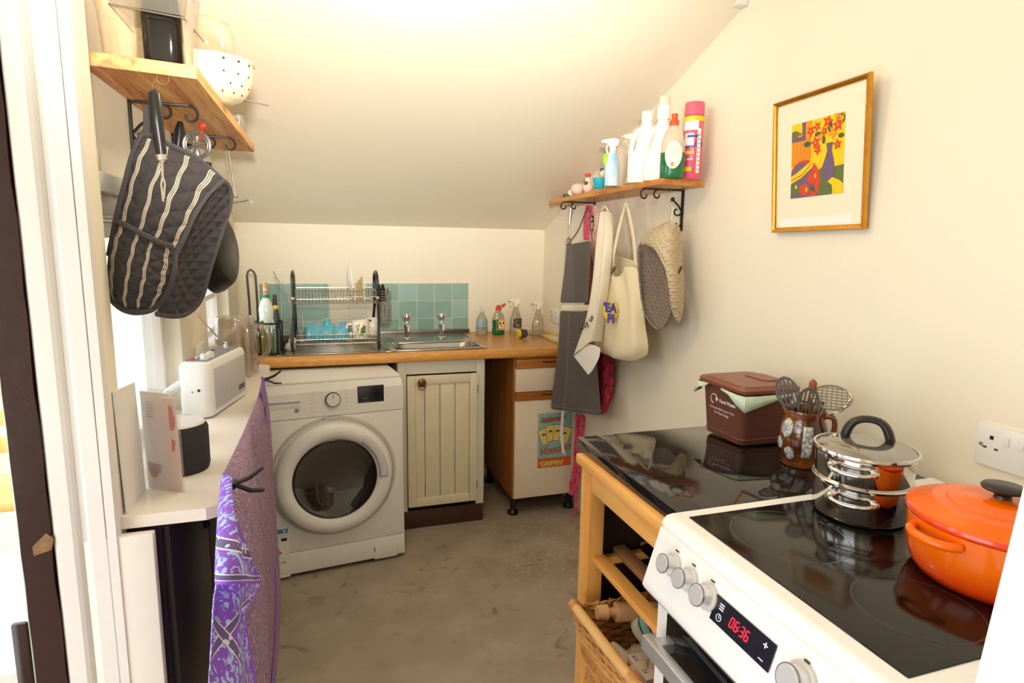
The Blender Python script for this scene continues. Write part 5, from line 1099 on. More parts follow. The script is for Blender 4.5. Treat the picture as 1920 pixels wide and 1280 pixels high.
S += [(pR, circ(.26, .20, .32, .30, 28)), (pV, circ(.22, .22, .25, .25, 24)), (pY, [(0, .30), (.12, .34), (.42, .48), (.46, .46), (.42, .38), (.22, .27), (0, .20)]), (pOl, [(0, .252), (.22, .31), (.42, .45), (.425, .44), (.22, .295), (0, .24)])]
S += [(pR, circ(.44, .25, .10, .085, 20)), (pY, circ(.49, .27, .018, .03, 10)), (pG, circ(.08, .12, .10, .09, 20)), (pY, circ(.11, .15, .02, .03, 8)), (pR, circ(.28, .10, .10, .08, 20)), (pY, circ(.32, .10, .02, .03, 8)), (pV, [(0, 0), (.16, 0), (.12, .04), (0, .05)]), (pD, [(.38, .10), (.50, .04), (.46, .16)])]
S += [(pV, [(.68, .66), (.80, .66), (.78, .56), (.82, .44), (.84, .34), (.82, .24), (.72, .17), (.63, .22), (.60, .34), (.66, .46), (.70, .56)])]
for x, y, rx, ry, a in ((.32, .70, .07, .035, .6), (.52, .80, .06, .03, -.5), (.74, .86, .04, .07, 0), (.94, .72, .05, .03, .8), (.95, .93, .05, .06, 0), (.63, .71, .03, .05, 0)): S.append((pD, circ(x, y, rx, ry, 12)))
for x, y, r, c_ in ((.38, .86, .085, pR), (.50, .90, .08, pR), (.58, .76, .07, pO), (.48, .70, .10, pR), (.52, .60, .08, pR), (.70, .93, .10, pR), (.80, .78, .10, pO), (.88, .86, .10, pR), (.95, .93, .07, pO), (.64, .82, .07, pR), (.88, .62, .08, pR), (.86, .98, .06, pO)): S += [(c_, star(x, y, r, 5, x*9)), (pY, circ(x, y, r*.14, n=8))]
sh = []
for m_, pts in S: sh.append((m_, [(min(max(a, 0), 1), min(max(b, 0), 1)) for a, b in pts]))
q = MB(); ms = []
for k, (m_, pts) in enumerate(sh):
    if m_ not in ms: ms.append(m_)
    q.mi = ms.index(m_); q.poly([pq(A0+(A1-A0)*a, B0+(B1-B0)*b, .0008+.00004*k) for a, b in pts])
q.build('art_print', ms, pf, smooth=False)
q = MB(); q.rings([[pq(a, b, o_) for a, b in ((.08, .045), (.87, .045), (.87, .105), (.08, .105))] for o_ in (.0006, .0009)]); q.build('caption_strip', mat('paper_white', (252,248,240), .5), pf, smooth=False)
# ================================================================ BOTTLES AND BRUSH RIGHT OF THE SINK
BC2 = clear('bottle_clear_cool', (236,234,220), .35, .08, .16)
t = bottle('liquid_soap_bottle', 'small clear bottle with pale blue label nearest the sink, right of the tiles', 'bottle', (.893, 3.30, ZW), [(.034, 0), (.037, .004), (.034, .03), (.032, .07), (.030, .095), (.014, .122), (.012, .130)], BC2, [('nozzle_cap', [(.013, .130), (.012, .142), (.006, .148), (.004, .160), (0, .161)], clear('cap_clear', (240,240,236), .3, .2, .6), 0), ('blue_label', [(.0335, .035), (.0325, .07), (.0308, .092)], clear('label_blue_clear', (176,204,224), .2, .3, .7), 1)], sx=1, sy=.6)
t = bottle('washing_up_bottle', 'green washing-up liquid bottle with red flip cap and orange label on the worktop', 'bottle', (.988, 3.29, ZW), [(.030, 0), (.035, .005), (.036, .03), (.033, .055), (.036, .09), (.030, .118), (.016, .135), (.013, .142)], BC2, [('green_liquid', [(0, 0), (.0306, 0), (.0356, .005), (.0367, .03), (.0337, .055), (.0366, .086), (0, .087)], GL, 1), ('red_cap', [(.016, .142), (.017, .156), (.012, .162), (.010, .17), (0, .171)], mat('red_cap_plastic', (224,50,30), .35), 0)], sx=1, sy=.6)
q = MB(); q.box((1.0, 3.272, ZW+.165), (1.026, 3.286, ZW+.178), .004, R=Matrix.Rotation(-.5, 3, 'Y')); q.build('flip_lid', MATS['red_cap_plastic'], t)
OL = mat('orange_label', (240,170,90), .45); cc_ = (.988, 3.29, ZW)
flatprint('label', (.980, 3.2665, ZW+.03), (1, 0, 0), (0, 0, 1), (0, -1, 0), [(OL, [(0, 0), (.040, 0), (.040, .062), (.010, .062), (0, .05)]), (LW, [(.006, .012), (.034, .012), (.034, .05), (.006, .05)]), (mat('leaf_print', (40,110,60), .5), circ(.012, .038, .006, .009, 8)), (MATS['leaf_print'], circ(.030, .040, .006, .009, 8)), (MATS['orange_red_cap'], circ(.02, .022, .007, .006, 8))], t, .0006)
wb = [(.033, 0), (.036, .02), (.036, .30), (.030, .50), (.018, .68), (.012, .80)]
t = trigger((1.086, 3.27, ZW), .205, wb, None, 'clear trigger spray bottle with dark square label behind the dish brush', BC2, WHH, face=(-1, .15, 0))
q = MB(); q.box((1.062, 3.2385, ZW+.045), (1.112, 3.2405, ZW+.098), .001); lb = q.build('dark_label', mat('dark_label', (84,70,64), .4), t)
flatprint('label_mark', (1.087, 3.238, ZW+.07), (1, 0, 0), (0, 0, 1), (0, -1, 0), [(mat('label_grn', (120,130,100), .5), circ(0, 0, .015, .019, 16)), (MATS['dark_label'], circ(.004, .002, .010, .013, 14)), (LW, circ(.002, -.012, .005, .003, 8))], lb, .0004)
t = trigger((1.205, 3.22, ZW), .190, wb, None, 'empty clear trigger spray bottle nearest the corner, beside the brush handle', BC2, WHH, face=(-1, -.1, 0))
t = thing('dish_brush', 'dish brush with grey bristles and yellow edge lying on the worktop', 'brush', (1.11, 3.14, ZW))
q = MB(); q.cyl((1.052, 3.13, ZW+.026), (1.066, 3.13, ZW+.026), .024, n=22); q.build('yellow_head', mat('brush_yellow', (240,206,30), .4), t)
q = MB(); q.cyl((1.066, 3.13, ZW+.026), (1.104, 3.132, ZW+.028), .026, .021, n=22); q.build('bristles', mat('grey_bristles', (78,80,88), .9, bump=1, bs=300), t)
q = MB(); q.tube(smoothpath([(1.10, 3.132, ZW+.026), (1.14, 3.14, ZW+.016), (1.19, 3.15, ZW+.010), (1.235, 3.16, ZW+.009)]), .0055, 8); q.build('handle', mat('brush_handle', (130,140,140), .3), t)
t = thing('soap_tray', 'shallow yellow tray holding papers in the right corner of the worktop', 'tray', (1.255, 3.0, ZW))
q = MB(); q.box((1.20, 2.93, ZW+.0005), (1.308, 3.14, ZW+.004), .001)
for lo, hi in (((1.20, 2.93), (1.204, 3.14)), ((1.304, 2.93), (1.308, 3.14)), ((1.20, 2.93), (1.308, 2.934)), ((1.20, 3.136), (1.308, 3.14))): q.box((*lo, ZW+.0005), (*hi, ZW+.016), .001)
q.build('tray_body', mat('yellow_tray', (232,200,110), .4), t)
pp = MB().box((1.21, 2.945, ZW+.0045), (1.30, 3.12, ZW+.009), .001); pp.build('papers', mat('paper_stack', (226,220,216), .6), t)

# ================================================================ DISH RACK AND ITS CONTENTS
DR = mat('rack_black', (34,32,34), .3, coat=.3); CW = mat('rack_wire', (168,162,150), .25, metal=.9)
dk_ = thing('dish_rack', 'two-tier wire dish rack with black arched end frames on the draining board', 'dish rack', (.09, 3.08, ZW+.007))
rx0, rx1, ry0, ry1 = -.105, .282, 2.915, 3.225; zb = ZW+.010
for x in (rx0, rx1):
    q = MB(); q.tube(smoothpath([(x-.006, ry0-.02, zb), (x-.008, ry0-.028, zb+.05), (x, ry0+.02, zb+.14), (x+.004, ry0+.08, zb+.20), (x+.0, ry0+.075, zb+.32), (x, ry0+.12, zb+.355), (x, ry1-.12, zb+.355), (x, ry1-.075, zb+.32), (x, ry1-.08, zb+.20), (x, ry1-.02, zb+.14), (x-.002, ry1+.02, zb+.05), (x, ry1+.015, zb)], 6), .0075, 10); q.build('end_frame', DR, dk_)
    q = MB(); q.ball((x, ry0+.07, zb+.235), .010, 10); q.build('clip', CHROME, dk_)
def basket(z, h, x0, x1, y0, y1, n, name):
    q = MB()
    for zz in (z, z+h): q.tube([(x0, y0, zz), (x1, y0, zz), (x1, y1, zz), (x0, y1, zz)], .0024, 6, closed=True)
    q.tube([(x0, y0, z+h*.5), (x1, y0, z+h*.5), (x1, y1, z+h*.5), (x0, y1, z+h*.5)], .0014, 5, closed=True)
    q.build(name, CW, dk_)
    for i in range(n+1):
        x = x0+(x1-x0)*i/n; q = MB(); q.tube([(x, y0, z+h), (x, y0, z), (x, y1, z), (x, y1, z+h)], .0015, 5); q.build('wire', CW, dk_)
basket(zb+.215, .058, rx0+.010, rx1-.010, ry0+.04, ry1-.04, 24, 'upper_basket'); basket(zb+.028, .042, rx0+.010, rx1-.010, ry0+.005, ry1-.005, 22, 'lower_basket')
q = MB()
for i in range(9): q.tube([(rx0-.085+.009*i, ry0+.12+.012*i, zb+.36-.012*i), (rx0-.045+.004*i, ry0+.11+.012*i, zb+.25), (rx0-.004, ry0+.10, zb+.20)], .0013, 5) if i % 4 == 0 else None
q.tube([(rx0-.10, 3.02, zb+.18), (rx0-.055, 3.0, zb+.13), (rx0-.02, 3.0, zb+.11), (rx0-.02, 3.0, zb+.24)], .0018, 5); q.tube([(rx0-.085, 3.05, zb+.36), (rx0-.05, 3.04, zb+.29), (rx0-.02, 3.03, zb+.24)], .0018, 5)
q.tube([(rx0-.10, 3.06, zb+.20), (rx0-.06, 3.04, zb+.13), (rx0-.02, 3.03, zb+.11)], .0018, 5); q.build('cup_holder', CW, dk_)
# cutlery holder outside right frame
ch = thing('cutlery_holder', 'wire cutlery holder clipped outside the right end of the dish rack', 'cutlery holder', (.315, 3.05, zb+.11))
for k in range(13):
    q = MB(); z = zb+.115+k*.0125; q.tube([(x, y, z) for x, y in rrect(.318, 3.05, .028, .055, .012, 4)], .0018, 5, closed=True); q.build('wire', CW, ch)
q = MB(); q.box((.292, 2.997, zb+.112), (.344, 3.103, zb+.115), .001); q.build('holder_base', CW, ch)
q = MB(); 
for x, y in ((.29, 2.996), (.346, 2.996), (.346, 3.104), (.29, 3.104), (.318, 2.995)): q.tube([(x, y, zb+.112), (x, y, zb+.268)], .0016, 5)
q.build('upright', CW, ch)
for x, y, l_, s in ((.306, 3.02, 'black-handled knife standing in the cutlery holder, nearest the rack frame', 0), (.322, 3.035, 'second black-handled knife in the cutlery holder', .004)):
    q = MB(); q.tube([(x, y, zb+.12), (x-.006+s, y, zb+.23)], .004, 6); k_ = thing('knife', l_, 'knife', (x, y, zb+.12)); q.build('blade', STEEL, k_)
    q = MB(); q.tube([(x-.006+s, y, zb+.215), (x-.010+s, y, zb+.27), (x-.016+s, y, zb+.298)], .009, 8, rr=[.008, .010, .007]); q.build('handle', BLACK, k_)
q = MB(); q.tube([(.336, 3.03, zb+.12), (.338, 3.03, zb+.25)], .0025, 6); q.ball((.337, 3.03, zb+.270), .011, 12, (.5, 1, 1.7)); tag(q.build('spoon', STEEL), 'steel spoon standing at the right of the cutlery holder', 'spoon')
# plates standing in the upper basket
PL_ = mat('china_white', (244,240,230), .2, coat=.3); PCR = mat('board_cream', (226,204,156), .4)
def plate(x, y, z, r, tilt, label, m_, name='dinner_plate'):
    q = MB(); Mx_ = Matrix.Translation((x, y, z)) @ Matrix.Rotation(tilt, 4, 'Y'); q.M = Mx_
    q.lathe([(0, .000), (r*.55, .000), (r*.62, .003), (r, .012), (r, .015), (r*.6, .007), (0, .004)], (0, 0, 0), 40, ax='X'); tag(q.build(name, m_, ang=60), label, 'plate')
plate(.150, 3.07, zb+.220+.0915, .092, -.07, 'white plate standing on edge in the upper tier of the dish rack, seen edge on', PL_)
q = MB(); q.prism([(.178, 3.03, zb+.22), (.214, 3.10, zb+.22), (.214, 3.10, zb+.335), (.205, 3.08, zb+.325), (.178, 3.03, zb+.300)], (.006, -.003, 0)); tag(q.build('chopping_board', PCR, smooth=False), 'small cream board leaning beside the white plate in the rack', 'board')
# blue plastic bottle lying, mugs
t = thing('blue_plastic_trays', 'crumpled translucent blue plastic tray upside down in the lower tier of the dish rack', 'tray', (.035, 3.06, zb+.035))
BLP = mat('blue_translucent', (120,214,238), .12, trans=.2, noise=.12, ns=30, bump=.9, bs=40, coat=.5)
q = MB(); g = []
for i in range(13):
    row = []
    for j in range(25):
        u, v = i/12, j/24; rr = .062*(1-.1*math.sin(v*20)); a = pi*u
        row.append((-.055+.20*v, 3.06-rr*math.cos(a)*1.1, zb+.034+.070*math.sin(a)**.6*(1+.10*math.sin(v*22+1)) * (1 if .04 < v < .96 else .7)))
    g.append(row)
q.sheet(g); q.build('tray_shell', BLP, t, solid=.002, sub=1)
for dx_, hh in ((-.03, .015), (.055, .032), (.125, .015)): q = MB(); q.lathe([(.018, 0), (.014, .010), (.016, hh), (.012, hh+.004), (0, hh+.004)], (-.01+dx_, 3.05, zb+.096), 12); q.build('knuckle', BLP, t)
MG = mat('mug_white', (246,240,226), .2, coat=.4)
def mug(c, ax, label, hs=1):
    t = thing('floral_mug', label, 'mug', c); c = V(c); d = V(ax).normalized(); u = d.orthogonal().normalized(); w_ = d.cross(u)
    q = MB(); prof = [(.030, 0), (.036, .004), (.040, .02), (.041, .088), (.039, .090), (.037, .086), (.036, .01), (0, .008)]
    q.rings([[c+d*h+u*r*math.cos(2*pi*i/32)+w_*r*math.sin(2*pi*i/32) for i in range(32)] for r, h in prof]); q.build('mug_body', MG, t, ang=60)
    q = MB(); s = V((-1, 0, 0)) if abs(d.z) > .5 else V((-.2, -1, 0)); s = (s-d*s.dot(d)).normalized()*hs
    q.tube(smoothpath([c+d*.070+s*.038, c+d*.072+s*.058, c+d*.045+s*.068, c+d*.020+s*.055, c+d*.018+s*.036]), .005, 8); q.build('mug_handle', MG, t)
    return t, c
t, c = mug((.200, 3.01, zb+.034), (0, 0, 1), 'white mug with green leaf and rust flower print, left of pair in rack')
LF = mat('leaf_green', (96,130,60), .4); RU = mat('flower_rust', (200,150,90), .4); GYF = mat('petal_grey', (186,176,160), .4)
for a, z, r, mm in ((-1.35, .045, .016, LF), (-1.2, .060, .010, LF), (-1.55, .030, .009, LF), (-1.95, .052, .008, RU), (-2.1, .066, .007, GYF), (-2.05, .034, .007, GYF), (-1.8, .070, .006, RU)):
    wraplabel((c.x, c.y, c.z), .041, a-r/.041*.7, a+r/.041*.7, c.z+z-r, c.z+z+r, mm, t, n=4, name='flower_print')
t, c = mug((.262, 3.09, zb+.034), (0, 0, 1), 'white mug behind the leaf-print mug, against the right rack frame', 1)
wraplabel((c.x, c.y, c.z), .041, -2.3, -1.7, c.z+.078, c.z+.088, mat('dark_floral', (120,60,60), .4), t, name='flower_print')
for (x, y, l_) in ((-.075, 2.99, 'small clear glass nearest the left frame of the dish rack'), (-.045, 3.03, 'small clear glass standing behind the first in the dish rack')):
    q = MB(); q.lathe([(.014, 0), (.020, .052), (.0185, .052), (.012, .003), (0, .003)], (x, y, zb+.034), 18); tag(q.build('shot_glass', CLEAR), l_, 'glass')

# ================================================================ LEFT END OF THE WORKTOP: oil caddy, towel holder
oc = thing('oil_caddy', 'black wire caddy crowded with oil bottles at the left end of the worktop', 'caddy', (-.215, 2.93, ZW))
for z, r in ((.006, .060), (.145, .064)):
    q = MB(); q.tube([(-.215+r*math.cos(2*pi*i/30), 2.93+r*math.sin(2*pi*i/30), ZW+z) for i in range(30)], .004, 8, closed=True); q.build('hoop', BLACK, oc)
q = MB(); q.lathe([(0, 0), (.060, 0), (.060, .004), (0, .004)], (-.215, 2.93, ZW), 30); q.build('base_disc', BLACK, oc)
for k in range(5):
    a = 2*pi*k/5+.4; q = MB(); q.tube([(-.215+.062*math.cos(a), 2.93+.062*math.sin(a), ZW+.004), (-.215+.064*math.cos(a), 2.93+.064*math.sin(a), ZW+.147)], .003, 6); q.build('upright', BLACK, oc)
OG_ = clear('olive_oil_glass', (150,140,30), .5, .03, .45); OG2 = clear('green_glass', (120,160,110), .5, .03, .3)
t = bottle('oil_bottle', 'bottle of golden olive oil standing on the left side of the oil caddy', 'bottle', (-.240, 2.905, ZW+.005), [(.0, 0), (.024, .001), (.025, .06), (.022, .09), (.010, .12), (.009, .15)], OG_, n=20)
t = bottle('oil_bottle', 'green glass oil bottle standing on the right side of the oil caddy', 'bottle', (-.188, 2.905, ZW+.005), [(.0, 0), (.022, .001), (.023, .10), (.010, .14), (.010, .16)], OG2, n=20)
t = bottle('tall_bottle', 'tall pale bottle with gold stopper, green collar and white label in the oil caddy', 'bottle', (-.222, 2.960, ZW+.005), [(.0, 0), (.029, .001), (.031, .15), (.033, .20), (.022, .235), (.011, .25), (.010, .29)], mat('milky_glass', (232,238,236), .15, c2=(206,226,214), ns=14, coat=.5), [('green_collar', [(.017, .250), (.017, .264), (0, .265)], mat('green_ring', (10,140,80), .4), 0), ('label', [(.0315, .09), (.0318, .15)], mat('pale_green_label', (200,226,196), .5, c2=(230,240,228), ns=30), 0), ('pink_band', [(.0108, .266), (.0108, .284)], mat('pink_band', (226,130,130), .5), 0), ('gold_stopper', [(.0105, .290), (.011, .317), (0, .318)], mat('gold_stopper', (206,160,90), .4), 0)], n=24)
t = bottle('sauce_bottle', 'dark bottle with a yellow collar leaning behind the tall pale bottle', 'bottle', (-.185, 2.985, ZW+.005), [(.0, 0), (.022, .001), (.023, .14), (.012, .20), (.009, .25), (.009, .262)], mat('dark_glass', (56,60,64), .1, coat=.5), [('yellow_collar', [(.0155, .196), (.0145, .212)], mat('yellow_collar', (246,214,40), .4), 0)], n=20)
q = MB(); q.ball((-.125, 2.955, ZW+.024), .022, 14, (1.1, .9, 1)); q.ball((-.115, 2.99, ZW+.045), .020, 14); tag(q.build('garlic_bulb', mat('garlic_skin', (240,226,220), .5, noise=.08, ns=18)), 'white garlic bulb lying between the oil caddy and the dish rack', 'garlic')
q = MB(); q.ball((-.15, 3.06, ZW+.035), .030, 14); tag(q.build('avocado', mat('dark_fruit', (60,54,44), .5)), 'dark round fruit in the shade behind the garlic bulb', 'fruit')
kh = thing('paper_towel_holder', 'tall black flat-bar loop holder standing behind the oil caddy', 'holder', (-.275, 3.04, ZW))
q = MB(); q.lathe([(0, 0), (.075, 0), (.075, .008), (0, .010)], (-.275, 3.04, ZW), 30); q.build('base', BLACK, kh)
P_ = [V((-0.2975, 3.0400, 0.9437)), V((-0.2994, 3.0400, 1.1448)), V((-0.3034, 3.0400, 1.2510)), V((-0.2979, 3.0400, 1.2706)), V((-0.2861, 3.0400, 1.2805)), V((-0.2752, 3.0400, 1.2707)), V((-0.2668, 3.0400, 1.2535)), V((-0.2650, 3.0400, 1.1444)), V((-0.2650, 3.0400, 1.0441)), V((-0.2650, 3.0400, 0.9426))]
q = MB(); rs = []
for i, p in enumerate(P_):
    a, b = P_[max(i-1, 0)], P_[min(i+1, len(P_)-1)]; d = (b-a).normalized(); n_ = V((d.z, 0, -d.x)); w_ = .0045
    rs.append([p+n_*w_+V((0, -.006, 0)), p-n_*w_+V((0, -.006, 0)), p-n_*w_+V((0, .006, 0)), p+n_*w_+V((0, .006, 0))])
q.rings(rs); q.build('loop_bar', BLACK, kh, ang=30)

# ================================================================ THINGS ON THE WHITE LEDGE
ZL = .902
bj = thing('blender_jug', 'clear plastic blender jug with handle upside down at the far end of the ledge', 'jug', (-.300, 2.50, ZL))
BJ = clear('smoky_clear', (242,236,228), .35, .08, .10)
q = MB(); q.lathe([(.070, .006), (.074, .0), (.078, .012), (.076, .09), (.070, .195), (.068, .215), (.064, .220), (.060, .214), (.066, .19), (.071, .09), (.072, .012)], (-.300, 2.50, ZL), 44, cap0=False, cap1=False); q.build('jug_wall', BJ, bj, ang=60)
q = MB(); q.lathe([(.069, .198), (.066, .222), (.0, .226)], (-.300, 2.50, ZL), 40, cap0=False); q.build('jug_base', clear('smoky_base', (240,230,218), .3, .15, .30), bj)
q = MB(); q.tube(smoothpath([(-.232, 2.47, ZL+.185), (-.200, 2.465, ZL+.185), (-.180, 2.46, ZL+.155), (-.182, 2.46, ZL+.10), (-.200, 2.465, ZL+.070), (-.225, 2.47, ZL+.060)]), .009, 10, rr=None); q.build('jug_handle', BJ, bj)
q = MB(); q.box((-.262, 2.415, ZL+.001), (-.244, 2.433, ZL+.19), .004); q.build('jug_rib', BJ, bj)
# radio
rd = thing('radio', 'silver grey portable radio with raised aerial on the white ledge', 'radio', (-.30, 2.02, ZL))
RS_ = mat('radio_silver', (196,196,196), .4, noise=.03, ns=60); RW = mat('radio_white', (238,238,236), .4)
ra = math.atan2(-.229+.294, 2.134-1.853); M_ = Matrix.Translation((-.296, 1.853, ZL)) @ Matrix.Rotation(-ra, 4, 'Z')   # local y runs along the radio, -x is its depth
q = MB(M_); rs = []
for z, e in ((.0, -.012), (.006, -.002), (.012, 0), (.150, 0), (.160, -.004), (.166, -.014)): rs.append([(x, y, z) for x, y in rrect(-.045, .150, .045+e, .150+e, .022, 6)])
q.rings(rs); q.build('radio_case', RW, rd, ang=35)
q = MB(M_); q.box((-.012, .022, .014), (.0015, .285, .148), .010); q.build('speaker_grille', RS_, rd)
q = MB(M_); rs = []
for z, e in ((.164, 0), (.1675, -.001)): rs.append([(x, y, z) for x, y in rrect(-.045, .150, .033+e, .136+e, .018, 6)])
q.rings(rs); tpn = q.build('top_panel', mat('radio_panel', (122,128,136), .35), rd)
for y, x, r, h, mm in ((.045, -.030, .011, .016, 'w'), (.078, -.026, .011, .016, 'w'), (.030, -.058, .007, .004, 'r')):
    q = MB(M_); q.lathe([(r, .167), (r*.9, .167+h), (0, .168+h)], (x, y, 0), 16); q.build('control_knob', WHITE if mm == 'w' else mat('red_button', (226,50,50), .4), tpn)
for k in range(6): q = MB(M_); q.lathe([(.005, .167), (.0045, .171), (0, .1712)], (-.062, .07+.024*k, 0), 12); q.build('button', [WHITE, mat('button_blue', (110,130,190), .4)][k % 2 if k > 1 else 0], tpn)
q = MB(M_); q.box((.0012, .215, .035), (.0028, .262, .050), .0005); bd = q.build('nameplate', mat('nameplate_dark', (60,60,66), .4), rd)
lettering('------', M_ @ V((.003, .219, .0395)), M_.to_3x3() @ V((0, 1, 0)), (0, 0, 1), .014, PW, bd, 'print_mark', ext=.0002)
q = MB(M_); q.lathe([(.003, 0), (.002, 0)], (-.05, 0, .08), 8, ax='Y'); q.lathe([(.004, -.001), (.004, .001)], (-.032, -.001, .085), 10, ax='Y'); q.build('jack_hole', BLACK, rd)
q = MB(M_); q.cyl((-.045, .245, .165), (-.045, .245, .186), .010, .008, 12); ab = q.build('aerial_base', CHROME, rd)
a_, b_ = V(M_ @ V((-.045, .235, .182))), V((-0.3180, 1.7884, 1.2258)); q = MB(); q.cyl(a_, lerp(a_, b_, .5), .0026, .0024, 8); q.cyl(lerp(a_, b_, .5), b_, .0019, .0015, 8); q.build('aerial', CHROME, ab)
q = MB(M_); q.tube(smoothpath([(-.088, .02, .10), (-.115, .0, .08), (-.125, -.02, .06)], 4), .012, 8); q.build('folded_handle', RW, rd)
# plug on the wall, small bottle and black plug
so = thing('wall_socket', 'white wall socket with plugged-in white adapter behind the radio', 'socket', (XL, 2.28, .97))
MB().box((XL, 2.18, .975), (XL+.009, 2.33, 1.061), .003).build('faceplate', mat('socket_white', ()), so)
MB().box((XL+.009, 2.22, .975), (XL+.050, 2.27, 1.035), .006).build('white_adapter', WHITE, so)
MB().box((XL+.006, 2.30, .985), (XL+.055, 2.40, 1.012), .005).build('black_plug', BLACK, so)
# smart speaker
ss = thing('round_speaker', 'black fabric cylindrical speaker with pale top on the ledge', 'speaker', (-.300, 1.452, ZL))
q = MB(); q.lathe([(.050, 0), (.056, .003), (.0585, .012), (.0585, .095), (.054, .106)], (-.300, 1.452, ZL), 44); q.build('fabric_body', mat('speaker_fabric', (48,46,50), .85, bump=.6, bs=400), ss)
q = MB(); q.lathe([(.054, .1055), (.050, .110), (0, .110)], (-.300, 1.452, ZL), 40, cap0=False); q.build('top_plate', mat('speaker_top', (214,214,214), .35), ss)
# coiled cable by the radio
q = MB(); pts = []
for i in range(90): a = i*.35; pts.append((-.335+.030*math.cos(a)+.006*math.sin(a*.3), 1.66+.055*math.sin(a), ZL+.006+.0006*i+.003*math.sin(a*1.7)))
q.tube(pts, .0032, 6); tag(q.build('coiled_cable', mat('grey_cable', (200,200,204), .5)), 'pale grey coiled cable lying between the round speaker and the radio', 'cable')
# white card and papers at the near end
q = MB(); q.rings([[(-.352, 1.228, ZL), (-.352, 1.345, ZL), (-.356, 1.345, ZL+.225), (-.356, 1.226, ZL+.235)], [(-.346, 1.228, ZL), (-.346, 1.345, ZL), (-.350, 1.345, ZL+.225), (-.350, 1.226, ZL+.235)]])
tag(q.build('white_card', mat('card_white', (240,238,230), .5, noise=.05, ns=14), smooth=False), 'tall blank white card leaning against the wall at the near end of the ledge', 'card')
pk = thing('plastic_wallet', 'clear plastic wallet of printed papers standing near the end of the ledge', 'papers', (-.31, 1.35, ZL))
q = MB(); q.rings([[(-.342, 1.352, ZL), (-.285, 1.330, ZL), (-.290, 1.334, ZL+.200), (-.345, 1.352, ZL+.205)], [(-.342, 1.358, ZL), (-.285, 1.336, ZL), (-.290, 1.340, ZL+.200), (-.345, 1.358, ZL+.205)]]); q.build('letter', mat('letter_paper', (238,234,228), .5), pk, smooth=False)
q = MB(); q.rings([[(-.300, 1.326, ZL), (-.272, 1.312, ZL), (-.276, 1.316, ZL+.195), (-.303, 1.328, ZL+.195)], [(-.300, 1.331, ZL), (-.272, 1.317, ZL), (-.276, 1.321, ZL+.195), (-.303, 1.333, ZL+.195)]]); q.build('pink_leaflet', mat('pink_paper', (244,222,214), .5), pk, smooth=False)
uu = V((.057, -.022, 0)).normalized(); nn_ = V((-.022, -.057, 0)).normalized()*1
sh = [(PG, [(.008+.0, .182-.006*k), (.022+.001*(k % 3), .182-.006*k), (.022+.001*(k % 3), .1835-.006*k), (.008, .1835-.006*k)]) for k in range(6)] + [(mat('stamp_grey', (176,170,172), .5), [(.004, .038), (.030, .034), (.030, .052), (.004, .058)]), (mat('stamp_copper', (190,130,100), .4), circ(.016, .036, .009, .012, 16))]
flatprint('letter_print', V((-.342, 1.3515, ZL)), uu, (0, 0, 1), nn_, sh, pk, .0003)
u2 = V((.028, -.014, 0)).normalized(); n2_ = V((-.014, -.028, 0)).normalized()
flatprint('leaflet_print', V((-.300, 1.3255, ZL)), u2, (0, 0, 1), n2_, [(mat('red_print', (226,50,50), .5), [(.012, .130), (.020, .128), (.024, .150), (.018, .178), (.012, .182)]), (MATS['red_print'], [(.014, .085), (.02, .085), (.022, .105), (.015, .11)])], pk, .0004)
q = MB(); q.rings([[(-.349, 1.349, ZL), (-.296, 1.322, ZL), (-.266, 1.305, ZL), (-.268, 1.306, ZL+.21), (-.349, 1.349, ZL+.215)], [(-.349, 1.3497, ZL), (-.296, 1.3227, ZL), (-.266, 1.3057, ZL), (-.268, 1.3067, ZL+.21), (-.349, 1.3497, ZL+.215)]]); q.build('clear_sleeve', clear('sleeve', (252,250,250), .08, .2, .04), pk, smooth=False)

def uvsheet(name, rows, m_, par, th, sub=1):
    q = MB(); q.sheet(rows); nv, nu = len(rows), len(rows[0]); uvl = q.bm.loops.layers.uv.new('UVMap'); q.bm.verts.index_update()
    for f in q.bm.faces:
        for l in f.loops: i = l.vert.index; l[uvl].uv = ((i % nu)/(nu-1), (i//nu)/(nv-1))
    return q.build(name, m_, par, solid=th, sub=sub)

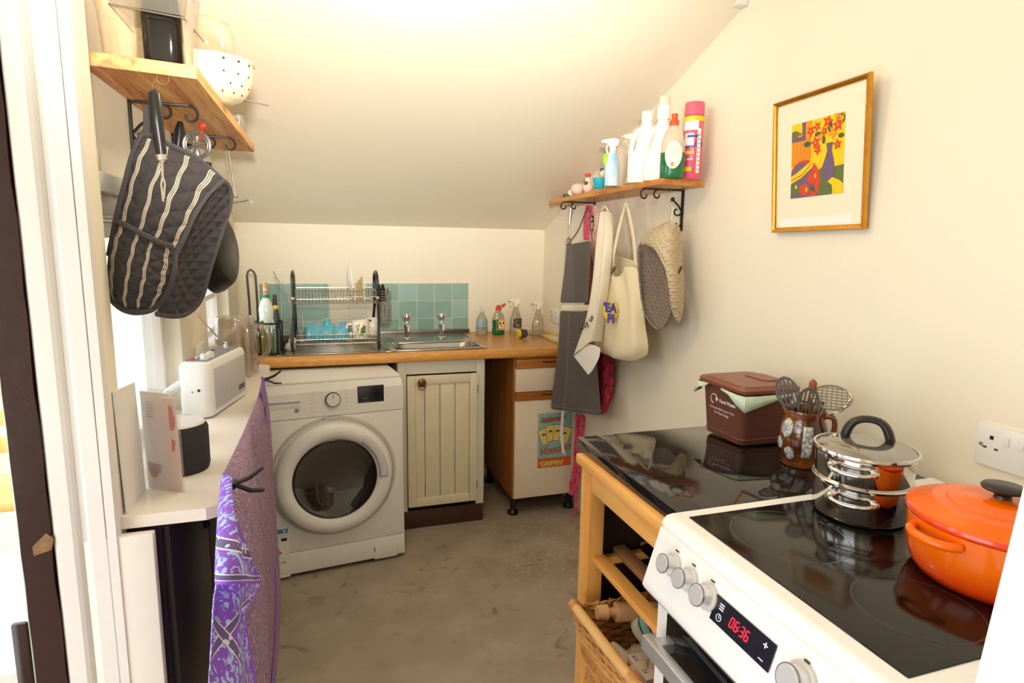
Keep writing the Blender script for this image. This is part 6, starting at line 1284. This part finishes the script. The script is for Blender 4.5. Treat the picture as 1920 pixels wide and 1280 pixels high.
# ================================================================ PURPLE CLOTH CLIPPED TO THE LEDGE
def printed_cloth(name, base, fig, scale, thr, bands=(), stretch=(1, 1, 1)):
    """block print; bands = [(a, b, lo, hi, kind)] woven borders where a*u + b*v of the cloth's own UV lies in lo..hi"""
    m = bpy.data.materials.new(name); m.use_nodes = True; nt = m.node_tree; b = nt.nodes['Principled BSDF']; b.inputs['Roughness'].default_value = .8; N = nt.nodes.new; L_ = nt.links.new
    tc = N('ShaderNodeTexCoord'); mp = N('ShaderNodeMapping'); mp.inputs['Scale'].default_value = stretch; L_(tc.outputs['Object'], mp.inputs[0])
    vo = N('ShaderNodeTexVoronoi'); vo.inputs['Scale'].default_value = scale; vo.feature = 'SMOOTH_F1'; L_(mp.outputs[0], vo.inputs['Vector'])
    wv_ = N('ShaderNodeTexNoise'); wv_.inputs['Scale'].default_value = scale*.9; wv_.inputs['Distortion'].default_value = 2.5; wv_.inputs['Detail'].default_value = 1; L_(mp.outputs[0], wv_.inputs['Vector'])
    r1 = N('ShaderNodeValToRGB'); r1.color_ramp.elements[0].position = thr; r1.color_ramp.elements[0].color = (1, 1, 1, 1); r1.color_ramp.elements[1].position = thr+.05; r1.color_ramp.elements[1].color = (0, 0, 0, 1); L_(vo.outputs['Distance'], r1.inputs[0])
    r2 = N('ShaderNodeValToRGB'); r2.color_ramp.elements[0].position = .56; r2.color_ramp.elements[0].color = (0, 0, 0, 1); r2.color_ramp.elements[1].position = .60; r2.color_ramp.elements[1].color = (1, 1, 1, 1); L_(wv_.outputs['Fac'], r2.inputs[0])
    mx = N('ShaderNodeMath'); mx.operation = 'MAXIMUM'; L_(r1.outputs[0], mx.inputs[0]); L_(r2.outputs[0], mx.inputs[1])
    mm = N('ShaderNodeMixRGB'); L_(mx.outputs[0], mm.inputs[0]); mm.inputs[1].default_value = (*lin(base), 1); mm.inputs[2].default_value = (*lin(fig), 1)
    out = mm.outputs[0]
    if bands:
        uv = N('ShaderNodeUVMap'); sp_ = N('ShaderNodeSeparateXYZ'); L_(uv.outputs[0], sp_.inputs[0])
        v2 = N('ShaderNodeTexVoronoi'); v2.inputs['Scale'].default_value = 95; L_(tc.outputs['Object'], v2.inputs['Vector'])
        r3 = N('ShaderNodeValToRGB'); r3.color_ramp.elements[0].position = .24; r3.color_ramp.elements[0].color = (*lin((200,200,214)), 1); r3.color_ramp.elements[1].position = .30; r3.color_ramp.elements[1].color = (*lin((92,78,128)), 1); L_(v2.outputs['Distance'], r3.inputs[0])
    for (a, b_, lo, hi, kind) in bands:
        m1 = N('ShaderNodeMath'); m1.operation = 'MULTIPLY'; m1.inputs[1].default_value = a; L_(sp_.outputs['X'], m1.inputs[0])
        m2 = N('ShaderNodeMath'); m2.operation = 'MULTIPLY_ADD'; m2.inputs[1].default_value = b_; L_(sp_.outputs['Y'], m2.inputs[0]); L_(m1.outputs[0], m2.inputs[2])
        c_ = N('ShaderNodeMath'); c_.operation = 'COMPARE'; c_.inputs[1].default_value = (lo+hi)/2; c_.inputs[2].default_value = (hi-lo)/2; L_(m2.outputs[0], c_.inputs[0])
        x_ = N('ShaderNodeMixRGB'); L_(c_.outputs[0], x_.inputs[0]); L_(out, x_.inputs[1])
        if kind == 'border': L_(r3.outputs[0], x_.inputs[2])
        else: x_.inputs[2].default_value = (*lin((226,214,236) if kind == 'pale' else (140,72,208)), 1)
        out = x_.outputs[0]
    L_(out, b.inputs['Base Color']); MATS[name] = m; return m
def border(a, b, c, w, e=.012): return [(a, b, c-w/2-e, c+w/2+e, 'pale'), (a, b, c-w/2, c+w/2, 'border')]
PC1 = printed_cloth('mauve_reverse', (128,98,126), (166,146,168), 130, .20, stretch=(1, 1, .6))
PC2 = printed_cloth('purple_floral', (126,74,186), (156,182,222), 66, .24, border(-.04, 1, .58, .07)+border(-.02, 1, .885, .06)+[(0, 1, .945, 1.01, 'hem')])
PC3 = printed_cloth('purple_floral_drape', (126,74,186), (156,182,222), 66, .24, border(.62, 1, .74, .07, .010)+border(-.75, 1, .18, .07, .010)+[(1, .0, .965, 1.01, 'hem')])
PB1 = mat('purple_hem', (138,72,206), .7)
pu_ = thing('purple_sarong', 'purple block-printed floral cloth clipped along the edge of the white ledge', 'cloth', (-.14, 1.7, .2))
wf = lambda u, v: V((.012*math.sin(u*13+2*v)*min(1, v*2.5)+.006*math.sin(u*29+4*v)*min(1, v*2.5), 0, 0))
cloth('reverse_side', dense([[(-0.1720, 2.0252, 0.9911), (-0.1720, 1.8381, 0.9626), (-0.1720, 1.5142, 0.9709), (-0.1720, 1.2891, 0.9816), (-0.1700, 1.1427, 0.9965)],
  [(-0.1600, 1.9964, 0.8966), (-0.1500, 1.6190, 0.9381), (-0.1500, 1.3412, 0.9617), (-0.1500, 1.1582, 0.9732), (-0.1500, 1.0043, 1.0062)],
  [(-0.1500, 1.8025, 0.7877), (-0.1400, 1.5097, 0.8355), (-0.1380, 1.2347, 0.8976), (-0.1380, 1.0661, 0.9259), (-0.1400, 0.9281, 0.9698)],
  [(-0.1450, 1.7525, 0.5971), (-0.1300, 1.3822, 0.7188), (-0.1280, 1.1697, 0.7835), (-0.1300, 0.9872, 0.8377), (-0.1350, 0.8394, 0.9035)],
  [(-0.1400, 1.7463, 0.3672), (-0.1250, 1.3568, 0.5625), (-0.1250, 1.1251, 0.6669), (-0.1280, 0.9319, 0.7626), (-0.1350, 0.8087, 0.8292)],
  [(-0.1380, 1.4929, 0.2925), (-0.1250, 1.1965, 0.4625), (-0.1250, 0.9987, 0.5726), (-0.1280, 0.8514, 0.6663), (-0.1350, 0.7378, 0.7491)]], 5, 5, wf), PC1, pu_, .0015)
# purple hem down the far edge
cloth('hem_edge', dense([[(-0.1580, 1.7942, 1.0373), (-0.1580, 1.9402, 0.9916)], [(-0.1500, 1.8491, 0.9264), (-0.1500, 1.8099, 0.9289)], [(-0.1450, 1.7592, 0.8024), (-0.1450, 1.7244, 0.8116)], [(-0.1380, 1.6844, 0.6284), (-0.1380, 1.6478, 0.6380)], [(-0.1300, 1.6385, 0.4311), (-0.1300, 1.5849, 0.4561)], [(-0.1300, 1.3937, 0.3669), (-0.1300, 1.3541, 0.3905)]], 2, 5), PB1, pu_, .0012)
# near corner folded over, showing the right side
Fo = lambda u, v: V((.006*math.sin(u*11+1.5), 0, 0))
uvsheet('folded_corner', dense([[(-0.1500, 1.0138, 1.0436), (-0.1350, 0.9397, 1.0648), (-0.1280, 0.9225, 1.0624)], [(-0.1400, 0.8890, 1.0451), (-0.1180, 0.8070, 1.0738), (-0.1100, 0.8142, 1.0624)], [(-0.1350, 0.8181, 1.0417), (-0.1080, 0.7411, 1.0641), (-0.0980, 0.7980, 1.0264)], [(-0.1300, 0.7520, 1.0276), (-0.1000, 0.6917, 1.0499), (-0.0900, 0.8250, 0.9733)], [(-0.1280, 0.7250, 1.0136), (-0.0980, 0.6879, 1.0272), (-0.0860, 0.8907, 0.9134)]], 5, 5, Fo), PC2, pu_, .0015)
uvsheet('lower_drape', dense([[(-0.1350, 0.7696, 0.9942), (-0.1150, 0.8089, 0.9649), (-0.1050, 1.0414, 0.8257)], [(-0.1350, 0.7445, 0.9808), (-0.1150, 0.7567, 0.9662), (-0.1050, 0.8724, 0.8897)], [(-0.1320, 0.7066, 0.9732), (-0.1120, 0.7287, 0.9585), (-0.1040, 0.8180, 0.9033)], [(-0.1300, 0.6731, 0.9561), (-0.1100, 0.7021, 0.9347), (-0.1000, 0.8171, 0.8594)], [(-0.1280, 0.6414, 0.9410), (-0.1080, 0.6751, 0.9102), (-0.0980, 0.8331, 0.7858)], [(-0.1260, 0.5985, 0.9084), (-0.1060, 0.6245, 0.8799), (-0.0980, 0.7771, 0.7419)]], 5, 5, Fo), PC3, pu_, .0015)
def clip(c, label, s=1):
    t = thing('spring_clip', label, 'clip', tuple(c)); c = V(c)
    q = MB(); q.box(c+V((-.006, -.012, -.004)), c+V((.006, .012, .004)), .002)
    q.cyl(c+V((.004, -.012, 0)), c+V((.004, .012, 0)), .0055, n=10); q.build('jaw', BLACK, t)
    for e in (1, -1):
        q = MB(); q.tube([c+V((.004, 0, 0)), c+V((.030*s, .0, .012*e-.002)), c+V((.052*s, 0, .020*e+(.004 if e < 0 else .006)))], .0035, 6, rr=[.004, .0045, .003]); q.build('clip_arm', BLACK, t)
clip((-0.1720, 2.0931, 0.9608), 'black spring clip holding the purple cloth at the far end of the ledge'); clip((-0.1500, 1.0842, 0.9942), 'black spring clip holding the purple cloth near the ledge corner')

# ================================================================ LEFT SHELF AND WHAT STANDS ON IT
ZB = 1.717; ZT = 1.741
ls = thing('pine_shelf', 'thick pine shelf board on black scroll brackets high on the left wall', 'shelf', (-.30, 1.85, ZB))
q = MB(); q.rings([[(-.39, 1.330, z), (-.207, 1.364, z), (-.190, 2.36, z), (-.39, 2.36, z)] for z in (ZB, ZT)]); q.build('shelf_board', PINE, ls, smooth=False)
bracket(XL+.001, 1.62, ZB, 1, .125, .140, ls); bracket(XL+.001, 2.06, ZB, 1, .155, .140, ls)
hook(-.255, 1.36, ZB, ls)
# food processor: black base, clear bowl with pale wall behind, clear lid tray above
fp = thing('food_processor', 'black kitchen appliance with clear plastic bowl at the near end of the pine shelf', 'appliance', (-.29, 1.43, ZT))
q = MB(); rs = []
for z, e in ((0, -.003), (.005, 0), (.085, .001), (.125, -.002), (.14, -.010)): rs.append([(x, y, ZT+z) for x, y in rrect(-.268, 1.425, .033+e, .050+e, .018, 6)])
q.rings(rs); q.build('motor_body', mat('gloss_black', (20,16,18), .12, coat=.4), fp)
q = MB(); rs = []
for z, e in ((0, -.004), (.09, 0), (.15, .012)): rs.append([(x, y, ZT+z) for x, y in rrect(-.338, 1.42, .033+e, .055+e, .015, 6)])
q.rings(rs, cap1=False); q.build('clear_bowl', clear('clear_warm', (252,246,230), .4, .06, .12), fp)
q = MB(); q.prism([(-0.3456, 1.3600, 1.8353), (-0.2219, 1.3600, 1.8277), (-0.2115, 1.3600, 1.8947), (-0.3309, 1.3600, 1.8960)], (0, .13, 0)); q.build('clear_tray', clear('clear_grey', (226,222,214), .5, .06, .12), fp, smooth=False)
for a_, b_ in (((-0.3445, 1.3550, 1.8319), (-0.2214, 1.3550, 1.8224)), ((-0.3445, 1.3550, 1.8319), (-0.3360, 1.4800, 1.8229)), ((-0.2214, 1.3550, 1.8224), (-0.2074, 1.4800, 1.8191))):
    q = MB(); q.cyl(a_, b_, .0012, n=6); q.build('tray_edge', mat('edge_dark', (120,104,84), .3), fp)
q = MB(); rs = []
for z, w_ in ((0, .006), (.14, .009)): rs.append([(x, y, ZT+z) for x, y in rrect(-.222, 1.40, w_, .028, .004, 3)])
q.rings(rs); q.build('clear_handle', clear('clear_handle', (240,226,200), .5, .05, .25), fp)
# enamel colander, nested pair
def colander(c, r, h, label):
    t = thing('enamel_colander', label, 'colander', c); q = MB(); EN = mat('cream_enamel', (240,226,186), .22, coat=.4)
    prof = [(r*.45, 0), (r*.50, .004)]+[(r*(.5+.5*math.sin(a)), .004+h*(1-math.cos(a))) for a in [pi/2*i/7 for i in range(1, 8)]]+[(r*1.04, h+.004), (r*1.03, h+.008), (r*.97, h+.004)]+[(r*(.47+.5*math.sin(a)), .008+h*(1-math.cos(a))) for a in [pi/2*i/5 for i in (4, 2, 1)]]+[(0, .010)]
    q.lathe(prof, c, 44); q.build('bowl', EN, t, ang=60)
    q = MB(); HD = mat('hole_dark', (70,44,26), .7); cvv = math.atan2(-c[1], -c[0])
    for a in (.35, .55, .75, .95):
        rr_, zz = r*(.5+.5*math.sin(a*pi/2)), .004+h*(1-math.cos(a*pi/2))
        for k in range(16):
            b_ = 2*pi*(k+.5*(a == .55))/16; p = V(c)+V((rr_*math.cos(b_), rr_*math.sin(b_), zz)); n_ = V((math.cos(b_)*math.sin(.6), math.sin(b_)*math.sin(.6), -.3)).normalized()
            if (k+int(a*20)) % 4 != 3: q.cyl(p-n_*.001, p+n_*.0012, .0022 if a < .9 else .003, n=7)
    q.build('hole', HD, t, smooth=False)['kind'] = 'stuff'
    return t
colander((-.222, 1.70, ZT), .092, .088, 'cream enamel colander with pierced holes overhanging the front of the pine shelf')
q = MB(); q.lathe([(.060, 0), (.062, .010), (.062, .075), (.052, .100), (.020, .112), (0, .113)], (-.235, 1.72, ZT+.088), 40, cap0=False); q.lathe([(.060, 0), (.054, -.012), (.050, -.012)], (-.235, 1.72, ZT+.088), 40, cap0=False, cap1=False)
tag(q.build('clear_dome', clear('clear_warm', ()), ang=60), 'clear plastic dome bowl standing upside down in the enamel colander', 'bowl')
q = MB(); q.lathe([(0, 0), (.022, 0), (.024, .004), (.024, .050), (.020, .058), (.022, .062), (.020, .062), (.018, .058), (.021, .05), (.021, .006), (0, .005)], (-.222, 2.16, ZT), 24)
tag(q.build('glass_jar', clear('jar_glass', (226,226,222), .6, .04, .15), ang=60), 'small empty glass jar at the far end of the pine shelf', 'jar')
q = MB(); q.tube([(-.20, 1.90, ZT+.058), (-.112, 1.93, ZT+.050)], .0022, 6); q.ball((-.21, 1.90, ZT+.058), .012, 10, (1.5, 1, .4)); tag(q.build('steel_spoon', STEEL), 'thin steel spoon handle sticking out beyond the enamel colander', 'spoon')

# ================================================================ HANGING FROM THE LEFT SHELF
# striped double oven glove
def stripes():
    m = bpy.data.materials.new('striped_quilt'); m.use_nodes = True; nt = m.node_tree; b = nt.nodes['Principled BSDF']; b.inputs['Roughness'].default_value = .88; N = nt.nodes.new; L_ = nt.links.new
    uv = N('ShaderNodeUVMap'); sp_ = N('ShaderNodeSeparateXYZ'); L_(uv.outputs[0], sp_.inputs[0])
    wob = N('ShaderNodeMath'); wob.operation = 'SINE'; mu = N('ShaderNodeMath'); mu.operation = 'MULTIPLY'; mu.inputs[1].default_value = 34; L_(sp_.outputs['Y'], mu.inputs[0]); L_(mu.outputs[0], wob.inputs[0])
    ad = N('ShaderNodeMath'); ad.operation = 'MULTIPLY_ADD'; ad.inputs[1].default_value = .008; L_(wob.outputs[0], ad.inputs[0]); L_(sp_.outputs['X'], ad.inputs[2])
    k4 = N('ShaderNodeMath'); k4.operation = 'MULTIPLY'; k4.inputs[1].default_value = 4.0; L_(ad.outputs[0], k4.inputs[0]); fr_ = N('ShaderNodeMath'); fr_.operation = 'FRACT'; L_(k4.outputs[0], fr_.inputs[0])
    rp = N('ShaderNodeValToRGB'); rp.color_ramp.interpolation = 'CONSTANT'; e = rp.color_ramp.elements; dk_c = (*lin((62,58,62)), 1); wt_c = (*lin((226,214,196)), 1)
    e[0].position = 0; e[0].color = dk_c; e[1].position = .38; e[1].color = wt_c
    for p, c_ in ((.425, dk_c), (.455, wt_c), (.50, dk_c), (.53, wt_c), (.575, dk_c)): x = e.new(p); x.color = c_
    L_(fr_.outputs[0], rp.inputs[0]); L_(rp.outputs[0], b.inputs['Base Color'])
    ws = []
    for s_ in (1, -1):
        a1 = N('ShaderNodeMath'); a1.operation = 'MULTIPLY_ADD'; a1.inputs[1].default_value = 1.8*s_; L_(sp_.outputs['Y'], a1.inputs[0]); L_(sp_.outputs['X'], a1.inputs[2]); a2 = N('ShaderNodeMath'); a2.operation = 'MULTIPLY'; a2.inputs[1].default_value = 12; L_(a1.outputs[0], a2.inputs[0]); a3 = N('ShaderNodeMath'); a3.operation = 'SINE'; L_(a2.outputs[0], a3.inputs[0]); a4 = N('ShaderNodeMath'); a4.operation = 'ABSOLUTE'; L_(a3.outputs[0], a4.inputs[0]); ws.append(a4)
    mn_ = N('ShaderNodeMath'); mn_.operation = 'MINIMUM'; L_(ws[0].outputs[0], mn_.inputs[0]); L_(ws[1].outputs[0], mn_.inputs[1])
    bp = N('ShaderNodeBump'); bp.inputs['Strength'].default_value = .8; bp.inputs['Distance'].default_value = .006; L_(mn_.outputs[0], bp.inputs['Height']); L_(bp.outputs[0], b.inputs['Normal'])
    return m
SQ = stripes()
og2 = thing('striped_oven_glove', 'charcoal quilted double oven glove with white stripes hanging from the pine shelf', 'oven glove', (-0.3016, 1.3671, 1.2587))
QD = quilt('dark_quilt', (60,56,60), .9, 40); QE = mat('charcoal_piping', (74,70,74), .85)
uvsheet('striped_panel', dense([[(-0.3118, 1.3853, 1.6059), (-0.2919, 1.4101, 1.5989), (-0.2671, 1.4455, 1.5877), (-0.2292, 1.4824, 1.5729), (-0.1906, 1.5181, 1.5414)],
  [(-0.3202, 1.3526, 1.5669), (-0.2924, 1.3538, 1.5588), (-0.2654, 1.3746, 1.5477), (-0.2395, 1.4098, 1.5320), (-0.2133, 1.4544, 1.5044)],
  [(-0.3309, 1.3346, 1.5154), (-0.3016, 1.3210, 1.5107), (-0.2777, 1.3313, 1.5028), (-0.2525, 1.3567, 1.4753), (-0.2325, 1.4008, 1.4603)],
  [(-0.3417, 1.3215, 1.4652), (-0.3126, 1.3082, 1.4606), (-0.2881, 1.3138, 1.4519), (-0.2664, 1.3337, 1.4331), (-0.2489, 1.3675, 1.4133)],
  [(-0.3521, 1.3136, 1.4256), (-0.3249, 1.3000, 1.4181), (-0.3034, 1.3052, 1.4068), (-0.2827, 1.3201, 1.3921), (-0.2666, 1.3489, 1.3765)],
  [(-0.3586, 1.3119, 1.4009), (-0.3319, 1.2962, 1.3916), (-0.3097, 1.2986, 1.3820), (-0.2898, 1.3134, 1.3720), (-0.2712, 1.3429, 1.3579)]], 5, 4), SQ, og2, .010)
uvsheet('pocket_panel', dense([[(-0.3446, 1.3053, 1.4372), (-0.3183, 1.2862, 1.4258), (-0.2988, 1.2878, 1.4146), (-0.2811, 1.3000, 1.4052), (-0.2632, 1.3241, 1.3954)],
  [(-0.3528, 1.2979, 1.4156), (-0.3237, 1.2745, 1.4044), (-0.3022, 1.2747, 1.3951), (-0.2836, 1.2892, 1.3855), (-0.2629, 1.3242, 1.3730)],
  [(-0.3608, 1.2957, 1.3815), (-0.3306, 1.2655, 1.3709), (-0.3086, 1.2628, 1.3615), (-0.2894, 1.2776, 1.3532), (-0.2663, 1.3235, 1.3462)],
  [(-0.3651, 1.2945, 1.3424), (-0.3363, 1.2640, 1.3343), (-0.3152, 1.2591, 1.3278), (-0.2956, 1.2762, 1.3217), (-0.2760, 1.3215, 1.3175)],
  [(-0.3664, 1.2993, 1.3095), (-0.3439, 1.2744, 1.3034), (-0.3247, 1.2712, 1.2976), (-0.3062, 1.2840, 1.2953), (-0.2888, 1.3187, 1.2950)],
  [(-0.3611, 1.3060, 1.2899), (-0.3464, 1.2945, 1.2828), (-0.3307, 1.2934, 1.2776), (-0.3171, 1.3019, 1.2755), (-0.3049, 1.3203, 1.2785)]], 5, 4), SQ, og2, .008)
uvsheet('inner_panel', dense([[(-0.1939, 1.5177, 1.5389), (-0.1885, 1.5486, 1.5301), (-0.1852, 1.5691, 1.5140)],
  [(-0.2351, 1.4612, 1.4651), (-0.2171, 1.5347, 1.4571), (-0.1899, 1.5685, 1.4652)], [(-0.2635, 1.4462, 1.4081), (-0.2421, 1.5209, 1.4029), (-0.2116, 1.5557, 1.4095)],
  [(-0.2866, 1.4316, 1.3635), (-0.2675, 1.5064, 1.3497), (-0.2285, 1.5432, 1.3547)], [(-0.2932, 1.4303, 1.3190), (-0.2775, 1.5046, 1.3025), (-0.2442, 1.5408, 1.3059)],
  [(-0.3080, 1.4271, 1.2802), (-0.2861, 1.4928, 1.2656), (-0.2599, 1.5281, 1.2667)], [(-0.3189, 1.4248, 1.2581), (-0.2986, 1.4700, 1.2470), (-0.2786, 1.5044, 1.2487)]], 5, 4), QD, og2, .010)
def edge(pts, r, nm, m_=QE): q = MB(); q.tube(smoothpath([V(p) for p in pts], 5), r, 8); q.build(nm, m_, og2)
edge([(-0.1906, 1.5181, 1.5414), (-0.2132, 1.4545, 1.5067), (-0.2315, 1.3959, 1.4622), (-0.2478, 1.3626, 1.4154), (-0.2618, 1.3397, 1.3788), (-0.2614, 1.3193, 1.3516), (-0.2725, 1.3171, 1.3157), (-0.2853, 1.3144, 1.2933), (-0.3031, 1.3155, 1.2759), (-0.3149, 1.2922, 1.2734), (-0.3309, 1.2861, 1.2744), (-0.3484, 1.2887, 1.2824), (-0.3627, 1.2952, 1.2979), (-0.3652, 1.2893, 1.3231)], .0065, 'piping')
edge([(-0.1892, 1.5233, 1.5396), (-0.1834, 1.5593, 1.5253), (-0.1864, 1.5690, 1.4897), (-0.2090, 1.5560, 1.4157), (-0.2310, 1.5428, 1.3486), (-0.2537, 1.5342, 1.2758), (-0.2766, 1.5048, 1.2475), (-0.2987, 1.4700, 1.2447), (-0.3191, 1.4247, 1.2547)], .0065, 'piping')
edge([(-0.3432, 1.3005, 1.4390), (-0.3166, 1.2794, 1.4267), (-0.2943, 1.2796, 1.4137), (-0.2774, 1.2905, 1.4033), (-0.2623, 1.3192, 1.3955)], .0055, 'pocket_binding')
edge([(-0.3169, 1.3842, 1.6073), (-0.3071, 1.4069, 1.6127), (-0.2830, 1.4323, 1.6028), (-0.2338, 1.4817, 1.5803), (-0.1892, 1.5233, 1.5396)], .006, 'fold_edge'); edge([(-0.3152, 1.3846, 1.6075), (-0.3256, 1.3513, 1.5615), (-0.3350, 1.3284, 1.5098), (-0.3476, 1.3148, 1.4550), (-0.3555, 1.3075, 1.4156), (-0.3633, 1.3002, 1.3765)], .005, 'piping')
edge([(-0.3128, 1.4056, 1.6070), (-0.3142, 1.4258, 1.6541), (-0.3113, 1.4264, 1.6718), (-0.3106, 1.4266, 1.6545), (-0.3075, 1.4068, 1.6075)], .0035, 'hanging_loop')
# fork-tipped knife in front of it
kn = thing('hanging_steel', 'black-handled carving fork hanging on string in front of the striped oven glove', 'knife', (-0.2720, 1.3121, 1.4868))
q = MB(); q.tube([V(p) for p in ((-0.2689, 1.3127, 1.6802), (-0.2710, 1.3123, 1.6734), (-0.2710, 1.3123, 1.6217), (-0.2672, 1.3131, 1.5629))], .006, 10, rr=[.004, .0105, .0115, .009]); q.build('handle', BLACK, kn)
q = MB(); q.cyl((-0.2679, 1.3129, 1.5648), (-0.2668, 1.3132, 1.5553), .010, .0085, 14); q.build('bolster', CHROME, kn)
q = MB(); q.cyl((-0.2668, 1.3132, 1.5553), (-0.2678, 1.3130, 1.5261), .0028, .0026, 8); q.tube([V((-0.2678, 1.3130, 1.5261)), V((-0.2713, 1.3122, 1.5113)), V((-0.2699, 1.3125, 1.4790))], .002, 6); q.tube([V((-0.2678, 1.3130, 1.5261)), V((-0.2653, 1.3135, 1.5117)), V((-0.2687, 1.3128, 1.4850))], .002, 6); q.build('prongs', CHROME, kn)
q = MB(); q.tube(smoothpath([V((-0.2735, 1.3322, 1.7011)), V((-0.2764, 1.3214, 1.6871)), V((-0.2726, 1.3120, 1.6741)), V((-0.2650, 1.3135, 1.6770)), V((-0.2647, 1.3187, 1.6847))], 4), .0013, 6); q.build('string', mat('dull_string', (110,80,50), .8), kn)
# strap / black utensil behind, second black handle
q = MB(); q.tube([V((-0.3220, 1.5162, 1.6870)), V((-0.3249, 1.5156, 1.6268))], .006, 8); tag(q.build('black_utensil', BLACK), 'black utensil handle hanging behind the carving fork', 'utensil')
q = MB(); q.tube([V(p) for p in ((-0.3045, 1.7233, 1.6953), (-0.3070, 1.7229, 1.6737), (-0.3142, 1.7216, 1.6288))], .009, 10, rr=[.006, .012, .009]); tag(q.build('utensil_handle', BLACK), 'thick black handle hanging beneath the shelf left of the egg whisk', 'utensil')
# rotary whisk
wk = thing('rotary_whisk', 'rotary egg whisk with grey geared wheel and red knob hanging from the bracket', 'whisk', (-0.2526, 1.6002, 1.5918))
q = MB(); wc = V((-0.2487, 1.5806, 1.6225)); vv_ = V((.98, .2, 0)); 
for r, th_ in ((.029, .0035), (.024, .0018)): q.tube([wc+V((1, -.25, 0)).normalized()*r*math.cos(2*pi*i/28)+V((0, 0, 1))*r*math.sin(2*pi*i/28) for i in range(28)], th_, 7, closed=True)
for k in range(4):
    a = pi*k/4+.3; d = V((1, -.25, 0)).normalized()*math.cos(a)+V((0, 0, 1))*math.sin(a); q.tube([wc-d*.026, wc+d*.026], .002, 6)
q.build('gear_wheel', mat('grey_zinc', (130,132,130), .35, metal=.7), wk)
q = MB(); q.box(wc+V((-.010, .004, -.055)), wc+V((.004, .014, .035)), .002); q.build('whisk_frame', CHROME, wk); q = MB(); q.cyl(wc+V((.012, -.02, .012)), wc+V((.016, -.02, .034)), .002, n=6); q.ball(wc+V((.017, -.02, .039)), .008, 12, (1, 1, .9)); q.build('red_knob', mat('whisk_red', (200,40,30), .35), wk)
q = MB()
for s in (-1, 1): q.tube(smoothpath([wc+V((-.003, .009, -.05)), wc+V((-.003+.016*s, .009, -.085)), wc+V((-.003+.014*s, .009, -.13)), wc+V((-.003, .009, -.15))]), .0012, 5)
q.build('beaters', CHROME, wk)
# frying pan hanging edge on
fpn = thing('frying_pan', 'black frying pan hanging edge-on behind the striped oven glove', 'pan', (-0.2699, 1.9500, 1.2710))
q = MB(); pcn = V((-0.2751, 1.9500, 1.3825)); NB = mat('nonstick_black', (20,19,19), .3, spec=.25)
q.M = Matrix.Translation(pcn) @ Matrix.Rotation(-.24, 4, 'Z') @ Matrix.Rotation(-.10, 4, 'Y')
q.lathe([(0, .034), (.085, .034), (.105, .026), (.122, .002), (.124, -.010), (.126, -.012), (.123, -.010), (.118, .002), (.10, .022), (.083, .029), (0, .029)], (0, 0, 0), 48, ax='X'); q.build('pan_body', NB, fpn, ang=60)
q = MB(); q.tube([pcn+V((-.014, 0, .12)), pcn+V((-.010, -.0, .18)), pcn+V((-.004, .0, .245))], .008, 10, rr=[.007, .009, .008]); q.build('pan_handle', BLACK, fpn)
# wire hanger with two hooks
wh = thing('wire_rack_hook', 'thin steel double-hook hanger hanging from the far bracket scroll', 'hook', (-0.2394, 2.1500, 1.5292))
q = MB()
q.tube([V((-0.2590, 2.1500, 1.6875)), V((-0.2450, 2.1500, 1.5423))], .0022, 6); q.tube([V((-0.2498, 2.1500, 1.6880)), V((-0.2370, 2.1500, 1.5459))], .0022, 6); q.tube(smoothpath([V((-0.2590, 2.1500, 1.6875)), V((-0.2553, 2.1500, 1.6990)), V((-0.2498, 2.1500, 1.6880))], 3), .0022, 6)
q.tube(smoothpath([V((-0.2370, 2.1500, 1.5459)), V((-0.2346, 2.1500, 1.5327)), V((-0.2157, 2.1500, 1.5334)), V((-0.1950, 2.1500, 1.5392)), V((-0.1876, 2.1500, 1.5277)), V((-0.1958, 2.1500, 1.5207))], 3), .0022, 6); q.tube(smoothpath([V((-0.2157, 2.1500, 1.5334)), V((-0.2394, 2.1500, 1.5292)), V((-0.2555, 2.1500, 1.5203)), V((-0.2502, 2.1500, 1.5021)), V((-0.2443, 2.1500, 1.4956))], 3), .0022, 6); q.tube([V((-0.2540, 2.1500, 1.5486)), V((-0.2292, 2.1500, 1.5462))], .002, 6)
q.build('hanger_wire', CHROME, wh)
